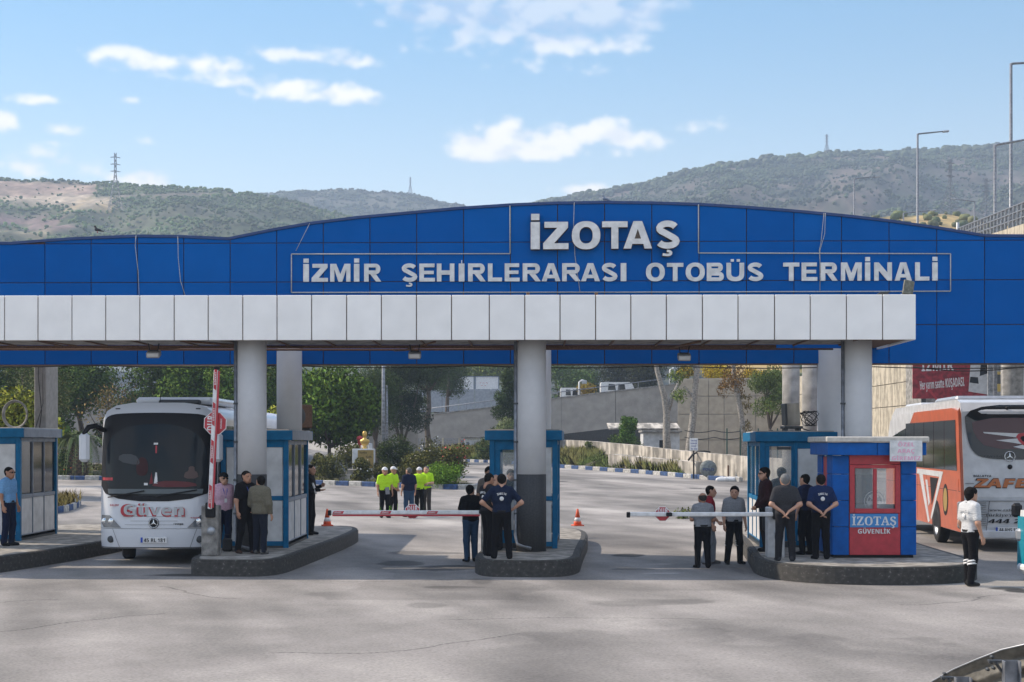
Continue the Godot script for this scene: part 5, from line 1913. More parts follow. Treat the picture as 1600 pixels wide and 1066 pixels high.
	# gum trees with pale trunks
	gum("forked pale gum tree before the ramp, left of the white hut", stand(1044, 117), [[0, -0.2, 0.33], [-0.1, 2.2, 0.29], [-0.1, 3.9, 0.27], [-0.3, 5.2, 0.22], [-0.85, 7.2, 0.17], [-1.0, 9.4, 0.12]], [[-0.1, 3.9, 0.22], [0.35, 5.2, 0.16], [0.8, 6.2, 0.13]], [], 31)
	gum("second pale gum tree, curving right of the white hut", stand(1077, 114), [[-0.1, -0.2, 0.3], [0.05, 1.6, 0.27], [0.3, 3.6, 0.26], [0.35, 5.0, 0.25], [0.55, 6.8, 0.22], [0.75, 9.0, 0.2]], [[0.35, 5.0, 0.1], [-0.4, 5.9, 0.05]], [[Vector3(-0.9, 5.9, 0), 0.8, Color(0.10, 0.15, 0.05), 700], [Vector3(-0.1, 7.3, 0), 0.6, Color(0.13, 0.13, 0.04), 420], [Vector3(1.1, 8.6, 0), 0.6, Color(0.11, 0.12, 0.04), 300]], 32)
	gum("gum tree shaggy with brown shoots before the beige wall", stand(1163, 112), [[0.1, -0.2, 0.22], [0.0, 1.8, 0.2], [-0.2, 3.6, 0.2], [-0.5, 5.2, 0.2], [-0.75, 6.6, 0.17], [-0.9, 9.0, 0.14]], [], [[Vector3(-0.85, 7.4, 0), 1.15, Color(0.16, 0.10, 0.045), 1300], [Vector3(-0.6, 5.9, 0.1), 0.55, Color(0.15, 0.10, 0.04), 320], [Vector3(0.0, 4.6, 0.1), 0.45, Color(0.12, 0.10, 0.04), 220], [Vector3(0.2, 2.6, 0.1), 0.35, Color(0.12, 0.10, 0.04), 120], [Vector3(-1.5, 5.6, 0), 0.4, Color(0.15, 0.1, 0.04), 150]], 33)
	tree("young_round_tree", "young round topped tree over the stained wall", stand(981, 112), 4.0, 1.75, 0.38, 14, 2600, 0.13, Color(0.06, 0.125, 0.03), M.bark, 34, {"trunk": 0.08, "group": "trees behind the gate"})
	tree("leafy_bush", "dark scrub at the foot of the young round tree", stand(975, 118), 2.6, 3.2, 0.02, 10, 1700, 0.13, g_mid, M.bark, 35, {"category": "bush", "group": "bushes behind the gate"})
	tree("leafy_bush", "small bush leaning on the stained wall beside the grass bank", stand(918, 109), 1.9, 1.2, 0.02, 8, 1000, 0.12, Color(0.07, 0.10, 0.04), M.bark, 36, {"category": "bush", "group": "bushes behind the gate"})
	tree("drooping_tree", "drooping feathery tree left of the far columns", stand(1203, 106), 7.6, 3.4, 0.36, 16, 4200, 0.2, Color(0.075, 0.115, 0.045), M.bark, 37, {"trunk": 0.14, "slim": 0.22, "droop": 0.9, "group": "trees behind the gate"})
	for k in 3: tree("yellow_shrub", ["big yellow flowering shrub on top of the beige wall", "yellow flowering shrub behind the shaggy gum tree", "small yellow shrub between the gum trunks"][k], Vector3(wx([1120, 1178, 1072][k], 146), 8.3, -146), [2.0, 1.4, 1.8][k], [3.6, 2.4, 1.6][k], 0.02, 10, 1500, 0.17, Color(0.36, 0.29, 0.02), M.bark, 40 + k, {"category": "bush", "spread": 0.45, "group": "yellow shrubs"})
	tree("ochre_shrub", "ochre shrub by the van on the ramp", Vector3(wx(915, 155), 7.3, -155), 1.4, 2.6, 0.02, 8, 800, 0.16, Color(0.20, 0.16, 0.04), M.bark, 44, {"category": "bush"})
	# roses on the median
	var rose := [[520, 83, 1.5, 1.9, 0], [546, 86, 2.3, 1.6, 1], [590, 84, 1.0, 1.6, 0], [617, 86, 2.9, 2.4, 2], [640, 80, 1.9, 2.0, 0], [662, 79, 2.5, 2.0, 3], [688, 78, 2.6, 2.6, 3], [712, 76, 2.5, 1.9, 4], [563, 79, 1.5, 1.2, 1], [673, 75.6, 1.35, 0.8, 0], [500, 86, 1.6, 1.0, 0], [602, 80, 1.2, 1.3, 0]]
	var what := ["straggling rose bush left of the monument step", "dark leaved bush close behind the monument", "low bush right of the monument step", "dense dark conical shrub right of the monument", "olive green rose bush behind the police", "tall white flowered rose bush behind the police", "wide white flowered rose bush behind the man in navy", "pink flowered rose bush near the end of the rose bed", "white flowered rose spray before the monument", "thin rose stem behind the two right police", "small bush below the broadleaf tree", "low grey green bush by the steel pole"]
	for k in rose.size():
		var b: Array = rose[k]
		var opt := {"category": "bush", "group": "bushes of the rose bed"}
		if b[4] in [1, 3]: opt.merge({"flower": Color(0.72, 0.70, 0.64), "flowers": 16})
		if b[4] == 4: opt.merge({"flower": Color(0.62, 0.12, 0.12), "flowers": 46})
		tree("rose_bush" if b[4] != 2 else "conical_shrub", what[k], stand(b[0], b[1]), b[2], b[3], 0.04, 12, 1500 if b[4] != 2 else 2600, 0.11, Color(0.075, 0.085, 0.04) if b[4] != 2 else Color(0.035, 0.055, 0.025), M.bark, 50 + k, opt)
	tree("round_bush", "bright green round bush at the end of the rose bed", stand(690, 74.8), 1.25, 2.3, 0.02, 12, 2600, 0.09, Color(0.085, 0.17, 0.03), M.bark, 65, {"category": "bush", "group": "bushes of the rose bed"})
	for k in 5: tree("broadleaf_tree", ["leafy green tree left of the round tree above the bus", "broad green tree right behind the bus roof", "small green tree behind the bus windscreen", "green treetop between the pier and the palm crown", "yellow green tree low behind the left pillar"][k], stand([222, 372, 190, 68, 430][k], [118, 98, 104, 104, 90][k]), [7.0, 7.6, 4.2, 8.6, 4.2][k], [4.6, 5.4, 3.4, 4.6, 3.4][k], 0.1, 20, [4000, 7500, 3000, 5000, 3200][k], 0.22, [g_mid, g_bright, g_mid, g_bright, g_lime][k], M.bark, 80 + k, {"trunk": 0.14, "group": "trees behind the gate"})
	palm()

func gum(label: String, where: Vector3, stem: Array, fork: Array, tufts: Array, seed_: int) -> void:
	var t := thing("gum_tree", label, "tree", where, 0.0, "gum trees before the beige wall")
	var n := 0
	for s in [stem, fork]:
		if s.is_empty(): continue
		var pts: Array = []
		var rad: Array = []
		for p in s:
			pts.append(Vector3(p[0], p[1], 0))
			rad.append(p[2])
		var st := mb(true)
		tube(st, pts, rad, 10, true, 0.08)
		obj("trunk" if n == 0 else "limb", st, M.pale_bark, t)
		n += 1
	if tufts.is_empty(): return
	var r := RandomNumberGenerator.new()
	r.seed = seed_
	var L := Leaves.new()
	for c in tufts:
		var bits: Array = []
		for k in 9: bits.append([c[0] + ball(r) * c[1] * 1.0 * Vector3(0.7, 1.5, 0.7), c[1] * r.randf_range(0.45, 0.95)])
		foliage(L, bits, int(c[3] * 0.42), 0.24, c[2] * 0.9, 0.4, r, 0.25, 0.8)
	put("crown", L.mesh(), M.leaf, t)

func palm() -> void:
	var t := thing("palm_tree", "squat date palm with a scaly trunk left of the white bus", "palm tree", stand(121, 87))
	var r := RandomNumberGenerator.new()
	r.seed = 77
	var st := mb(true)
	tube(st, [Vector3(0, -0.2, 0), Vector3(0, 0.5, 0), Vector3(0, 1.3, 0), Vector3(0, 1.85, 0), Vector3(0, 2.1, 0)], [0.5, 0.55, 0.55, 0.42, 0.2], 12)
	var trunk := obj("trunk", st, M.bark, t)
	st = mb()
	for i in 12:
		for k in 11:
			var a := TAU * (k + 0.5 * (i % 2)) / 11.0
			var y := 0.05 + i * 0.155
			var rad := 0.56 if y < 1.4 else 0.56 - (y - 1.4) * 0.32
			var d := Vector3(cos(a), 0, sin(a))
			var c := d * rad + Vector3(0, y, 0)
			tri(st, c + d.cross(Vector3.UP) * 0.13, c + Vector3(0, 0.17, 0) + d * 0.09, c - d.cross(Vector3.UP) * 0.13)
			tri(st, c - d.cross(Vector3.UP) * 0.13, c + Vector3(0, 0.17, 0) + d * 0.09, c + d.cross(Vector3.UP) * 0.13 - Vector3(0, 0.06, 0))
	var sc := obj("scales", st, mat(lin(0.16, 0.11, 0.07), 0.9), trunk)
	sc.set_meta("kind", "stuff")
	for i in 34:
		var L := Leaves.new()
		var a := TAU * i / 34.0 * 5.0 + r.randf() * 0.4
		var rise := r.randf_range(0.35, 1.35)
		var len_ := r.randf_range(2.1, 3.0)
		var d := Vector3(cos(a), 0, sin(a))
		var p := Vector3(0, 1.95, 0) + d * 0.12
		var vel := (d * cos(rise) + Vector3.UP * sin(rise)) * len_ / 16.0
		var tone := r.randf_range(0.75, 1.2)
		for k in 17:
			var q := p + vel
			var side := vel.cross(Vector3.UP).normalized()
			var nrm := side.cross(vel).normalized()
			var w := 0.42 * sin(PI * clampf(0.12 + k / 18.5, 0.0, 1.0))
			for s in [-1, 1]:
				for e in 2:
					var along_: Vector3 = (side * s * 1.0 + vel.normalized() * 0.75 + nrm * 0.25).normalized() * w
					leaf(L, p + vel * 0.5 * e + along_ * 0.5, along_, vel.normalized() * 0.026, (nrm + side * s * 0.4).normalized(), Color(0.24, 0.32, 0.13) * tone)
			leaf(L, p + vel * 0.5, vel * 1.1, side * 0.016, nrm, Color(0.26, 0.28, 0.12))
			p = q
			vel += Vector3.DOWN * len_ * 0.0075 * (1.0 + k * 0.12)
		put("frond", L.mesh(), M.leaf, t)

func monument() -> void:
	var t := thing("monument", "white plinth with a golden text plate and a golden bust on top", "monument", stand(567, 84), 0.0)
	var st := mb()
	box(st, Vector3(0, 0.18, 0), Vector3(2.5, 0.4, 2.0), 0.03)
	obj("step", st, M.whitewash, t)
	st = mb()
	box(st, Vector3(0.05, 0.5, 0), Vector3(1.75, 0.3, 1.4), 0.03)
	obj("step", st, M.whitewash, t)
	st = mb()
	box(st, Vector3(0.05, 1.2, 0), Vector3(1.18, 1.12, 0.8), 0.02)
	obj("plinth", st, M.booth_white, t)
	st = mb()
	box(st, Vector3(0.19, 1.19, 0.41), Vector3(0.86, 1.0, 0.03), 0.01)
	var plate := obj("text_plate", st, mat(lin(0.34, 0.24, 0.08), 0.45, 0.4, M.faint, 1.0), t)
	for k in 4: letters("lettering", ["Yurtta", "Sulh", "Cihanda", "Sulh"][k], M.black, plate, Vector3([0.05, 0.36, 0.08, 0.36][k], 1.55 - 0.23 * k, 0.427), 0.1, [0.4, 0.3, 0.46, 0.3][k], 0.006)
	# golden bust: chest, neck, head
	st = mb(true)
	lathe(st, [Vector2(0.12, 0.0), Vector2(0.12, 0.1), Vector2(0.07, 0.14), Vector2(0.16, 0.2), Vector2(0.27, 0.38), Vector2(0.25, 0.48), Vector2(0.1, 0.55), Vector2(0.08, 0.62), Vector2(0.11, 0.68), Vector2(0.13, 0.78), Vector2(0.115, 0.9), Vector2(0.06, 0.96), Vector2(0.0, 0.97)], 16, Transform3D(Basis.from_scale(Vector3(1, 1, 0.75)), Vector3(0.1, 1.76, 0)))
	box(st, Vector3(0.1, 2.5, 0.1), Vector3(0.03, 0.07, 0.05))
	obj("bust", st, M.gold, t)
	var rb := thing("red_hydrant", "small red valve head beside the golden bust", "hydrant", stand(562, 90) + Vector3(0, 1.85, 0))
	st = mb(true)
	lathe(st, [Vector2(0.12, 0), Vector2(0.12, 0.3), Vector2(0.2, 0.34), Vector2(0.16, 0.5), Vector2(0.0, 0.58)], 10)
	cyl(st, Vector3(0, -1.8, 0), Vector3(0, 0, 0), 0.06)
	obj("valve", st, M.red, rb)

func far_things() -> void:
	# steel poles and lamps
	lamp("tall plain steel pole behind the police", stand(599, 88), 7.8, Vector3.ZERO, 0.11)
	lamp("thinner steel pole right of the tall plain one", stand(604.5, 118), 6.1, Vector3.ZERO, 0.1)
	lamp("street lamp with a long arm, tallest left of the flyover", stand(1434, 118), 25.4, Vector3(2.0, 0.2, 0), 0.11)
	lamp("tallest street lamp, cut by the right edge of the picture", Vector3(wx(1580, 96), 0, -96), 26.3, Vector3(2.6, 0.15, 0), 0.13)
	lamp("street lamp in front of the flyover railing", Vector3(wx(1555, 82), 0, -82), 18.5, Vector3(2.6, 0.45, 0), 0.11)
	lamp("distant street lamp left of the tall ones", Vector3(wx(1335, 200), 0, -200), 37.0, Vector3(2.8, 0.25, 0), 0.13)
	lamp("street lamp with a pale head before the dry hillock", Vector3(wx(1412, 190), 0, -190), 31.0, Vector3(3.4, 0.35, 0), 0.13)
	lamp("street lamp with its arm to the left, by the lattice pylon", Vector3(wx(1523, 210), 0, -210), 35.6, Vector3(-2.7, 0.35, 0), 0.13)
	lamp("low street lamp arm peeping over the sign's right slope", Vector3(wx(1262, 220), 0, -220), 34.6, Vector3(2.2, 0.4, 0), 0.13)
	# pylons
	pylon("big grey pylon standing before the left hill", Vector3(wx(180, 620), wy(330, 620), -620), 23.5, 2.7, 0.10)
	pylon("small pylon on the middle hill's ridge", Vector3(wx(641, 1495), wy(304, 1495), -1495), 17.0, 2.0, 0.15)
	pylon("pylon among trees on the right hill's ridge", Vector3(wx(1292, 1195), wy(246, 1195), -1195), 18.0, 2.6, 0.17)
	pylon("pale pylon behind the dry hillock", Vector3(wx(1485, 420), wy(333, 420), -420), 14.8, 2.0, 0.09)
	pylon("pale pylon leaning out beside the flyover", Vector3(wx(1541, 430), wy(345, 430), -430), 12.0, 2.0, 0.08)
	# flyover at right with its railing
	var fly := thing("flyover", "concrete flyover with a grey railing rising at the right edge", "bridge")
	var a := Vector3(wx(1490, 92), wy(383, 92), -92)
	var b := Vector3(wx(1640, 62), wy(335, 62), -62)
	var dir := (b - a).normalized()
	var st := mb()
	prism(st, V2([0, -0.05, a.distance_to(b), -0.05, a.distance_to(b), -1.1, 0, -0.85]), -9.0, 0.0, Transform3D(Basis(dir, Vector3.UP, dir.cross(Vector3.UP).normalized()), a))
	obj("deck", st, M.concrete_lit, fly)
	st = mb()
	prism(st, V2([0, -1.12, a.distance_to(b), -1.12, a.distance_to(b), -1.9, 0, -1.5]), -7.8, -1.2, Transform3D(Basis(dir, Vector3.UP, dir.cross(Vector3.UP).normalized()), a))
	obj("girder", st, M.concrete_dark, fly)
	st = mb()
	var inward := dir.cross(Vector3.UP).normalized() * -0.3
	var n := 26
	for y in [0.35, 0.68, 1.0]:
		st = mb(true)
		tube(st, [a + inward + Vector3.UP * y, b + inward + Vector3.UP * y], 0.05, 6)
		obj("rail", st, M.galvanised, fly)
	for k in n + 1:
		var p := a.lerp(b, float(k) / n) + inward
		st = mb()
		box(st, p + Vector3.UP * 0.46, Vector3(0.1, 1.1, 0.16), 0.0, Basis(Vector3.RIGHT, 0.12))
		obj("rail_post", st, M.galvanised, fly)
	for k in 2:
		st = mb(true)
		var p := a.lerp(b, [0.35, 1.0][k])
		cyl(st, Vector3(p.x + 2.6, 0, p.z - 2.6), Vector3(p.x + 2.6, p.y - 1.2, p.z - 2.6), 0.6, 0.6, 16)
		obj("pier", st, M.concrete, fly)
	# roof-top boxes peeping above the sign
	var rb := thing("white_roof_box", "white roof boxes with flues behind the flyover's low end", "roof plant", Vector3(wx(1490, 100), 0, -100))
	for q in [[-1.3, 14.9, 1.2, 1.0], [0.3, 15.2, 1.3, 2.2], [1.4, 15.25, 1.1, 1.0]]:
		st = mb()
		box(st, Vector3(q[0], q[1] - q[3] * 0.2, 0), Vector3(q[2], q[3], 1.2), 0.03)
		obj("box", st, M.white, rb)
	for q in [-1.6, -1.3, 0.2]:
		st = mb(true)
		cyl(st, Vector3(q, 14.8, 0.3), Vector3(q, 16.9 if q > 0 else 16.0, 0.3), 0.1)
		obj("flue", st, M.steel, rb)
	st = mb()
	box(st, Vector3(0, 7, 0), Vector3(5.2, 14, 4), 0.05)
	obj("tower", st, M.concrete, rb)
	# building far left behind the trees
	var bl := thing("far_building", "far brownish building with a red brick bay behind the white bus", "building", Vector3(wx(205, 165), 0, -165))
	st = mb()
	box(st, Vector3(0, 7, 0), Vector3(13, 14, 6), 0.05)
	obj("wall", st, mat(lin(0.25, 0.22, 0.20), 0.9, 0.0, M.blotch, 0.2), bl)
	st = mb()
	box(st, Vector3(-0.6, 7.1, 3.1), Vector3(1.2, 14, 0.3), 0.03)
	obj("brick_bay", st, mat(lin(0.20, 0.07, 0.05), 0.9, 0.0, M.blotch, 0.4), bl)
	for q in [[-2.9, 10.7, 3.2, 1.1], [3.2, 10.5, 1.6, 1.0], [5.2, 10.5, 1.6, 1.0]]:
		st = mb()
		box(st, Vector3(q[0], q[1], 3.02), Vector3(q[2], q[3], 0.1), 0.02)
		obj("window", st, M.dark_glass, bl)
	# cars and a van on the upper roads
	far_car("white car on the upper road behind the grey parapet", Vector3(wx(191, 131.5), 8.3, -131.8), 4.3, 1.45, M.white)
	far_car("pale silver car left of the white one on the upper road", Vector3(wx(158, 131.5), 8.35, -132.2), 4.2, 1.45, M.steel)
	far_car("white van driving up the ramp", Vector3(wx(966, 154), 6.55, -154), 3.6, 2.1, M.white)
	far_car("white delivery van farther along the ramp", Vector3(wx(895, 160), 6.2, -160), 2.6, 2.1, M.white)
	# camera posts on the ramp
	for k in 2:
		var t := thing("camera_post", ["white camera post with a hooked top on the ramp", "grey camera cabinet on a post above the beige wall"][k], "camera post", Vector3(wx([905, 1047][k], 152), [7.0, 8.2][k], -152))
		st = mb(true)
		tube(st, [Vector3(0, 0, 0), Vector3(0, 1.6, 0), Vector3(0.3, 1.8, 0), Vector3(0.55, 1.7, 0)], 0.09, 6)
		obj("post", st, M.white, t)
		st = mb()
		box(st, Vector3(0.5, 1.6, 0), Vector3(0.5, 0.35, 0.3), 0.03)
		obj("camera", st, M.steel, t)
	# billboards at right
	billboards()

func far_car(label: String, where: Vector3, l: float, h: float, m: Material) -> void:
	var t := thing("van" if h > 1.8 else "car", label, "van" if h > 1.8 else "car", where, 0.0, "vehicles on the upper roads")
	var side := V2([-0.5 * l, 0.25, 0.5 * l, 0.25, 0.5 * l, h * 0.5, 0.42 * l, h * 0.58, 0.26 * l, h * 0.62, 0.12 * l, h * 0.97, -0.3 * l, h, -0.47 * l, h * 0.62, -0.5 * l, h * 0.55]) if h < 1.8 else V2([-0.5 * l, 0.3, 0.5 * l, 0.3, 0.5 * l, h * 0.45, 0.36 * l, h * 0.95, 0.28 * l, h, -0.48 * l, h, -0.5 * l, h * 0.9])
	var st := mb()
	prism(st, side, -0.85, 0.85)
	obj("body", st, m, t)
	st = mb()
	for k in 2:
		var x0 := -0.3 * l + k * 0.27 * l
		prism(st, V2([x0, h * 0.62, x0 + 0.22 * l, h * 0.62, x0 + 0.19 * l, h * 0.9, x0 + 0.02 * l, h * 0.92]), 0.852, 0.86)
	obj("windows", st, M.dark_glass, t)
	for s in [-1, 1]:
		st = mb(true)
		cyl(st, Vector3(s * 0.31 * l, 0.3, 0.7), Vector3(s * 0.31 * l, 0.3, 0.88), 0.3, 0.3, 14)
		obj("wheel", st, M.rubber, t)

func billboards() -> void:
	var d := 92.0
	var t := thing("billboard", "dark red billboard with white slogan and a bus picture behind the orange bus", "billboard", Vector3(wx(1486, d), 0, -d), -0.06, "printed billboards")
	var st := mb()
	var w := wx(1545, d) - wx(1427, d)
	var y0 := wy(623, d)
	var y1 := wy(540, d)
	box(st, Vector3(0, (y0 + y1) / 2, 0), Vector3(w, y1 - y0, 0.12))
	var dark := mat(lin(0.44, 0.03, 0.05), 0.6, 0.0, M.blotch, 0.5)
	var sheet := obj("printed_sheet", st, dark, t)
	for s in [-1, 1]:
		st = mb()
		box(st, Vector3(s * w * 0.35, y0 / 2, -0.2), Vector3(0.25, y0, 0.25))
		obj("post", st, M.dark_steel, t)
	var mid_y := func(y: float) -> float: return wy(y, d)
	letters("lettering", "Her yarım saatte", M.white, sheet, Vector3(-1.13, mid_y.call(601), 0.063), 0.50, 1.42, 0.01, Basis(Vector3.BACK, 0.09))
	letters("lettering", "KUŞADASI", M.white, sheet, Vector3(0.21, mid_y.call(598), 0.063), 0.52, 1.10, 0.01, Basis(Vector3.BACK, 0.09))
	letters("lettering", "İZMİR", M.white, sheet, Vector3(-w * 0.18, mid_y.call(572), 0.063), 0.6, 1.9, 0.01, Basis(Vector3.BACK, 0.03))
	# a red ribbon swoosh and a white bus, printed
	st = mb(true)
	var pts: Array = []
	for k in 14: pts.append(Vector3(-w * 0.5 + 0.1 + k * 0.13, mid_y.call(622) + 0.5 * sin(k * 0.35), 0.062))
	for k in 13:
		var p: Vector3 = pts[k]
		var q: Vector3 = pts[k + 1]
		quad(st, p, q, q + Vector3(0, 0.22, 0), p + Vector3(0, 0.22, 0))
	obj("printed_ribbon", st, M.red, sheet)
	var bx := w * 0.5 - 0.02
	st = mb()
	prism(st, V2([bx - 1.22, mid_y.call(612), bx - 0.06, mid_y.call(617), bx - 0.06, mid_y.call(560), bx - 1.1, mid_y.call(570)]), 0.061, 0.064)
	obj("printed_bus", st, M.booth_white, sheet)
	st = mb()
	prism(st, V2([bx - 1.16, mid_y.call(598), bx - 0.62, mid_y.call(600), bx - 0.66, mid_y.call(590), bx - 1.1, mid_y.call(589)]), 0.066, 0.068)
	prism(st, V2([bx - 0.56, mid_y.call(588), bx - 0.1, mid_y.call(584), bx - 0.1, mid_y.call(566), bx - 0.5, mid_y.call(570)]), 0.066, 0.068)
	obj("printed_windows", st, M.dark_glass, sheet)
	var t2 := thing("billboard", "billboard with a pale road scene and yellow bus print at the right edge", "billboard", Vector3(wx(1607, 88), 0, -88), -0.04, "printed billboards")
	w = 4.6
	st = mb()
	box(st, Vector3(0, (wy(624, 88) + wy(545, 88)) / 2, 0), Vector3(w, wy(545, 88) - wy(624, 88), 0.12))
	var s2 := obj("printed_sheet", st, mat(lin(0.42, 0.43, 0.45), 0.6, 0.0, M.blotch, 0.6), t2)
	for s in [-1, 1]:
		st = mb()
		box(st, Vector3(s * w * 0.47, 2.5, -0.2), Vector3(0.22, 5, 0.22))
		obj("post", st, M.dark_steel, t2)
	st = mb()
	prism(st, V2([-w * 0.44, wy(612, 88), -w * 0.26, wy(612, 88), -w * 0.26, wy(582, 88), -w * 0.44, wy(580, 88)]), 0.061, 0.064)
	obj("printed_bus", st, mat(lin(0.5, 0.36, 0.10), 0.6), s2)
	st = mb()
	prism(st, V2([-w * 0.42, wy(600, 88), -w * 0.28, wy(600, 88), -w * 0.28, wy(586, 88), -w * 0.42, wy(585, 88)]), 0.066, 0.068)
	prism(st, V2([-w * 0.02, wy(618, 88), w * 0.14, wy(620, 88), w * 0.1, wy(560, 88), -w * 0.05, wy(565, 88)]), 0.061, 0.064)
	obj("printed_shapes", st, M.dark_glass, s2)
	st = mb()
	prism(st, V2([-w * 0.2, wy(618, 88), -w * 0.04, wy(619, 88), -w * 0.07, wy(562, 88), -w * 0.16, wy(566, 88)]), 0.061, 0.064)
	obj("printed_shapes", st, M.white, s2)

# ---------------------------------------------------------------- buses
# a patch laid on a curved front: an outline in x and y, pushed to depth by a surface z(x, y), with a little thickness
func patch(st: SurfaceTool, poly: PackedVector2Array, surf: Callable, off: float, cut := 0.12, thick := 0.0) -> void:
	var lo := Vector2(1e9, 1e9)
	var hi := -lo
	for p in poly:
		lo = lo.min(p)
		hi = hi.max(p)
	var x := lo.x
	while x < hi.x - 1e-5:
		var x1 := minf(x + cut, hi.x)
		var y := lo.y
		while y < hi.y - 1e-5:
			var y1 := minf(y + cut * 1.6, hi.y)
			for piece in Geometry2D.intersect_polygons(poly, V2([x, y, x1, y, x1, y1, x, y1])):
				var ids := Geometry2D.triangulate_polygon(piece)
				for i in range(0, ids.size(), 3):
					var a := piece[ids[i]]
					var b := piece[ids[i + 1]]
					var c := piece[ids[i + 2]]
					if (b - a).cross(c - a) < 0.0:
						var s := b
						b = c
						c = s
					tri(st, Vector3(a.x, a.y, surf.call(a.x, a.y) + off), Vector3(b.x, b.y, surf.call(b.x, b.y) + off), Vector3(c.x, c.y, surf.call(c.x, c.y) + off))
			y = y1
		x = x1
	if thick > 0.0:
		var area := 0.0
		for i in poly.size(): area += poly[i].cross(poly[(i + 1) % poly.size()])
		for i in poly.size():
			var a := poly[i]
			var b := poly[(i + 1) % poly.size()]
			if area < 0.0:
				var s := a
				a = b
				b = s
			var za: float = surf.call(a.x, a.y)
			var zb: float = surf.call(b.x, b.y)
			quad(st, Vector3(a.x, a.y, za + off - thick), Vector3(b.x, b.y, zb + off - thick), Vector3(b.x, b.y, zb + off), Vector3(a.x, a.y, za + off))

func mirror(p: PackedVector2Array) -> PackedVector2Array:
	var q := PackedVector2Array()
	for v in p: q.append(Vector2(-v.x, v.y))
	q.reverse()
	return q

func round_poly(list: Array, times := 2) -> PackedVector2Array: return smooth_loop(V2(list), times)

func wheel(parent: Node3D, c: Vector3, turn := 0.0, r := 0.5) -> void:
	var t := Transform3D(Basis(Vector3.UP, turn) * Basis(Vector3.BACK, PI / 2), c)
	var st := mb(true)
	lathe(st, [Vector2(0.30, -0.14), Vector2(r - 0.06, -0.145), Vector2(r, -0.1), Vector2(r, 0.1), Vector2(r - 0.06, 0.145), Vector2(0.30, 0.14)], 28, t)
	var w := obj("wheel", st, M.rubber, parent)
	for s in [-1, 1]:
		st = mb(true)
		lathe(st, [Vector2(0.0, 0.10 * s), Vector2(0.12, 0.11 * s), Vector2(0.16, 0.05 * s), Vector2(0.26, 0.05 * s), Vector2(0.30, 0.135 * s)], 24, t)
		obj("rim", st, M.steel, w)

func star_ring(called: String, parent: Node, c: Vector3, r: float, turn := 0.0) -> void:
	var st := mb(true)
	var pts: Array = []
	for i in 25: pts.append(c + Vector3(r * cos(TAU * i / 24.0), r * sin(TAU * i / 24.0), 0))
	tube(st, pts, r * 0.1, 6, false)
	for k in 3:
		var a := PI / 2 + TAU * k / 3.0
		var tip := c + Vector3(cos(a), sin(a), 0) * r * 0.97
		for s in [-1, 1]:
			var b := c + Vector3(cos(a + s * PI / 3.0), sin(a + s * PI / 3.0), 0) * r * 0.2
			var mid := c + Vector3(0, 0, r * 0.16)
			if s < 0: tri(st, tip, mid, b)
			else: tri(st, tip, b, mid)
	obj(called, st, mat(lin(0.6, 0.61, 0.63), 0.2, 0.9), parent)

func number_plate(parent: Node, c: Vector3, words: String, w := 0.54) -> void:
	var st := mb()
	box(st, c, Vector3(w, 0.12, 0.012), 0.003)
	var p := obj("number_plate", st, M.white, parent)
	st = mb()
	box(st, c + Vector3(-w / 2 + 0.025, 0, 0.003), Vector3(0.045, 0.11, 0.012))
	obj("country_band", st, mat(lin(0.01, 0.06, 0.4), 0.5), p)
	letters("number", words, M.black, p, c + Vector3(0.02, -0.006, 0.008), 0.075, w * 0.80, 0.004)

func buses() -> void:
	white_bus()
	orange_bus()
	edge_van()

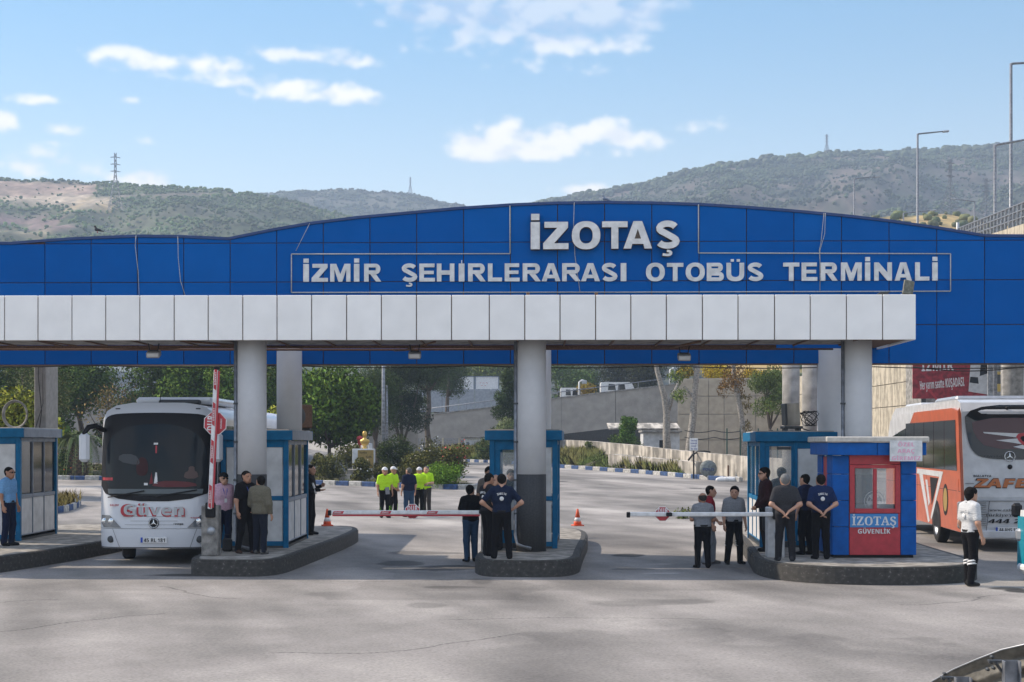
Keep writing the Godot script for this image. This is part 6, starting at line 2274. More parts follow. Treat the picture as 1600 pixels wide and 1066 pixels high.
func white_bus() -> void:
	var D := 32.5
	var t := thing("coach", "white coach facing out of the left lane with a wide dark windscreen", "bus", Vector3(wx(240.0, D), 0, -D), 0.0, "coaches at the gate")
	var paint := mat(lin(0.60, 0.62, 0.66), 0.22)
	paint.clearcoat_enabled = true
	paint.clearcoat = 0.6
	var hw := 1.25
	# the front's surface: rounded in plan, raked back above the belt
	var surf := func(x: float, y: float) -> float:
		var u := absf(x) / hw
		var z := -0.16 * u * u - 0.34 * pow(u, 9.0)
		if y > 1.0: z -= 0.055 * (y - 1.0) + 0.03 * pow(maxf(0.0, y - 1.6), 2.0)
		if y > 3.05: z -= 0.9 * pow(y - 3.05, 2.0) + 0.12 * (y - 3.05)
		if y < 0.75: z -= 0.12 * pow((0.75 - y) / 0.4, 2.0) * 0.5
		return z
	var front := V2([-hw, 0.36, hw, 0.36, hw, 2.9, hw - 0.03, 3.12, hw - 0.12, 3.28, hw - 0.34, 3.40, hw - 0.7, 3.46, -hw + 0.7, 3.46, -hw + 0.34, 3.40, -hw + 0.12, 3.28, -hw + 0.03, 3.12, -hw, 2.9])
	var st := mb(true)
	patch(st, front, surf, 0.0)
	# body behind the front: the same outline drawn back along the length
	var L := 12.2
	var n := front.size()
	for i in n:
		var a := front[i]
		var b := front[(i + 1) % n]
		var za: float = surf.call(a.x, a.y)
		var zb: float = surf.call(b.x, b.y)
		quad(st, Vector3(a.x, a.y, -L), Vector3(b.x, b.y, -L), Vector3(b.x, b.y, zb), Vector3(a.x, a.y, za))
	prism(st, front, -L - 0.02, -L)
	obj("body", st, paint, t)
	# windscreen: black surround with the glass a little proud
	st = mb(true)
	patch(st, round_poly([-1.235, 1.36, 1.235, 1.36, 1.245, 2.2, 1.20, 2.95, 1.1, 3.2, 0.5, 3.24, -0.5, 3.24, -1.1, 3.2, -1.20, 2.95, -1.245, 2.2], 2), surf, 0.012)
	var ws := obj("windscreen_surround", st, M.black, t)
	var tint := mat(lin(0.016, 0.02, 0.025), 0.04)
	tint.metallic_specular = 0.3
	st = mb(true)
	patch(st, round_poly([-1.07, 1.48, 1.07, 1.48, 1.09, 2.3, 1.02, 2.66, 0.72, 2.9, 0.3, 3.0, -0.3, 3.0, -0.72, 2.9, -1.02, 2.66, -1.09, 2.3], 2), surf, 0.024)
	var wind := glass(Color(0.35, 0.42, 0.46), 0.42)
	var glass_ := obj("windscreen", st, tint, ws)
	# things seen through the glass sit just behind it: dash, curtain, seat backs, driver, pennants, mirror
	var seen := mat(lin(0.16, 0.018, 0.024), 0.8)
	var behind := func(called: String, poly: PackedVector2Array, m: Material, off := 0.028) -> void:
		var s := mb(true)
		patch(s, poly, surf, off)
		obj(called, s, m, ws)
	behind.call("dashboard", round_poly([-0.05, 1.66, 0.9, 1.66, 0.86, 1.76, 0.3, 1.80, 0.0, 1.76], 1), mat(lin(0.10, 0.014, 0.018), 0.6))
	behind.call("sill", V2([-1.0, 1.52, 1.0, 1.52, 1.02, 1.62, -1.02, 1.62]), mat(lin(0.10, 0.12, 0.13), 0.5))
	behind.call("seat_back", round_poly([-0.40, 1.9, -0.12, 1.9, -0.14, 2.28, -0.36, 2.3], 2), mat(lin(0.035, 0.008, 0.010), 0.8))
	behind.call("curtain", round_poly([-0.78, 2.2, -0.35, 2.12, -0.3, 2.2, -0.42, 2.36, -0.76, 2.36], 1), mat(lin(0.06, 0.065, 0.07), 0.8))
	behind.call("driver", round_poly([0.62, 1.84, 0.92, 1.84, 0.9, 1.98, 0.84, 2.0, 0.84, 2.1, 0.72, 2.1, 0.72, 2.0, 0.64, 1.97], 1), mat(lin(0.09, 0.06, 0.055), 0.7))
	behind.call("pennant", V2([-0.10, 1.72, -0.02, 1.74, -0.05, 1.98]), seen)
	behind.call("pennant", V2([0.0, 1.74, 0.08, 1.74, 0.06, 1.97, 0.03, 1.97]), M.white)
	behind.call("inner_mirror", V2([-0.02, 2.56, 0.07, 2.56, 0.07, 2.60, -0.02, 2.60]), M.white)
	behind.call("tassel", V2([0.02, 2.38, 0.05, 2.38, 0.05, 2.54, 0.02, 2.54]), M.red)
	behind.call("card", V2([-0.21, 1.70, -0.13, 1.70, -0.13, 1.75, -0.21, 1.75]), M.white)
	behind.call("red_sticker", V2([-1.17, 1.80, -0.90, 1.80, -0.90, 1.86, -1.17, 1.86]), M.red)
	# wipers
	for w in [[-1.0, 1.44, -0.2, 1.58, -0.75, 1.55], [0.05, 1.46, 0.9, 1.60, 0.45, 1.60]]:
		st = mb(true)
		var pts: Array = []
		for k in 8:
			var x := lerpf(w[0], w[2], k / 7.0)
			var y := lerpf(w[1], w[3], k / 7.0)
			pts.append(Vector3(x, y, surf.call(x, y) + 0.05))
		tube(st, pts, 0.014, 5)
		obj("wiper", st, M.black, t)
	# lower front: seams, lamps, grille lines
	for s in [-1, 1]:
		var lamp_ := V2([0.70, 0.80, 1.13, 0.80, 1.20, 0.88, 1.20, 1.06, 0.96, 1.06])
		if s < 0: lamp_ = mirror(lamp_)
		st = mb(true)
		patch(st, lamp_, surf, 0.010, 0.08)
		var hl := obj("headlight", st, mat(lin(0.22, 0.24, 0.26), 0.08, 0.4), t)
		for q in [0.92, 1.09]:
			st = mb(true)
			lathe(st, [Vector2(0.0, 0.0), Vector2(0.05, 0.012), Vector2(0.07, 0.0)], 14, Transform3D(Basis(Vector3.RIGHT, PI / 2), Vector3(q * s, 0.93, surf.call(q * s, 0.93) + 0.012)))
			obj("reflector", st, mat(lin(0.7, 0.72, 0.74), 0.1, 0.8), hl)
		st = mb(true)
		lathe(st, [Vector2(0.0, 0.02), Vector2(0.055, 0.02), Vector2(0.075, 0.005)], 16, Transform3D(Basis(Vector3.RIGHT, PI / 2), Vector3(0.94 * s, 0.55, surf.call(0.94 * s, 0.55) + 0.004)))
		obj("fog_lamp", st, M.dark_steel, t)
		var seam := V2([0.74, 0.37, 0.748, 0.37, 0.90, 0.78, 0.892, 0.78])
		if s < 0: seam = mirror(seam)
		st = mb()
		patch(st, seam, surf, 0.006)
		obj("seam", st, M.dark_steel, t)
	for sm in [[-1.24, 0.775, 1.24, 0.782], [-0.66, 1.035, 0.66, 1.04], [-0.62, 0.86, 0.62, 0.865], [-1.24, 0.365, 1.24, 0.385], [-0.5, 0.94, 0.5, 0.945]]:
		st = mb(true)
		patch(st, V2([sm[0], sm[1], sm[2], sm[1], sm[2], sm[3], sm[0], sm[3]]), surf, 0.006)
		obj("seam", st, M.dark_steel, t)
	star_ring("star_badge", t, Vector3(0, 0.90, surf.call(0, 0.9) + 0.02), 0.095)
	st = mb(true)
	lathe(st, [Vector2(0.0, 0.015), Vector2(0.10, 0.012), Vector2(0.115, 0.0)], 20, Transform3D(Basis(Vector3.RIGHT, PI / 2), Vector3(0, 0.90, surf.call(0, 0.9) + 0.002)))
	obj("badge_disc", st, M.black, t)
	number_plate(t, Vector3(0.0, 0.54, surf.call(0, 0.54) + 0.012), "45 RL 181", 0.56)
	# name across the front: grey letters on a red outline
	var zf: float = surf.call(0.0, 1.2)
	letters("lettering", "Güven", M.red, t, Vector3(-0.022, 1.160, zf + 0.004), 0.262, 1.36, 0.006, Basis.IDENTITY)
	letters("lettering", "Güven", mat(lin(0.42, 0.44, 0.45), 0.4), t, Vector3(0.0, 1.175, zf + 0.011), 0.225, 1.27, 0.006)
	letters("lettering", "BALIKESİR", M.red, t, Vector3(-0.80, 1.275, surf.call(-0.8, 1.27) + 0.006), 0.04, 0.3, 0.004)
	letters("lettering", "Turizm Seyahat", M.red, t, Vector3(0.82, 1.01, surf.call(0.82, 1.0) + 0.008), 0.03, 0.28, 0.004)
	letters("lettering", "Travego", M.dark_steel, t, Vector3(0.50, 0.885, surf.call(0.5, 0.88) + 0.006), 0.035, 0.24, 0.004)
	# roof: hatch, air conditioner, marker lamps, aerial
	st = mb()
	box(st, Vector3(0.1, 3.53, -3.2), Vector3(1.7, 0.16, 3.4), 0.06)
	obj("roof_unit", st, paint, t)
	st = mb()
	box(st, Vector3(0.25, 3.50, -1.55), Vector3(0.9, 0.10, 0.5), 0.03)
	obj("roof_hatch", st, M.dark_steel, t)
	for s in [-1, 1]:
		st = mb()
		box(st, Vector3(0.86 * s, 3.33, surf.call(0.86 * s, 3.33) + 0.012), Vector3(0.10, 0.025, 0.02), 0.004)
		obj("marker_lamp", st, M.dark_steel, t)
	st = mb(true)
	cyl(st, Vector3(0.0, 3.42, -0.6), Vector3(0.0, 3.66, -0.62), 0.01, 0.005, 6)
	obj("aerial", st, M.black, t)
	# side windows (left and right), belt line and doors
	for s in [-1, 1]:
		for k in 7:
			st = mb()
			box(st, Vector3(s * (hw + 0.004), 2.4, -1.5 - k * 1.5), Vector3(0.012, 1.15, 1.44), 0.004)
			obj("side_window", st, M.dark_glass, t)
		for k in 5:
			st = mb()
			box(st, Vector3(s * (hw + 0.003), 0.85, -3.6 - k * 1.5), Vector3(0.01, 0.8, 1.46), 0.004)
			obj("luggage_door", st, paint, t)
		for z in [-2.05, -8.8]: wheel(t, Vector3(s * (hw - 0.22), 0.5, z), 0.22 if z > -5 else 0.0)
	# the drooping mirrors
	for s in [-1, 1]:
		st = mb(true)
		var pts: Array = []
		for q in [[1.14, 2.86, 0.05], [1.30, 2.96, 0.22], [1.42, 2.93, 0.30], [1.50, 2.8, 0.34], [1.51, 2.66, 0.34]]: pts.append(Vector3(s * (q[0] if s < 0 else q[0] - 0.17), q[1], q[2] - 0.45))
		tube(st, pts, [0.05, 0.06, 0.06, 0.05, 0.045], 8)
		var arm := obj("mirror_arm", st, M.black, t)
		st = mb()
		box(st, Vector3(s * (1.50 if s < 0 else 1.33), 2.50, -0.12), Vector3(0.22, 0.62, 0.16), 0.06)
		obj("mirror", st, paint, arm)

func orange_bus() -> void:
	var D := 36.9
	var where := Vector3(wx(1502, D), 0, -D)
	var t := thing("coach", "orange and white coach seen from behind at the right edge", "bus", where, -0.094, "coaches at the gate")
	# local: x to the right across the rear from its left corner, z towards the camera
	var W := 2.55
	var L := 12.2
	var orange := mat(lin(0.52, 0.088, 0.014), 0.3, 0.0, M.faint, 0.3)
	orange.clearcoat_enabled = true
	orange.clearcoat = 0.5
	var white := mat(lin(0.66, 0.67, 0.69), 0.25, 0.0, M.faint, 0.3)
	white.clearcoat_enabled = true
	white.clearcoat = 0.5
	# side profile, extruded across: z along the length (rear at 0), y up
	var prof := V2([0.0, 0.42, 0.02, 1.3, -0.06, 1.9, -0.22, 2.7, -0.34, 3.36, -0.5, 3.58, -0.9, 3.66, -10.6, 3.66, -11.4, 3.42, -11.95, 2.7, -12.15, 1.4, -12.1, 0.4])
	var turn := Transform3D(Vector3(0, 0, 1), Vector3(0, 1, 0), Vector3(-1, 0, 0), Vector3.ZERO)
	var shape := func(list: PackedVector2Array, x0: float, x1: float, st: SurfaceTool) -> void:
		# outline in (z, y), thickness from x0 to x1
		prism(st, list, -x1, -x0, turn)
	var st := mb()
	shape.call(prof, 0.07, W - 0.07, st)
	obj("body", st, white, t)
	# left side skin
	var lower := V2([-0.02, 0.45, 0.0, 1.3, -0.10, 1.9, -0.30, 2.95, -0.42, 3.38, -1.2, 3.46, -6.8, 3.46, -7.8, 3.0, -8.5, 2.1, -12.1, 2.0, -12.1, 0.42])
	st = mb()
	shape.call(lower, 0.0, 0.075, st)
	obj("side_skin", st, orange, t)
	st = mb()
	shape.call(V2([-6.83, 3.46, -10.6, 3.44, -11.3, 3.25, -11.85, 2.6, -12.05, 2.02, -8.52, 2.12, -7.82, 3.02]), 0.0, 0.072, st)
	obj("side_skin", st, white, t)
	# windows along the side
	var bays := [[-0.72, -2.1], [-2.16, -3.6], [-3.66, -5.1], [-5.16, -6.7], [-6.76, -8.2], [-8.26, -9.7], [-9.76, -11.2]]
	for k in bays.size():
		var a: float = bays[k][0]
		var b: float = bays[k][1]
		var y1 := 3.16 if k < 5 else 3.16 - 0.14 * (k - 4)
		st = mb()
		shape.call(V2([a + (0.22 if k == 0 else 0.0), 1.92, b, 1.92, b, y1 - (0.12 if k > 4 else 0.0), a, y1]), -0.01, 0.01, st)
		obj("side_window", st, M.dark_glass, t)
	# luggage doors as seams
	for z in [-4.8, -6.2, -7.6]:
		st = mb()
		shape.call(V2([z, 0.5, z - 0.012, 0.5, z - 0.012, 1.8, z, 1.8]), -0.003, 0.01, st)
		obj("seam", st, M.dark_steel, t)
	st = mb()
	shape.call(V2([-0.1, 1.42, -12, 1.42, -12, 1.432, -0.1, 1.432]), -0.003, 0.01, st)
	obj("seam", st, M.dark_steel, t)
	# wheel arch and wheels
	for z in [-3.25, -9.3]:
		st = mb()
		var arch := PackedVector2Array()
		for i in 17: arch.append(Vector2(z + 0.62 * cos(PI * i / 16.0), 0.42 + 0.68 * sin(PI * i / 16.0)))
		shape.call(arch, -0.004, 0.02, st)
		obj("wheel_arch", st, M.black, t)
		wheel(t, Vector3(0.13, 0.5, z))
		wheel(t, Vector3(W - 0.15, 0.5, z))
	# white wings and round gold emblem on the side
	var wing_m := white
	for w in [[-2.3, 1.86, -6.2, 1.88, -6.3, 1.74, -2.85, 1.72], [-2.3, 1.86, -2.85, 1.72, -4.1, 0.62, -3.95, 0.55], [-5.9, 1.74, -5.35, 1.74, -4.25, 0.50, -4.45, 0.45], [-4.9, 1.6, -4.6, 1.6, -4.2, 1.0, -4.4, 0.9]]:
		st = mb()
		shape.call(V2(w), -0.008, 0.004, st)
		obj("wing_mark", st, wing_m, t)
	st = mb()
	shape.call(V2([-3.0, 1.68, -4.2, 1.68, -3.95, 0.95]), -0.006, 0.004, st)
	obj("wing_mark", st, M.black, t)
	var ring := PackedVector2Array()
	for i in 24: ring.append(Vector2(-2.0 + 0.36 * cos(TAU * i / 24.0), 1.16 + 0.40 * sin(TAU * i / 24.0)))
	st = mb()
	shape.call(ring, -0.006, 0.004, st)
	var em := obj("emblem", st, M.black, t)
	ring = PackedVector2Array()
	for i in 24: ring.append(Vector2(-2.0 + 0.27 * cos(TAU * i / 24.0), 1.16 + 0.30 * sin(TAU * i / 24.0)))
	st = mb()
	shape.call(ring, -0.010, 0.004, st)
	obj("emblem_ring", st, mat(lin(0.30, 0.20, 0.06), 0.5), em)
	st = mb()
	shape.call(V2([-0.32, 1.42, -0.52, 1.42, -0.52, 1.72, -0.32, 1.72]), -0.006, 0.004, st)
	obj("fuel_flap", st, orange, t)
	# rear wall: surface leaning forward above the belt
	var rear := func(_x: float, y: float) -> float:
		if y < 1.3: return 0.02
		if y < 1.9: return 0.02 - 0.08 * (y - 1.3) / 0.6
		if y < 2.7: return -0.06 - 0.16 * (y - 1.9) / 0.8
		return -0.22 - 0.12 * (y - 2.7) / 0.66 - maxf(0.0, y - 3.36) * 0.6
	var skin := func(called: String, list: Array, m: Material, off: float, parent: Node, rounding := 0) -> MeshInstance3D:
		var s := mb(true)
		patch(s, round_poly(list, rounding) if rounding > 0 else V2(list), rear, off, 0.2, 0.02)
		return obj(called, s, m, parent)
	skin.call("rear_pillar", [0.0, 0.45, 0.05, 0.45, 0.05, 1.3, 0.06, 1.9, 0.06, 3.3, 0.04, 3.46, 0.0, 3.40], orange, 0.028, t)
	var rw: MeshInstance3D = skin.call("rear_window", [0.13, 3.52, 2.42, 3.52, 2.39, 2.75, 2.25, 2.35, 1.9, 2.2, 0.65, 2.2, 0.3, 2.35, 0.17, 2.75], M.dark_glass, 0.03, t, 2)
	skin.call("tinted_film", [0.30, 3.2, 2.25, 3.2, 2.22, 2.8, 1.9, 2.45, 0.65, 2.45, 0.33, 2.8], mat(lin(0.055, 0.012, 0.02), 0.15), 0.034, rw, 1)
	# white winged mark in the window, with a dark eye
	skin.call("wing_mark", [0.56, 2.86, 0.58, 2.83, 1.55, 2.70, 1.5, 2.82], white, 0.040, rw)
	skin.call("wing_mark", [0.85, 2.66, 1.5, 2.56, 1.6, 2.64, 1.55, 2.72], white, 0.042, rw)
	skin.call("wing_mark", [1.25, 2.50, 1.62, 2.42, 1.7, 2.52, 1.6, 2.58], white, 0.044, rw)
	skin.call("wing_mark", [1.30, 2.80, 1.62, 2.86, 1.72, 2.66, 1.6, 2.48, 1.42, 2.58], M.red, 0.046, rw, 1)
	skin.call("wing_mark", [1.40, 2.74, 1.60, 2.78, 1.64, 2.66, 1.5, 2.6], M.black, 0.050, rw, 1)
	letters("lettering", "TRAVEGO", M.dark_steel, rw, Vector3(0.78, 2.27, rear.call(0.8, 2.27) + 0.034), 0.045, 0.55, 0.004)
	star_ring("star_badge", t, Vector3(1.16, 2.27, rear.call(1.1, 2.27) + 0.05), 0.12)
	st = mb(true)
	lathe(st, [Vector2(0.0, 0.04), Vector2(0.03, 0.035), Vector2(0.045, 0.0)], 12, Transform3D(Basis(Vector3.RIGHT, PI / 2), Vector3(1.16, 3.44, rear.call(1.1, 3.44) + 0.03)))
	obj("rear_camera", st, M.black, t)
	st = mb(true)
	lathe(st, [Vector2(0.0, 0.04), Vector2(0.04, 0.03), Vector2(0.06, 0.0)], 12, Transform3D(Basis(Vector3.RIGHT, PI / 2), Vector3(1.16, 2.02, rear.call(1.1, 2.02) + 0.02)))
	obj("handle", st, M.black, t)
	letters("lettering", "MALATYA", M.dark_steel, t, Vector3(0.50, 1.80, rear.call(0.5, 1.8) + 0.03), 0.05, 0.42, 0.004, Basis(Vector3(1, 0, 0), Vector3(0.2, 1, 0), Vector3(0, 0, 1)))
	letters("lettering", "ZAFER", M.black, t, Vector3(1.09, 1.615, rear.call(1.0, 1.6) + 0.03), 0.22, 1.62, 0.006, Basis(Vector3(1, 0, 0), Vector3(0.3, 1, 0), Vector3(0, 0, 1)), heavy)
	letters("lettering", "ZAFER", mat(lin(0.50, 0.16, 0.05), 0.4), t, Vector3(1.09, 1.62, rear.call(1.0, 1.6) + 0.038), 0.19, 1.56, 0.006, Basis(Vector3(1, 0, 0), Vector3(0.3, 1, 0), Vector3(0, 0, 1)), heavy)
	letters("lettering", "www.zafertur.com.tr", M.dark_steel, t, Vector3(1.25, 0.985, 0.045), 0.055, 1.2, 0.004, Basis(Vector3(1, 0, 0), Vector3(0.2, 1, 0), Vector3(0, 0, 1)), serif)
	letters("lettering", "Türkiye'nin Her Yerine", M.dark_steel, t, Vector3(1.35, 0.865, 0.045), 0.065, 1.6, 0.004, Basis(Vector3(1, 0, 0), Vector3(0.25, 1, 0), Vector3(0, 0, 1)), serif)
	letters("lettering", "444 22 44", M.black, t, Vector3(1.30, 0.72, 0.045), 0.10, 1.35, 0.005, Basis(Vector3(1, 0, 0), Vector3(0.25, 1, 0), Vector3(0, 0, 1)))
	# engine flap with curved seams, vent slats, lamps, plate
	for s in [[0.22, 1.20, 2.33, 1.20, 2.33, 1.208, 0.22, 1.208], [0.58, 0.50, 0.588, 0.50, 0.66, 1.2, 0.652, 1.2], [0.1, 1.62, 0.3, 1.62, 0.3, 1.628, 0.1, 1.628], [0.12, 0.62, 0.4, 0.62, 0.4, 0.628, 0.12, 0.628]]:
		skin.call("seam", s, M.dark_steel, 0.030, t)
	for k in 11:
		st = mb()
		box(st, Vector3(0.46, 0.62 + k * 0.055, 0.05), Vector3(0.24, 0.03, 0.02), 0.004, Basis(Vector3.RIGHT, 0.5))
		obj("vent_slat", st, M.steel, t)
	for s in [0.02, W - 0.02]:
		st = mb()
		box(st, Vector3(s, 0.86, -0.02), Vector3(0.2, 0.66, 0.16), 0.04)
		var tl := obj("tail_light", st, mat(lin(0.20, 0.20, 0.21), 0.2), t)
		for q in 2:
			st = mb()
			box(st, Vector3(s, 0.70 + q * 0.34, 0.01), Vector3(0.16, 0.16, 0.12), 0.03)
			obj("lens", st, M.red, tl)
	number_plate(t, Vector3(1.10, 0.44 + 0.08, 0.045), "44 AHS 172", 0.6)
	st = mb()
	box(st, Vector3(W / 2, 0.40, 0.0), Vector3(W - 0.16, 0.22, 0.14), 0.04)
	obj("bumper", st, white, t)
	# roof pods
	st = mb()
	box(st, Vector3(W / 2, 3.72, -4.2), Vector3(1.8, 0.18, 3.0), 0.07)
	obj("roof_unit", st, M.steel, t)
	st = mb()
	box(st, Vector3(W / 2, 3.70, -8.8), Vector3(2.0, 0.12, 2.6), 0.05)
	obj("roof_unit", st, white, t)

func edge_van() -> void:
	# the corner of a teal minibus that the picture's right edge cuts off
	var D := 27.3
	var t := thing("minibus", "teal and white minibus cut off by the right edge, its black mirror in view", "minibus", Vector3(wx(1590, D + 2.0), 0, -D - 2.0), -PI / 2)
	var teal := mat(lin(0.005, 0.22, 0.30), 0.25)
	var st := mb()
	prism(st, V2([-0.02, 0.26, 0.0, 0.8, 0.02, 1.2, 2.0, 1.2, 2.02, 0.95, 2.05, 0.26]), -5.0, 0.0)
	obj("body", st, teal, t)
	st = mb()
	prism(st, V2([0.0, 1.203, 0.04, 1.32, 1.97, 1.32, 2.0, 1.203]), -5.0, -0.05)
	obj("belt", st, M.white, t)
	st = mb()
	prism(st, V2([0.06, 1.323, 0.16, 2.05, 0.3, 2.2, 1.84, 2.2, 1.9, 2.05, 1.97, 1.323]), -5.0, -0.9)
	obj("cabin", st, M.dark_glass, t)
	st = mb()
	box(st, Vector3(1.02, 0.24, -0.06), Vector3(2.0, 0.22, 0.2), 0.08)
	obj("bumper", st, M.white, t)
	st = mb()
	box(st, Vector3(0.08, 0.85, 0.0), Vector3(0.22, 0.24, 0.1), 0.05)
	obj("headlight", st, M.steel, t)
	for z in [-0.9, -3.9]:
		wheel(t, Vector3(0.12, 0.34, z), 0.0, 0.34)
		wheel(t, Vector3(1.85, 0.34, z), 0.0, 0.34)
	st = mb(true)
	tube(st, [Vector3(0.1, 1.24, -0.2), Vector3(-0.02, 1.28, -0.12), Vector3(-0.08, 1.30, -0.05)], 0.03, 6)
	var arm := obj("mirror_arm", st, M.black, t)
	st = mb()
	box(st, Vector3(-0.10, 1.31, -0.02), Vector3(0.12, 0.27, 0.2), 0.05)
	obj("mirror", st, M.black, arm)

# ---------------------------------------------------------------- people
class Flesh:
	var v := PackedVector3Array()
	var n := PackedVector3Array()
	var i := PackedInt32Array()
	func add(o: Flesh, t: Transform3D) -> void:
		var k := v.size()
		for p in o.v: v.append(t * p)
		var b := t.basis.orthonormalized()
		for q in o.n: n.append(b * q)
		for j in o.i: i.append(k + j)
	func mesh() -> ArrayMesh:
		var a := []
		a.resize(Mesh.ARRAY_MAX)
		a[Mesh.ARRAY_VERTEX] = v
		a[Mesh.ARRAY_NORMAL] = n
		a[Mesh.ARRAY_INDEX] = i
		var m := ArrayMesh.new()
		m.add_surface_from_arrays(Mesh.PRIMITIVE_TRIANGLES, a)
		return m

# one smooth surface round tapered bones [a, b, ra, rb]; clips are [normal, limit]: keeps normal . p < limit
func flesh(bones: Array, cell: float, k: float, clips: Array = []) -> Flesh:
	var lo := Vector3.ONE * 1e9
	var hi := -lo
	for b in bones:
		var r := maxf(b[2], b[3]) + cell * 2.5
		lo = lo.min(b[0] - Vector3.ONE * r).min(b[1] - Vector3.ONE * r)
		hi = hi.max(b[0] + Vector3.ONE * r).max(b[1] + Vector3.ONE * r)
	var nx := int((hi.x - lo.x) / cell) + 2
	var ny := int((hi.y - lo.y) / cell) + 2
	var nz := int((hi.z - lo.z) / cell) + 2
	var f := PackedFloat32Array()
	f.resize(nx * ny * nz)
	var inv := 1.0 / k
	for b in bones:
		var a: Vector3 = b[0]
		var ba: Vector3 = b[1] - a
		var l2 := maxf(ba.length_squared(), 1e-9)
		var ra: float = b[2]
		var dr: float = b[3] - ra
		var reach := maxf(b[2], b[3]) + k * 3.0 + cell
		var p0: Vector3 = ((a.min(b[1]) - Vector3.ONE * reach - lo) / cell).max(Vector3.ZERO)
		var p1: Vector3 = (a.max(b[1]) + Vector3.ONE * reach - lo) / cell
		for z in range(int(p0.z), mini(nz, int(p1.z) + 2)):
			for y in range(int(p0.y), mini(ny, int(p1.y) + 2)):
				var row := (z * ny + y) * nx
				for x in range(int(p0.x), mini(nx, int(p1.x) + 2)):
					var pa := lo + Vector3(x, y, z) * cell - a
					var t := clampf(pa.dot(ba) / l2, 0.0, 1.0)
					var d := (pa - ba * t).length() - ra - dr * t
					if d < reach: f[row + x] += exp(-d * inv)
	for q in f.size():
		f[q] = -k * log(f[q]) if f[q] > 0.0 else 1.0
	if not clips.is_empty():
		for z in nz:
			for y in ny:
				for x in nx:
					var q := (z * ny + y) * nx + x
					if f[q] < cell * 2.0:
						var p := lo + Vector3(x, y, z) * cell
						for c in clips: f[q] = maxf(f[q], c[0].dot(p) - c[1])
	var out := Flesh.new()
	var at_cell := {}
	var step := [1, nx, nx * ny]
	var corner := PackedInt32Array()
	for q in 8: corner.append((q & 1) + ((q >> 1) & 1) * nx + ((q >> 2) & 1) * nx * ny)
	var edges := [[0, 1], [2, 3], [4, 5], [6, 7], [0, 2], [1, 3], [4, 6], [5, 7], [0, 4], [1, 5], [2, 6], [3, 7]]
	for q in f.size():
		if f[q] >= 0.0: continue
		for ax in 3:
			for s in [1, -1]:
				var o: int = q + step[ax] * s
				if o < 0 or o >= f.size() or f[o] < 0.0: continue
				var e: int = q if s > 0 else o
				var u: int = step[(ax + 1) % 3]
				var w: int = step[(ax + 2) % 3]
				var ids := PackedInt32Array()
				for c in [e - u - w, e - w, e, e - u]:
					if not at_cell.has(c):
						var sum := Vector3.ZERO
						var cnt := 0
						for ed in edges:
							var fa := f[c + corner[ed[0]]]
							var fb := f[c + corner[ed[1]]]
							if (fa < 0.0) != (fb < 0.0):
								var t := fa / (fa - fb)
								var A := Vector3(ed[0] & 1, (ed[0] >> 1) & 1, (ed[0] >> 2) & 1)
								var B := Vector3(ed[1] & 1, (ed[1] >> 1) & 1, (ed[1] >> 2) & 1)
								sum += A.lerp(B, t)
								cnt += 1
						var base := Vector3(c % nx, (c / nx) % ny, c / (nx * ny))
						var g := Vector3.ZERO
						for r in 8:
							var val := clampf(f[c + corner[r]], -cell * 2.0, cell * 2.0)
							g += Vector3(val if r & 1 else -val, val if r & 2 else -val, val if r & 4 else -val)
						at_cell[c] = out.v.size()
						out.v.append(lo + (base + sum / maxf(cnt, 1)) * cell)
						out.n.append(g.normalized())
					ids.append(at_cell[c])
				if s < 0: ids.reverse()
				out.i.append_array([ids[0], ids[2], ids[1], ids[0], ids[3], ids[2]])
	return out

var head_skin: Flesh
var hair_mesh: Dictionary = {}
var hand_skin: Array = []
var shoe_mesh: ArrayMesh
var eye_mesh: ArrayMesh
var skin_mats: Array = []
var figure_cache := {}

func V(x: float, y: float, z: float) -> Vector3: return Vector3(x, y, z)

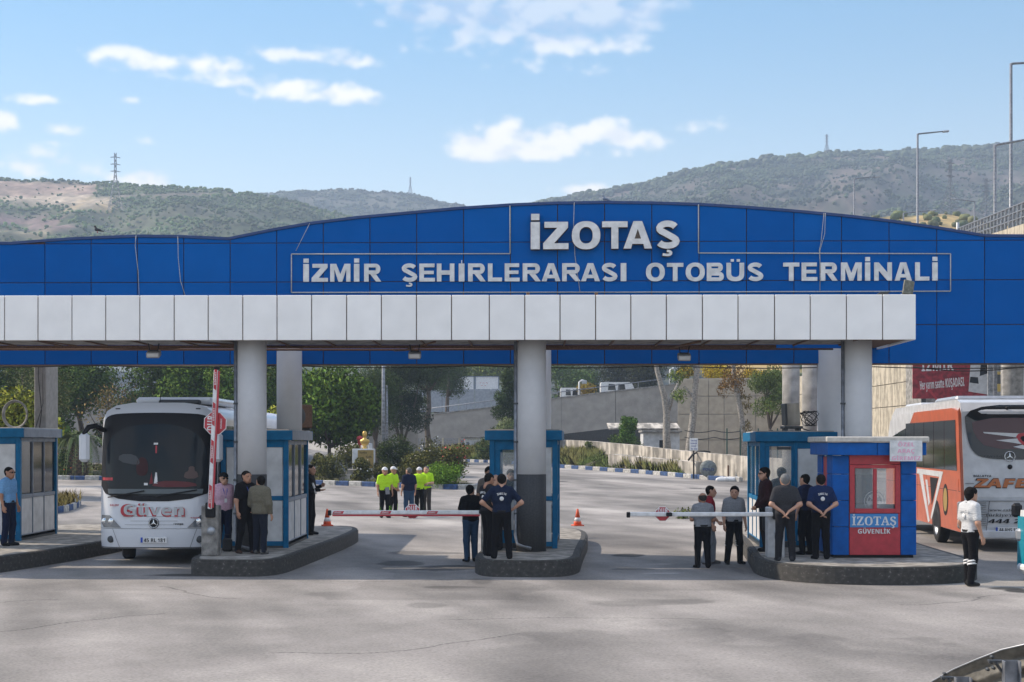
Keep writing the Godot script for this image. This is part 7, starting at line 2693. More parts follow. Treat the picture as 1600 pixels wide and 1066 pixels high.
func figure_parts() -> void:
	var crease := noise_image(256, 0.035, 3, 61, 0.0, 1.0)
	crease.bump_map_to_normal_map(9.0)
	M.folds = tex(crease)
	var skull := [[V(0, 0.02, 0.0), V(0, 0.025, -0.03), 0.088, 0.092], [V(0, -0.03, 0.03), V(0, -0.05, 0.035), 0.066, 0.058]]
	head_skin = flesh(skull + [[V(-0.02, -0.092, 0.058), V(0.02, -0.092, 0.058), 0.03, 0.03], [V(0, 0.012, 0.094), V(0, -0.03, 0.112), 0.009, 0.016], [V(-0.012, -0.03, 0.1), V(0.012, -0.03, 0.1), 0.011, 0.011], [V(-0.045, 0.032, 0.074), V(0.045, 0.032, 0.074), 0.018, 0.018],
		[V(-0.022, -0.066, 0.087), V(0.022, -0.066, 0.087), 0.013, 0.013], [V(0.086, 0.018, -0.01), V(0.083, -0.025, 0.0), 0.017, 0.011], [V(-0.086, 0.018, -0.01), V(-0.083, -0.025, 0.0), 0.017, 0.011], [V(0.055, -0.05, 0.02), V(0.03, -0.09, 0.05), 0.035, 0.026], [V(-0.055, -0.05, 0.02), V(-0.03, -0.09, 0.05), 0.035, 0.026], [V(0, -0.06, -0.02), V(0, -0.17, -0.03), 0.058, 0.06]], 0.0095, 0.011)
	var big := [[V(0, 0.024, 0.0), V(0, 0.028, -0.03), 0.0945, 0.098], [V(0, -0.04, -0.03), V(0, -0.07, -0.03), 0.071, 0.056]]
	hair_mesh["short"] = flesh(big, 0.011, 0.012, [[V(0, -1, 1.1).normalized(), 0.004]]).mesh()
	var full := [[V(0, 0.035, 0.012), V(0, 0.036, -0.032), 0.101, 0.106], [V(0, -0.04, -0.035), V(0, -0.07, -0.035), 0.078, 0.064]]
	hair_mesh["full"] = flesh(full, 0.011, 0.012, [[V(0, -1, 1.05).normalized(), 0.012]]).mesh()
	hair_mesh["rim"] = flesh(big, 0.011, 0.012, [[V(0, -1, 0.75).normalized(), -0.005], [V(0, 1, 0.15).normalized(), 0.055]]).mesh()
	var cap := flesh([[V(0, 0.034, 0.0), V(0, 0.036, -0.026), 0.104, 0.105]], 0.011, 0.01, [[V(0, -1, 0.12).normalized(), -0.035]])
	cap.add(flesh([[V(-0.045, 0.052, 0.10), V(0.045, 0.052, 0.10), 0.016, 0.016], [V(-0.03, 0.044, 0.15), V(0.03, 0.044, 0.15), 0.012, 0.012]], 0.009, 0.018, [[V(0, 1, 0), 0.062]]), Transform3D.IDENTITY)
	hair_mesh["cap"] = cap.mesh()
	for s in [1, -1]:
		var b := [[V(0, 0.01, 0), V(0, -0.03, 0.0), 0.024, 0.024]]
		for q in 4:
			var z: float = [0.030, 0.010, -0.010, -0.029][q]
			var l: float = [0.072, 0.082, 0.076, 0.058][q]
			var base := V(0, -0.088, z)
			var m := base + V(-0.010 * s, -l * 0.52, z * 0.12)
			b.append([V(0, -0.025, z * 0.55), base, 0.017, 0.014])
			b.append([base, m, 0.0095, 0.009])
			b.append([m, m + V(-0.024 * s, -l * 0.40, 0), 0.0088, 0.0078])
		b.append([V(0, -0.03, 0.022), V(-0.012 * s, -0.062, 0.050), 0.016, 0.0115])
		b.append([V(-0.012 * s, -0.062, 0.050), V(-0.018 * s, -0.098, 0.053), 0.0112, 0.009])
		hand_skin.append(flesh(b, 0.0075, 0.0035))
	shoe_mesh = flesh([[V(0, 0.05, -0.055), V(0, 0.048, 0.0), 0.043, 0.047], [V(0, 0.045, 0.0), V(0.004, 0.03, 0.13), 0.047, 0.036], [V(0, 0.07, -0.03), V(0, 0.10, -0.04), 0.045, 0.048]], 0.013, 0.012, [[V(0, -1, 0), -0.004]]).mesh()
	var e := Flesh.new()
	for s in [1, -1]: e.add(flesh([[V(0.034 * s, 0.004, 0.0895), V(0.034 * s, 0.004, 0.0895), 0.0125, 0.0125], [V(0.018 * s, 0.032, 0.095), V(0.05 * s, 0.033, 0.088), 0.007, 0.005]], 0.006, 0.002), Transform3D.IDENTITY)
	eye_mesh = e.mesh()
	for c in [lin(0.44, 0.24, 0.16), lin(0.36, 0.18, 0.11), lin(0.50, 0.29, 0.20)]:
		var m := mat(c, 0.55)
		skin_mats.append(m)

var cloth_mats := {}
func cloth(c: Color) -> Material:
	if not cloth_mats.has(c):
		var m := mat(c, 0.9, 0.0, M.faint, 3.0, M.folds, 0.8)
		m.rim_enabled = true
		m.rim = 0.12
		m.metallic_specular = 0.2
		cloth_mats[c] = m
	return cloth_mats[c]

const ARMS := {
	"hang": [0.245, 1.135, -0.02, 0.262, 0.90, 0.05], "behind": [0.285, 1.145, -0.11, 0.055, 0.985, -0.185], "hips": [0.41, 1.17, -0.05, 0.205, 1.01, 0.05], "front": [0.255, 1.14, 0.03, 0.07, 1.12, 0.26],
	"low_front": [0.26, 1.13, 0.02, 0.06, 0.95, 0.19], "crossed": [0.25, 1.14, 0.08, -0.09, 1.17, 0.215], "phone": [0.25, 1.14, 0.04, 0.10, 1.22, 0.27], "pocket": [0.275, 1.14, -0.06, 0.225, 0.93, 0.07], "reach": [0.27, 1.15, 0.1, 0.16, 1.13, 0.36]}

# look: shirt, trousers, shoes, hair colours; sleeve "short" or "long"; hem height; arms [left, right]; step: how far one foot is ahead
func person(label: String, where: Vector3, H: float, turn: float, look: Dictionary) -> Node3D:
	var t := thing("person", label, "person", where, turn, look.get("group", "people at the gate"))
	var k := H / 1.76
	var wide: float = look.get("wide", 1.0)
	var lean: float = look.get("lean", 0.0)
	var arms: Array = look.get("arms", ["hang", "hang"])
	var step: float = look.get("step", 0.03)
	var apart: float = look.get("apart", 0.11)
	var head_at := V(0, 1.63, 0.03 + lean * 1.25)
	var sh := 1.435
	var key := [arms, step, apart, wide, lean, look.get("sleeve", "short"), look.get("hem", 0.96), look.get("loose", 0.0)]
	var parts: Array
	if figure_cache.has(key): parts = figure_cache[key]
	else:
		var torso := [[V(-0.07 * wide, 0.96, 0), V(0.07 * wide, 0.96, 0), 0.105 * wide, 0.105 * wide], [V(-0.065 * wide, 1.08, 0.012 + lean * 0.2), V(0.065 * wide, 1.08, 0.012 + lean * 0.2), 0.102 * wide, 0.102 * wide], [V(-0.085 * wide, 1.24, lean * 0.6), V(0.085 * wide, 1.24, lean * 0.6), 0.112 * wide, 0.112 * wide], [V(-0.10, 1.35, -0.005 + lean * 0.8), V(0.10, 1.35, -0.005 + lean * 0.8), 0.103, 0.103], [V(-0.15, sh - 0.005, -0.01 + lean), V(0.15, sh - 0.005, -0.01 + lean), 0.058, 0.058], [V(-0.06, sh + 0.03, -0.015 + lean), V(0.06, sh + 0.03, -0.015 + lean), 0.056, 0.056]]
		var neck := [[V(0, sh + 0.02, -0.01 + lean), V(0, 1.54, 0.012 + lean * 1.1), 0.062, 0.056]]
		var legs: Array = []
		var feet: Array = []
		for s in [1, -1]:
			var foot := V(apart * s, 0.09, step * s)
			var hip := V(0.088 * s, 0.92, 0)
			var knee := hip.lerp(foot, 0.52) + V(0.004 * s, 0, 0.022)
			legs.append([hip, knee, 0.09 * wide, 0.058])
			legs.append([knee, foot + V(0, 0, -0.03), 0.058, 0.040])
			feet.append(foot)
		var uppers: Array = []
		var lowers: Array = []
		var hands: Array = []
		for q in 2:
			var s := 1 - 2 * q
			var a: Array = ARMS[arms[q]]
			var shoulder := V(0.188 * s, sh - 0.015, -0.01 + lean)
			var elbow := V(a[0] * s, a[1], a[2] + lean * 0.7)
			var wrist := V(a[3] * s, a[4], a[5] + lean * 0.5)
			if arms[q] == "behind": wrist.y += 0.02 * q
			uppers.append([shoulder, elbow, 0.055, 0.043])
			lowers.append([elbow, wrist, 0.043, 0.029])
			hands.append([elbow, wrist])
		var body := Flesh.new()
		var slim := func(list: Array, by: float) -> Array:
			var o: Array = []
			for b in list: o.append([b[0], b[1], b[2] + by, b[3] + by])
			return o
		body = flesh(slim.call(torso, -0.016) + neck + slim.call(legs, -0.014) + uppers + lowers, 0.024, 0.02)
		for q in 2:
			var dir: Vector3 = (hands[q][1] - hands[q][0]).normalized()
			if arms[q] in ["hips", "behind", "pocket"]: dir = (dir + V(-0.8 * (1 - 2 * q) if arms[q] != "behind" else 0.0, -0.7, 0)).normalized()
			var y := -dir
			var z := V(0, 0, 1) if absf(y.z) < 0.8 else V(0, 1, 0)
			var x := y.cross(z).normalized()
			z = x.cross(y)
			body.add(hand_skin[q], Transform3D(Basis(x, y, z), hands[q][1]))
		# clothes
		var hem: float = look.get("hem", 0.96)
		var loose: float = look.get("loose", 0.0)
		var sleeve: Array = []
		for q in 2:
			var u: Array = uppers[q]
			if look.get("sleeve", "short") == "long":
				sleeve.append([u[0], u[1], u[2] + 0.016 + loose, u[3] + 0.016 + loose])
				sleeve.append([u[1], lowers[q][1], 0.058 + loose, 0.043])
			elif look.get("sleeve", "short") == "none": sleeve.append([u[0], u[0].lerp(u[1], 0.1), 0.062, 0.058])
			else: sleeve.append([u[0], u[0].lerp(u[1], 0.72), u[2] + 0.013, u[3] + 0.024])
		var shirt := flesh(slim.call(torso, 0.014 + loose) + sleeve, 0.022, 0.02, [[V(0, -1, 0), -hem], [V(0, 1, -0.35).normalized(), 1.478]])
		var trousers := flesh([[V(-0.07 * wide, 0.955, 0), V(0.07 * wide, 0.955, 0), 0.114 * wide, 0.114 * wide], [legs[0][0], legs[0][1], legs[0][2] + 0.012, 0.078], [legs[2][0], legs[2][1], legs[2][2] + 0.012, 0.078], [legs[1][0], legs[1][1] + V(0, -0.06, 0), 0.078, 0.067], [legs[3][0], legs[3][1] + V(0, -0.06, 0), 0.078, 0.067]], 0.022, 0.014, [[V(0, -1, 0), -0.035], [V(0, 1, 0), 1.0]])
		parts = [body, shirt.mesh(), trousers.mesh(), feet, hands]
		figure_cache[key] = parts
	# the head goes on turned and nodding
	var hb := Basis(Vector3.UP, look.get("look_aside", 0.0)) * Basis(Vector3.RIGHT, look.get("nod", 0.0))
	var ht := Transform3D(hb * Basis.from_scale(V(1.0, 1.06, 1.0)), head_at)
	var whole := Flesh.new()
	whole.add(parts[0], Transform3D.IDENTITY)
	whole.add(head_skin, ht)
	var holder := Basis.from_scale(V(k, k, k))
	var fit := func(o: MeshInstance3D, tr := Transform3D.IDENTITY) -> MeshInstance3D:
		o.transform = Transform3D(holder, Vector3.ZERO) * tr
		return o
	fit.call(put("body", whole.mesh(), skin_mats[look.get("skin", 0)], t))
	fit.call(put("shirt" if look.get("sleeve", "short") != "long" else "jacket", parts[1], cloth(look.shirt), t))
	fit.call(put("trousers", parts[2], cloth(look.get("trousers", lin(0.012, 0.012, 0.016))), t))
	for q in 2:
		var ft: Vector3 = parts[3][q]
		fit.call(put("shoe", shoe_mesh, cloth(look.get("shoes", lin(0.012, 0.012, 0.013))), t), Transform3D(Basis(Vector3.UP, 0.25 * (1 - 2 * q)), V(ft.x, 0.0, ft.z)))
	fit.call(put("eyes", eye_mesh, M.black, t), ht)
	var style: String = look.get("hair", "short")
	if style != "bald": fit.call(put("cap" if style == "cap" else "hair", hair_mesh[style], cloth(look.get("hair_color", lin(0.012, 0.010, 0.009))), t), ht)
	if style == "cap": pass
	if look.get("glasses", false):
		var st := mb()
		for s in [1, -1]: box(st, V(0.034 * s, 0.006, 0.104), V(0.056, 0.034, 0.012), 0.006)
		for s in [1, -1]: box(st, V(0.074 * s, 0.012, 0.055), V(0.006, 0.012, 0.1))
		fit.call(obj("sunglasses", st, M.black, t), ht)
	if look.get("belt", false):
		var st := mb(true)
		lathe(st, [Vector2(0.112 * wide, 0.975), Vector2(0.122 * wide, 0.975), Vector2(0.122 * wide, 1.015), Vector2(0.112 * wide, 1.015)], 22, Transform3D(Basis.from_scale(V(1.58, 1, 1.04)), V(0, 0, 0.0)))
		fit.call(obj("belt", st, M.black, t))
	if look.has("back_text"):
		var word: String = look.back_text
		var n := word.length()
		for q in n:
			var a := (q - (n - 1) * 0.5) * 0.20
			var o := letters("back_letter", word[q], M.white, t, V(0, 0, 0), 0.042, 0.0, 0.004)
			fit.call(o, Transform3D(Basis(Vector3.UP, PI) * Basis(Vector3.BACK, -a) * o.basis, V(-sin(a) * 0.17, 1.24 + cos(a) * 0.12, -0.142 - 0.006 * (1.0 - absf(a))  + lean * 0.6)))
		var st := mb(true)
		lathe(st, [Vector2(0, 0.012), Vector2(0.03, 0.010), Vector2(0.045, 0.0)], 12, Transform3D(Basis(Vector3.RIGHT, -PI / 2), V(0, 1.255, -0.142 + lean * 0.6)))
		fit.call(obj("back_badge", st, M.white, t))
	for band in look.get("leg_bands", []):
		for q in 2:
			var l: Vector3 = parts[3][q]
			var hip := V(0.088 * (1 - 2 * q), 0.92, 0)
			var c := hip.lerp(V(l.x, 0.09, l.z), (0.92 - band) / 0.83) + V(0, 0, 0.0)
			var st := mb(true)
			lathe(st, [Vector2(0.082, -0.016), Vector2(0.087, -0.016), Vector2(0.087, 0.016), Vector2(0.082, 0.016)], 16, Transform3D(Basis(Vector3.FORWARD, 0.25), c))
			fit.call(obj("reflective_band", st, M.white, t))
	if look.get("side_flashes", false):
		for q in 2:
			for r in 5:
				var l: Vector3 = parts[3][q]
				var st := mb()
				box(st, V(l.x + 0.075 * (1 - 2 * q) * 0.5, 0.18 + r * 0.055, l.z + 0.066), V(0.035, 0.03, 0.012), 0.004, Basis(Vector3.BACK, 0.5))
				fit.call(obj("reflective_flash", st, cloth(lin(0.35, 0.75, 0.10)), t))
	if look.has("vest_band"):
		var st := mb(true)
		lathe(st, [Vector2(0.132 * wide, 1.02), Vector2(0.140 * wide, 1.02), Vector2(0.142 * wide, 1.07), Vector2(0.134 * wide, 1.07)], 22, Transform3D(Basis.from_scale(V(1.5, 1, 1.05)), V(0, 0, 0.004)))
		fit.call(obj("reflective_band", st, cloth(look.vest_band), t))
	if look.has("collar"):
		var st := mb(true)
		lathe(st, [Vector2(0.066, 1.462), Vector2(0.082, 1.462), Vector2(0.078, 1.505), Vector2(0.062, 1.51)], 16, Transform3D(Basis.IDENTITY, V(0, 0, -0.008 + lean)))
		fit.call(obj("collar", st, cloth(look.collar), t))
	if look.get("lanyard", false):
		var st := mb(true)
		tube(st, [V(0.06, 1.49, 0.05), V(0.04, 1.36, 0.125), V(0.0, 1.2, 0.138), V(-0.04, 1.36, 0.125), V(-0.06, 1.49, 0.05)], 0.008, 5)
		var ly: Node = fit.call(obj("lanyard", st, mat(lin(0.02, 0.06, 0.35), 0.7), t))
		st = mb()
		box(st, V(0, 1.14, 0.142), V(0.06, 0.09, 0.008), 0.003)
		obj("card", st, M.white, ly)
	return t

func on_island(x: float, y: float) -> Vector3:
	var d := F * (EYE - KERB - 0.006) / (y - HORIZON)
	return Vector3(wx(x, d), KERB + 0.006, -d)

func on_road(x: float, y: float) -> Vector3:
	var d := F * EYE / (y - HORIZON)
	return Vector3(wx(x, d), 0.004 if d < 50.0 else land(d), -d)

func people() -> void:
	figure_parts()
	var black := lin(0.010, 0.010, 0.012)
	var navy := lin(0.012, 0.018, 0.045)
	var dark := lin(0.022, 0.022, 0.026)
	var grey := lin(0.26, 0.27, 0.29)
	var lime := lin(0.52, 0.86, 0.035)
	var white := lin(0.75, 0.75, 0.76)
	var jeans := lin(0.035, 0.075, 0.14)
	var salt := lin(0.13, 0.125, 0.12)
	# far left
	person("guard in light blue shirt standing in profile before the far left booth", on_island(13, 853), 1.74, 1.25, {"shirt": lin(0.20, 0.42, 0.72), "trousers": navy, "arms": ["hang", "hang"], "collar": black, "belt": true, "step": 0.02, "hair": "short", "glasses": true, "skin": 1})
	# left island
	person("man in a pale pink polo shirt, black cap and blue lanyard beside the raised barrier", on_island(349, 861), 1.64, 0.55, {"shirt": lin(0.66, 0.42, 0.52), "trousers": navy, "arms": ["hang", "pocket"], "hem": 0.86, "hair": "cap", "hair_color": black, "lanyard": true, "glasses": true, "shoes": grey, "wide": 1.12, "skin": 0})
	person("man in black polo and black trousers looking aside at the man in the olive jacket", on_island(384, 865), 1.70, 0.85, {"shirt": black, "trousers": black, "arms": ["low_front", "hang"], "hem": 0.88, "hair": "short", "shoes": lin(0.07, 0.04, 0.03), "step": 0.12, "lanyard": true, "skin": 1, "wide": 1.06})
	person("man in an olive grey jacket and dark jeans seen from behind on the left island", on_island(406, 866), 1.60, 2.75, {"shirt": lin(0.17, 0.155, 0.115), "trousers": lin(0.018, 0.022, 0.035), "sleeve": "long", "hem": 0.90, "loose": 0.016, "arms": ["low_front", "hang"], "hair": "short", "shoes": salt, "look_aside": 0.9})
	person("man in black half hidden behind the left booth, holding papers out", on_island(484, 836), 1.74, 1.45, {"shirt": black, "trousers": black, "sleeve": "long", "hem": 0.9, "arms": ["phone", "front"], "hair": "short"})
	# police in the road
	person("leftmost policeman in lime shirt and white cap, clipboard at his hip", on_road(601, 811), 1.72, 0.35, {"shirt": lime, "trousers": black, "arms": ["hang", "hang"], "hair": "cap", "hair_color": white, "belt": true, "side_flashes": true, "collar": black, "skin": 1, "wide": 1.08, "group": "police group in the road"})
	person("policeman in lime shirt and white cap turned to his right, arms held in front", on_road(614, 808), 1.70, 0.95, {"shirt": lime, "trousers": black, "arms": ["low_front", "low_front"], "hair": "cap", "hair_color": white, "belt": true, "side_flashes": true, "collar": black, "skin": 1, "group": "police group in the road"})
	person("man in navy polo and blue jeans among the police, turned away", on_road(639, 810), 1.70, 3.6, {"shirt": navy, "trousers": jeans, "arms": ["hang", "hang"], "hem": 0.90, "hair": "short", "hair_color": salt, "look_aside": 0.4, "wide": 1.15, "step": 0.05, "group": "police group in the road"})
	person("policeman in lime shirt and white cap seen from behind, right of the man in navy", on_road(655, 808), 1.68, 2.9, {"shirt": lime, "trousers": black, "arms": ["hang", "front"], "hair": "cap", "hair_color": white, "belt": true, "side_flashes": true, "group": "police group in the road"})
	person("bareheaded man in a lime vest over a grey shirt, rightmost of the police group", on_road(666.5, 806), 1.70, -0.35, {"shirt": lime, "trousers": lin(0.06, 0.055, 0.055), "arms": ["front", "front"], "hem": 0.84, "sleeve": "short", "hair": "short", "hair_color": salt, "vest_band": grey, "skin": 2, "group": "police group in the road"})
	# middle
	person("man in black T-shirt and blue jeans with his back turned beside the middle island", on_road(735.5, 878), 1.68, 3.5, {"shirt": black, "trousers": jeans, "arms": ["front", "low_front"], "hem": 0.90, "hair": "short", "look_aside": -0.7, "step": -0.05, "wide": 1.05})
	person("officer in dark vest with white print, head bent, on the middle island", on_island(763, 869), 1.66, 2.2, {"shirt": dark, "trousers": black, "arms": ["front", "hang"], "hair": "short", "nod": 0.35, "back_text": "ZABITA", "belt": true, "wide": 1.08, "step": 0.04, "skin": 1})
	person("officer in navy shirt with arms akimbo, his back to the camera, by the middle column", on_island(784, 873.5), 1.66, 3.14, {"shirt": lin(0.014, 0.022, 0.05), "trousers": black, "arms": ["hips", "hips"], "hair": "short", "nod": 0.2, "back_text": "ZABITA", "belt": true, "apart": 0.16, "wide": 1.05})
	person("dark haired man mostly hidden behind the officers on the middle island", on_island(764.5, 853), 1.74, 0.3, {"shirt": lin(0.20, 0.17, 0.15), "trousers": dark, "hair": "full", "arms": ["hang", "hang"]})
	person("balding man mostly hidden between the two officers on the middle island", on_island(775, 860), 1.60, -0.5, {"shirt": lin(0.24, 0.20, 0.17), "trousers": dark, "hair": "rim", "hair_color": salt, "arms": ["front", "front"], "skin": 2})
	person("dark haired person in black looking out behind the akimbo officer's shoulder", on_island(798, 849), 1.66, 0.2, {"shirt": black, "trousers": black, "hair": "full", "arms": ["phone", "hang"], "sleeve": "long"})
	# right lane
	person("balding guard in a grey shirt seen from behind in the right lane", on_road(1098, 888), 1.56, 3.3, {"shirt": grey, "trousers": black, "arms": ["front", "low_front"], "hair": "rim", "hair_color": lin(0.05, 0.045, 0.04), "belt": true, "wide": 1.12, "skin": 1, "apart": 0.12})
	person("man in dark red shirt and grey trousers behind the balding guard, facing right", on_road(1109, 882), 1.68, 1.5, {"shirt": lin(0.26, 0.018, 0.03), "trousers": lin(0.24, 0.26, 0.30), "arms": ["low_front", "hang"], "hem": 0.88, "hair": "short", "shoes": salt, "step": 0.1})
	person("young guard in a grey polo facing the camera, white bands on his shins", on_road(1147, 882), 1.66, 0.25, {"shirt": grey, "trousers": black, "arms": ["hang", "hang"], "hair": "full", "belt": true, "leg_bands": [0.42, 0.47, 0.52], "collar": black, "look_aside": -0.5, "wide": 1.06, "apart": 0.15})
	# right island
	person("man in sunglasses and dark maroon jacket in profile by the right booth", on_island(1196, 862), 1.75, -1.45, {"shirt": lin(0.035, 0.014, 0.016), "trousers": black, "sleeve": "long", "hem": 0.90, "arms": ["low_front", "low_front"], "hair": "full", "glasses": true})
	person("dark haired man hidden behind the man in the charcoal T-shirt", on_island(1221, 853), 1.72, 2.6, {"shirt": dark, "trousers": black, "hair": "full", "arms": ["hang", "hang"]})
	person("grey haired man in charcoal T-shirt, hands clasped behind his back, on the right island", on_island(1227, 877), 1.68, 3.05, {"shirt": lin(0.045, 0.045, 0.05), "trousers": dark, "arms": ["behind", "behind"], "hem": 0.90, "hair": "short", "hair_color": lin(0.20, 0.20, 0.20), "shoes": lin(0.05, 0.05, 0.055), "wide": 1.08, "apart": 0.14})
	person("navy shirted officer turned left, left of the officer with clasped hands", on_island(1259, 867), 1.64, 3.9, {"shirt": lin(0.014, 0.02, 0.05), "trousers": black, "arms": ["hang", "front"], "hair": "short", "belt": true, "wide": 1.04})
	person("officer in navy shirt with white back print and hands clasped behind beside the kiosk", on_island(1283, 874), 1.66, 3.2, {"shirt": lin(0.014, 0.028, 0.085), "trousers": black, "arms": ["behind", "behind"], "hair": "short", "belt": true, "back_text": "ZABITA", "wide": 1.06})
	# far right
	person("young guard in white shirt and black trousers standing alone at the right, facing right", on_road(1516, 916), 1.78, 1.95, {"shirt": lin(0.62, 0.63, 0.64), "trousers": black, "arms": ["hang", "hang"], "hair": "full", "belt": true, "collar": dark, "leg_bands": [0.40, 0.45], "back_text": "GÜVENLİK", "shoes": lin(0.03, 0.03, 0.03), "step": 0.06})
	# the pieces of kit lying by
	var bag := thing("black_bag", "black bag standing by the feet of the man in pink", "bag", on_island(355, 862))
	var st := mb()
	box(st, V(0, 0.14, 0), V(0.2, 0.28, 0.14), 0.04)
	obj("bag_body", st, M.rubber, bag)
	st = mb(true)
	tube(st, [V(-0.06, 0.27, 0), V(-0.05, 0.35, 0), V(0.05, 0.35, 0), V(0.06, 0.27, 0)], 0.01, 5)
	obj("handle", st, M.black, bag)
	var bag2 := thing("black_bag", "black shoulder bag hanging from the hand of the man in maroon", "bag", on_island(1193, 862) + V(0.02, 0.42, 0.14))
	st = mb()
	box(st, V(0, 0.2, 0), V(0.14, 0.4, 0.3), 0.05)
	obj("bag_body", st, M.rubber, bag2)
	var papers := thing("papers", "white papers held by the man behind the left booth", "papers", on_island(486, 836) + V(0.1, 1.15, 0.12))
	st = mb()
	box(st, V(0, 0, 0), V(0.03, 0.29, 0.2), 0.003, Basis(Vector3.BACK, 0.3))
	obj("sheet", st, M.white, papers)
	var clip := thing("clipboard", "grey clipboard at the hip of the leftmost policeman", "clipboard", on_road(606, 811) + V(0, 0.93, 0.2))
	st = mb()
	box(st, V(0, 0, 0), V(0.14, 0.24, 0.015), 0.004, Basis(Vector3.BACK, 0.1))
	obj("board", st, cloth(grey), clip)

# ---------------------------------------------------------------- barriers and small things
func octagon(r: float) -> PackedVector2Array:
	var p := PackedVector2Array()
	for i in 8: p.append(Vector2(r * cos(TAU * (i + 0.5) / 8.0), r * sin(TAU * (i + 0.5) / 8.0)))
	return p

# an arm along +x from its pivot, with printed bands and a stop sign; front to the camera
func barrier_arm(t: Node3D, length: float, bands: Array, sign_at: float, sign_behind: bool, turn: Basis, pivot: Vector3, plain := false) -> void:
	var holder := Transform3D(turn, pivot)
	var st := mb()
	box(st, Vector3(length / 2, 0, 0), Vector3(length, 0.085, 0.05), 0.015)
	var arm := obj("arm", st, M.white, t)
	arm.transform = holder
	if not plain:
		st = mb()
		box(st, Vector3(length / 2, -0.06, 0), Vector3(length - 0.06, 0.034, 0.055), 0.008)
		obj("red_edge", st, M.red, arm)
	for b in bands:
		st = mb()
		prism(st, V2([b - 0.24, -0.026, b + 0.21, -0.026, b + 0.25, 0.03, b - 0.20, 0.03]), 0.024, 0.029)
		var band := obj("red_band", st, M.red, arm)
		letters("band_lettering", "DİKKAT", M.white, band, Vector3(b, 0.0, 0.031), 0.03, 0.26, 0.003)
	if sign_at > 0.0:
		var z := -0.06 if sign_behind else 0.05
		st = mb()
		prism(st, octagon(0.245), z - 0.008, z + 0.008, Transform3D(Basis.IDENTITY, Vector3(sign_at, -0.02, 0)))
		var rim := obj("stop_sign", st, M.white, arm)
		st = mb()
		prism(st, octagon(0.228), z + 0.008, z + 0.012, Transform3D(Basis.IDENTITY, Vector3(sign_at, -0.02, 0)))
		obj("red_face", st, M.red, rim)
		letters("lettering", "DUR", M.white, rim, Vector3(sign_at, 0.07, z + 0.015), 0.13, 0.30, 0.004)
		letters("small_lettering", "DURUNUZ", M.white, rim, Vector3(sign_at, -0.14, z + 0.015), 0.03, 0.2, 0.003)
	st = mb()
	box(st, Vector3(length + 0.03, -0.01, 0), Vector3(0.07, 0.11, 0.07), 0.01)
	obj("end_cap", st, M.black, arm)

func pedestal(t: Node3D, c: Vector3, h: float, m: Material) -> void:
	var st := mb()
	box(st, c + Vector3(0, h / 2, 0), Vector3(0.34, h, 0.34), 0.02)
	obj("cabinet", st, m, t)
	st = mb()
	box(st, c + Vector3(0.02, h - 0.09, 0.19), Vector3(0.2, 0.3, 0.08), 0.02)
	obj("arm_bracket", st, M.black, t)
	st = mb(true)
	lathe(st, [Vector2(0.0, 0.05), Vector2(0.05, 0.05), Vector2(0.075, 0.02), Vector2(0.085, 0.0)], 18, Transform3D(Basis(Vector3.RIGHT, PI / 2), c + Vector3(0.03, h * 0.5, 0.17)))
	obj("lock", st, M.steel, t)

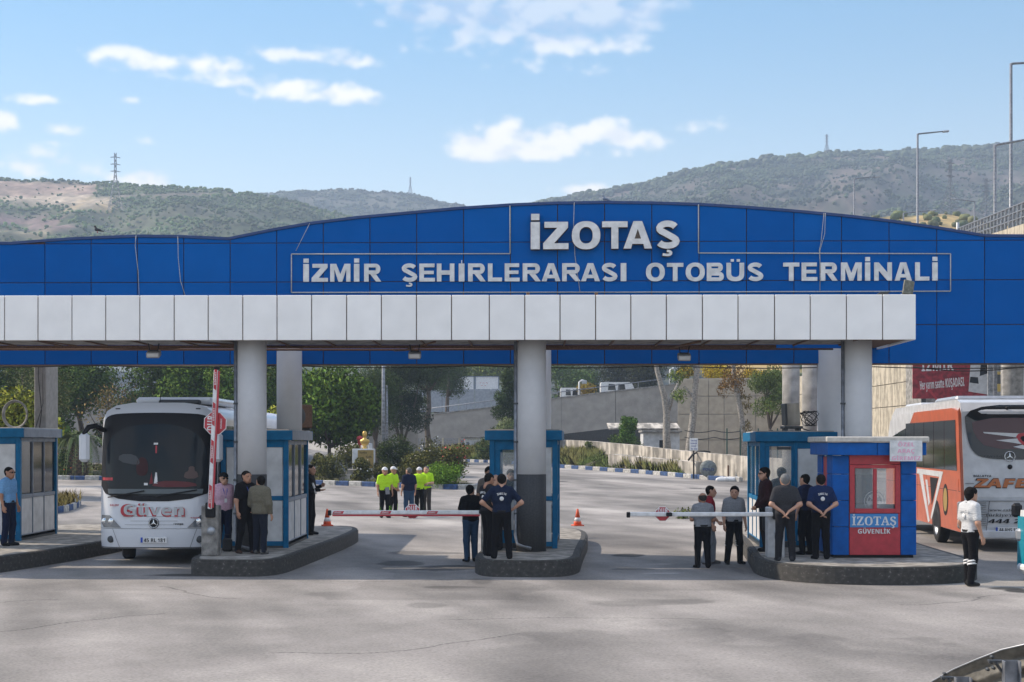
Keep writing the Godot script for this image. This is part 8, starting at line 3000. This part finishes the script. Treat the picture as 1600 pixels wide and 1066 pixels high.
func barriers() -> void:
	var d := 31.0
	# left: raised
	var t := thing("barrier", "raised white barrier arm with a grey cabinet beside the white bus", "barrier", Vector3(wx(330, d), KERB, -d), 0.0, "lane barriers")
	var box_m := mat(lin(0.33, 0.31, 0.285), 0.7, 0.0, M.blotch, 0.8)
	pedestal(t, Vector3.ZERO, 1.02, box_m)
	barrier_arm(t, 2.80, [0.25, 1.15, 1.90, 2.62], 1.72, true, Basis(Vector3.BACK, PI / 2 - 0.045), Vector3(0.02, 0.95, 0.25))
	# middle: lowered, pivot behind the officers, arm to the left
	t = thing("barrier", "lowered barrier arm with red print across the left lane, its stop sign in the middle", "barrier", Vector3(wx(752, 31.6), KERB, -31.6), 0.0, "lane barriers")
	pedestal(t, Vector3(0.16, 0, -0.35), 0.96, box_m)
	var st := mb(true)
	cyl(st, Vector3(0.0, 0.86, -0.1), Vector3(0.0, 0.86, 0.04), 0.05, 0.05, 12)
	obj("pivot", st, M.black, t)
	var len_ := wx(752, 31.6) - wx(517, 31.6)
	barrier_arm(t, len_, [], 0.0, true, Basis(Vector3.UP, PI), Vector3(0, wy(801, 31.6) - KERB, 0.0))
	# its printing faces the camera, so it is put on from this side
	var y := wy(801, 31.6) - KERB
	for b in [528, 602, 675]:
		var x := wx(b, 31.6) - wx(752, 31.6)
		st = mb()
		prism(st, V2([x - 0.11, y - 0.026, x + 0.10, y - 0.026, x + 0.13, y + 0.03, x - 0.08, y + 0.03]), 0.024, 0.029)
		var band := obj("red_band", st, M.red, t)
		letters("band_lettering", "DİKKAT", M.white, band, Vector3(x, y, 0.031), 0.03, 0.14, 0.003)
	var sx := wx(644, 31.6) - wx(752, 31.6)
	st = mb()
	prism(st, octagon(0.165), -0.068, -0.055, Transform3D(Basis.IDENTITY, Vector3(sx, y + 0.02, 0)))
	var rim := obj("stop_sign", st, M.white, t)
	st = mb()
	prism(st, octagon(0.152), -0.055, -0.05, Transform3D(Basis.IDENTITY, Vector3(sx, y + 0.02, 0)))
	obj("red_face", st, M.red, rim)
	letters("lettering", "DUR", M.white, rim, Vector3(sx, y + 0.085, -0.047), 0.10, 0.21, 0.004)
	# right: lowered, plain, arm to the left from the right island
	d = 30.6
	t = thing("barrier", "lowered plain white barrier arm across the right lane with a red stop sign", "barrier", Vector3(wx(1211, d), KERB, -d), 0.0, "lane barriers")
	pedestal(t, Vector3.ZERO, 1.0, mat(lin(0.45, 0.45, 0.46), 0.6, 0.0, M.faint, 0.8))
	len_ = wx(1203, d) - wx(981, d)
	y = wy(803, d) - KERB
	barrier_arm(t, len_, [], 0.0, true, Basis(Vector3.UP, PI), Vector3(-0.08, y, 0.24), true)
	sx = wx(1034, d) - wx(1211, d)
	st = mb()
	prism(st, octagon(0.155), 0.17, 0.182, Transform3D(Basis.IDENTITY, Vector3(sx, y + 0.005, 0)))
	rim = obj("stop_sign", st, M.white, t)
	st = mb()
	prism(st, octagon(0.143), 0.182, 0.187, Transform3D(Basis.IDENTITY, Vector3(sx, y + 0.005, 0)))
	obj("red_face", st, M.red, rim)
	letters("lettering", "DUR", M.white, rim, Vector3(sx, y + 0.07, 0.19), 0.09, 0.2, 0.004)
	st = mb()
	box(st, Vector3(sx + 0.12, y, 0.27), Vector3(0.12, 0.08, 0.1), 0.015)
	obj("clamp", st, M.black, t)

func cone(label: String, where: Vector3) -> void:
	var t := thing("traffic_cone", label, "traffic cone", where, 0.3, "traffic cones at the island tails")
	t.scale = Vector3.ONE * 0.85
	var orange := mat(lin(0.72, 0.10, 0.03), 0.6)
	var st := mb()
	box(st, Vector3(0, 0.02, 0), Vector3(0.34, 0.04, 0.34), 0.012)
	obj("base", st, orange, t)
	for b in [[0.04, 0.13, 0.15, 0.118, 0], [0.15, 0.118, 0.27, 0.082, 1], [0.27, 0.082, 0.55, 0.028, 0]]:
		st = mb(true)
		tube(st, [Vector3(0, b[0], 0), Vector3(0, b[2], 0)], [b[1], b[3]], 18)
		obj("sleeve" if b[4] == 1 else "cone", st, M.white if b[4] == 1 else orange, t)

func floodlight(label: String, where: Vector3, w: float) -> void:
	var t := thing("floodlight", label, "floodlight", where, 0.0, "floodlights under the canopy")
	var st := mb(true)
	tube(st, [Vector3(-w * 0.4, 0.22, 0), Vector3(-w * 0.3, 0.08, 0), Vector3(w * 0.3, 0.08, 0), Vector3(w * 0.4, 0.22, 0)], 0.014, 5)
	obj("bracket", st, M.black, t)
	st = mb()
	box(st, Vector3(0, 0.0, 0), Vector3(w, 0.13, 0.2), 0.02, Basis(Vector3.RIGHT, 0.35))
	obj("housing", st, M.steel, t)
	st = mb()
	box(st, Vector3(0, -0.025, 0.085), Vector3(w * 0.86, 0.085, 0.03), 0.008, Basis(Vector3.RIGHT, 0.35))
	obj("lens", st, M.booth_white, t)

func bird(label: String, where: Vector3, turn: float, m: Material) -> void:
	var t := thing("pigeon", label, "bird", where, turn, "birds on the sign")
	t.scale = Vector3.ONE * 0.55
	var b := flesh([[V(-0.07, 0.13, 0), V(0.06, 0.15, 0), 0.05, 0.065], [V(0.07, 0.18, 0), V(0.10, 0.27, 0), 0.045, 0.03], [V(0.105, 0.28, 0), V(0.12, 0.285, 0), 0.032, 0.026], [V(-0.1, 0.11, 0), V(-0.24, 0.06, 0), 0.035, 0.018]], 0.014, 0.015)
	put("body", b.mesh(), m, t)
	var st := mb()
	for s in [-1, 1]: cyl(st, V(0.0, 0.0, 0.025 * s), V(0.01, 0.09, 0.025 * s), 0.006, 0.006, 5)
	obj("legs", st, M.red, t)
	st = mb()
	cyl(st, V(0.14, 0.285, 0), V(0.175, 0.275, 0), 0.01, 0.002, 6)
	obj("beak", st, M.dark_steel, t)

func small_things() -> void:
	cone("orange traffic cone at the tail of the left island", on_island(505.5, 822) + V(0.1, 0, 0))
	cone("orange traffic cone at the tail of the middle island", on_island(902.5, 822))
	floodlight("floodlight under the canopy above the white bus", Vector3(wx(240, 32.2), 4.46, -32.2), 0.28)
	floodlight("floodlight under the canopy left of the middle column", Vector3(wx(648, 32.2), 4.44, -32.2), 0.26)
	floodlight("floodlight under the canopy over the right lane", Vector3(wx(1069, 32.2), 4.40, -32.2), 0.27)
	# the pair on the canopy's right end
	var t := thing("floodlight", "tilted flat floodlight standing on the canopy's right corner", "floodlight", Vector3(wx(1420, 31.6), 5.62, -31.7), 0.0, "floodlights on the canopy")
	var st := mb()
	box(st, V(0.02, 0.18, 0), V(0.22, 0.32, 0.05), 0.01, Basis(Vector3.BACK, -0.22) * Basis(Vector3.RIGHT, -0.3))
	obj("housing", st, mat(lin(0.22, 0.22, 0.17), 0.6, 0.2, M.blotch, 2.0), t)
	st = mb()
	box(st, V(-0.04, 0.03, 0), V(0.2, 0.05, 0.04), 0.008)
	obj("bracket", st, M.steel, t)
	t = thing("floodlight", "dark floodlight lying on the canopy, left of the tilted one", "floodlight", Vector3(wx(1378, 31.6), 5.62, -31.7), 0.0, "floodlights on the canopy")
	st = mb()
	prism(st, V2([-0.16, 0.0, 0.12, 0.0, 0.16, 0.10, 0.0, 0.09]), -0.12, 0.05)
	obj("housing", st, M.dark_steel, t)
	# two rusty stubs on the canopy edge
	for k in 2:
		t = thing("bracket_stub", ["small rusty bracket on the canopy edge under the letters ER", "small rusty bracket on the canopy edge under the letters RA"][k], "bracket", Vector3(wx([825, 932][k], 31.4), 5.62, -31.45))
		st = mb()
		box(st, V(0, 0.03, 0), V(0.07, 0.06, 0.05), 0.01)
		obj("stub", st, M.rust, t)
	# birds
	var p := sgn(154, 366.5)
	bird("dark pigeon perched on the left part of the sign", Vector3(p.x, p.y + 0.02, -34.55), PI, mat(lin(0.02, 0.022, 0.028), 0.6))
	p = sgn(946, 318)
	bird("black and white bird perched at the top of the arch", Vector3(p.x, p.y + 0.03, -35.0), PI, M.booth_grey)
	# road sign on a black post beside the grass bank
	t = thing("notice_sign", "white notice board with blue lettering on a black post by the grass bank", "sign", stand(1084, 87))
	st = mb()
	box(st, V(0, 1.1, 0), V(0.08, 2.4, 0.08), 0.01)
	obj("post", st, M.black, t)
	st = mb()
	box(st, V(0.0, 1.95, 0.06), V(0.47, 0.70, 0.03), 0.008)
	var board := obj("board", st, M.white, t)
	for k in 4: letters("lettering", ["YAVAŞ", "AZAMİ", "HIZ", "20 KM"][k], mat(lin(0.03, 0.05, 0.25), 0.6), board, V(0, 2.16 - 0.155 * k, 0.078), 0.07, [0.36, 0.36, 0.24, 0.36][k], 0.004)
	# round grey board leaning on the wall
	t = thing("round_board", "round grey board with lettering leaning by the foot of the stained wall", "sign", stand(1107, 85.6))
	st = mb(true)
	lathe(st, [Vector2(0.0, 0.02), Vector2(0.46, 0.02), Vector2(0.48, -0.02), Vector2(0.0, -0.02)], 28, Transform3D(Basis(Vector3.RIGHT, PI / 2 - 0.1) , V(0, 0.62, 0)))
	obj("disc", st, mat(lin(0.27, 0.30, 0.29), 0.6, 0.0, M.blotch, 1.0), t)
	letters("lettering", "POLİS", mat(lin(0.03, 0.06, 0.18), 0.6), t, V(0, 0.58, 0.05), 0.14, 0.62, 0.006)
	t = thing("rusty_stake", "short rusty stake before the stained wall", "stake", stand(1138, 84.3))
	st = mb()
	box(st, V(0, 0.4, 0), V(0.09, 0.9, 0.09), 0.01)
	obj("stake", st, M.rust, t)
	for k in 3:
		t = thing("white_sack", ["crumpled white sack, left one by the rusty stake", "crumpled white sack in the middle below the rusty stake", "crumpled white sack, right one by the painted kerb"][k], "sack", stand([1128, 1140, 1151][k], 83.4), 0.0, "sacks by the wall")
		var b := flesh([[V(-0.22, 0.08, 0), V(0.2, 0.1, 0.05), 0.12, 0.14], [V(0.05, 0.12, -0.05), V(0.26, 0.08, 0), 0.12, 0.1], [V(-0.1, 0.16, 0), V(0.0, 0.2, 0), 0.08, 0.06]], 0.04, 0.03)
		put("sack", b.mesh(), M.white, t)
	# black pipe hanging over the wall
	t = thing("black_hose", "black hose arching over the stained wall behind the notice sign", "hose", Vector3.ZERO)
	st = mb(true)
	var pts: Array = []
	for q in [[1076, 719, 90], [1082, 711, 91], [1091, 706, 92], [1101, 705.5, 92.5], [1110, 707, 92.5]]: pts.append(at(q[0], q[1], q[2]))
	tube(st, pts, 0.06, 6)
	obj("hose", st, M.rubber, t)
	# electric cable under the sign and drain line across the road
	t = thing("slack_cable", "thin black cable slung below the sign wall", "cable")
	st = mb(true)
	pts = []
	for k in 25: pts.append(Vector3(-14.0 + k * 1.1, 4.37 - 0.05 * absf(sin(k * PI / 4.0)), -35.3 - (k - 12) * 0.03))
	tube(st, pts, 0.012, 4)
	for k in 9: pts[k] = Vector3(9.3 + k * 0.32, 4.36 - 0.10 * sin(k * PI / 8.0), -35.6)
	tube(st, pts.slice(0, 9), 0.012, 4)
	obj("cable", st, M.wire, t)
	t = thing("channel_drain", "long dark slot drain across the lanes behind the islands", "drain")
	t.set_meta("kind", "structure")
	st = mb()
	quad(st, Vector3(-7, 0.007, -52.2), Vector3(9.5, 0.007, -51.4), Vector3(9.5, 0.007, -52.0), Vector3(-7, 0.007, -52.8))
	obj("grating", st, M.concrete_dark, t)
	# weeds on the drain
	tree("weed_tuft", "low green weed growing in the drain before the right lane", stand(1067, 52.2), 0.32, 1.0, 0.02, 6, 160, 0.09, Color(0.09, 0.12, 0.04), M.bark, 91, {"category": "weed"})
	guard_rail()

func guard_rail() -> void:
	# corrugated steel rail seen from its back, sweeping up at the lower right corner
	var t := thing("guard_rail", "curved corrugated steel guard rail in the lower right corner", "guard rail")
	var path: Array = []
	for q in [[1430, 1085, 11.4], [1458, 1064, 11.2], [1490, 1046, 11.0], [1525, 1031, 10.8], [1565, 1015.5, 10.6], [1620, 1003, 10.4], [1700, 985, 10.2]]: path.append(at(q[0], q[1], q[2]))
	# the section: two waves, 31 cm tall
	var sec := [Vector2(0.0, 0.0), Vector2(0.012, -0.012), Vector2(0.02, -0.05), Vector2(0.065, -0.085), Vector2(0.065, -0.105), Vector2(0.015, -0.145), Vector2(0.01, -0.165), Vector2(0.065, -0.205), Vector2(0.065, -0.225), Vector2(0.02, -0.26), Vector2(0.012, -0.30), Vector2(0.0, -0.312)]
	var st := mb(true)
	for i in path.size() - 1:
		var a: Vector3 = path[i]
		var b: Vector3 = path[i + 1]
		for s in 4:
			var p := a.lerp(b, s / 4.0)
			var q := a.lerp(b, (s + 1) / 4.0)
			for k in sec.size() - 1:
				# bulging away from the camera
				var u: Vector2 = sec[k]
				var v: Vector2 = sec[k + 1]
				quad(st, p + V(0, v.y, -u.x * 0 - v.x), q + V(0, v.y, -v.x), q + V(0, u.y, -u.x), p + V(0, u.y, -u.x))
				quad(st, p + V(0, u.y, -u.x - 0.004), q + V(0, u.y, -u.x - 0.004), q + V(0, v.y, -v.x - 0.004), p + V(0, v.y, -v.x - 0.004))
	var back := mat(lin(0.19, 0.175, 0.145), 0.55, 0.2, M.blotch, 2.0)
	obj("rail", st, back, t)
	st = mb(true)
	tube(st, path, 0.006, 5)
	obj("rail_lip", st, M.steel, t)
	for q in [[1500, 1056, 10.9], [1575, 1030, 10.45], [1668, 1012, 10.2]]:
		var c := at(q[0], q[1], q[2])
		st = mb()
		# a channel post, open towards the camera
		box(st, V(c.x, c.y / 2, c.z + 0.05), V(0.10, c.y, 0.008))
		for s in [-1, 1]: box(st, V(c.x + s * 0.052, c.y / 2 - 0.002, c.z + 0.078), V(0.008, c.y, 0.06))
		obj("post", st, M.galvanised, t)
		st = mb()
		box(st, c + V(-0.09, -0.01, 0.02), V(0.1, 0.012, 0.05))
		box(st, c + V(-0.07, -0.05, 0.02), V(0.012, 0.09, 0.05), 0.0, Basis(Vector3.BACK, 0.6))
		obj("bracket", st, M.dark_steel, t)
		for b in [[-0.12, -0.02], [-0.14, -0.07], [-0.10, -0.06], [-0.11, 0.015]]:
			st = mb(true)
			cyl(st, c + V(b[0], b[1], -0.01), c + V(b[0], b[1], 0.025), 0.013, 0.011, 6)
			obj("bolt", st, M.dark_steel, t)
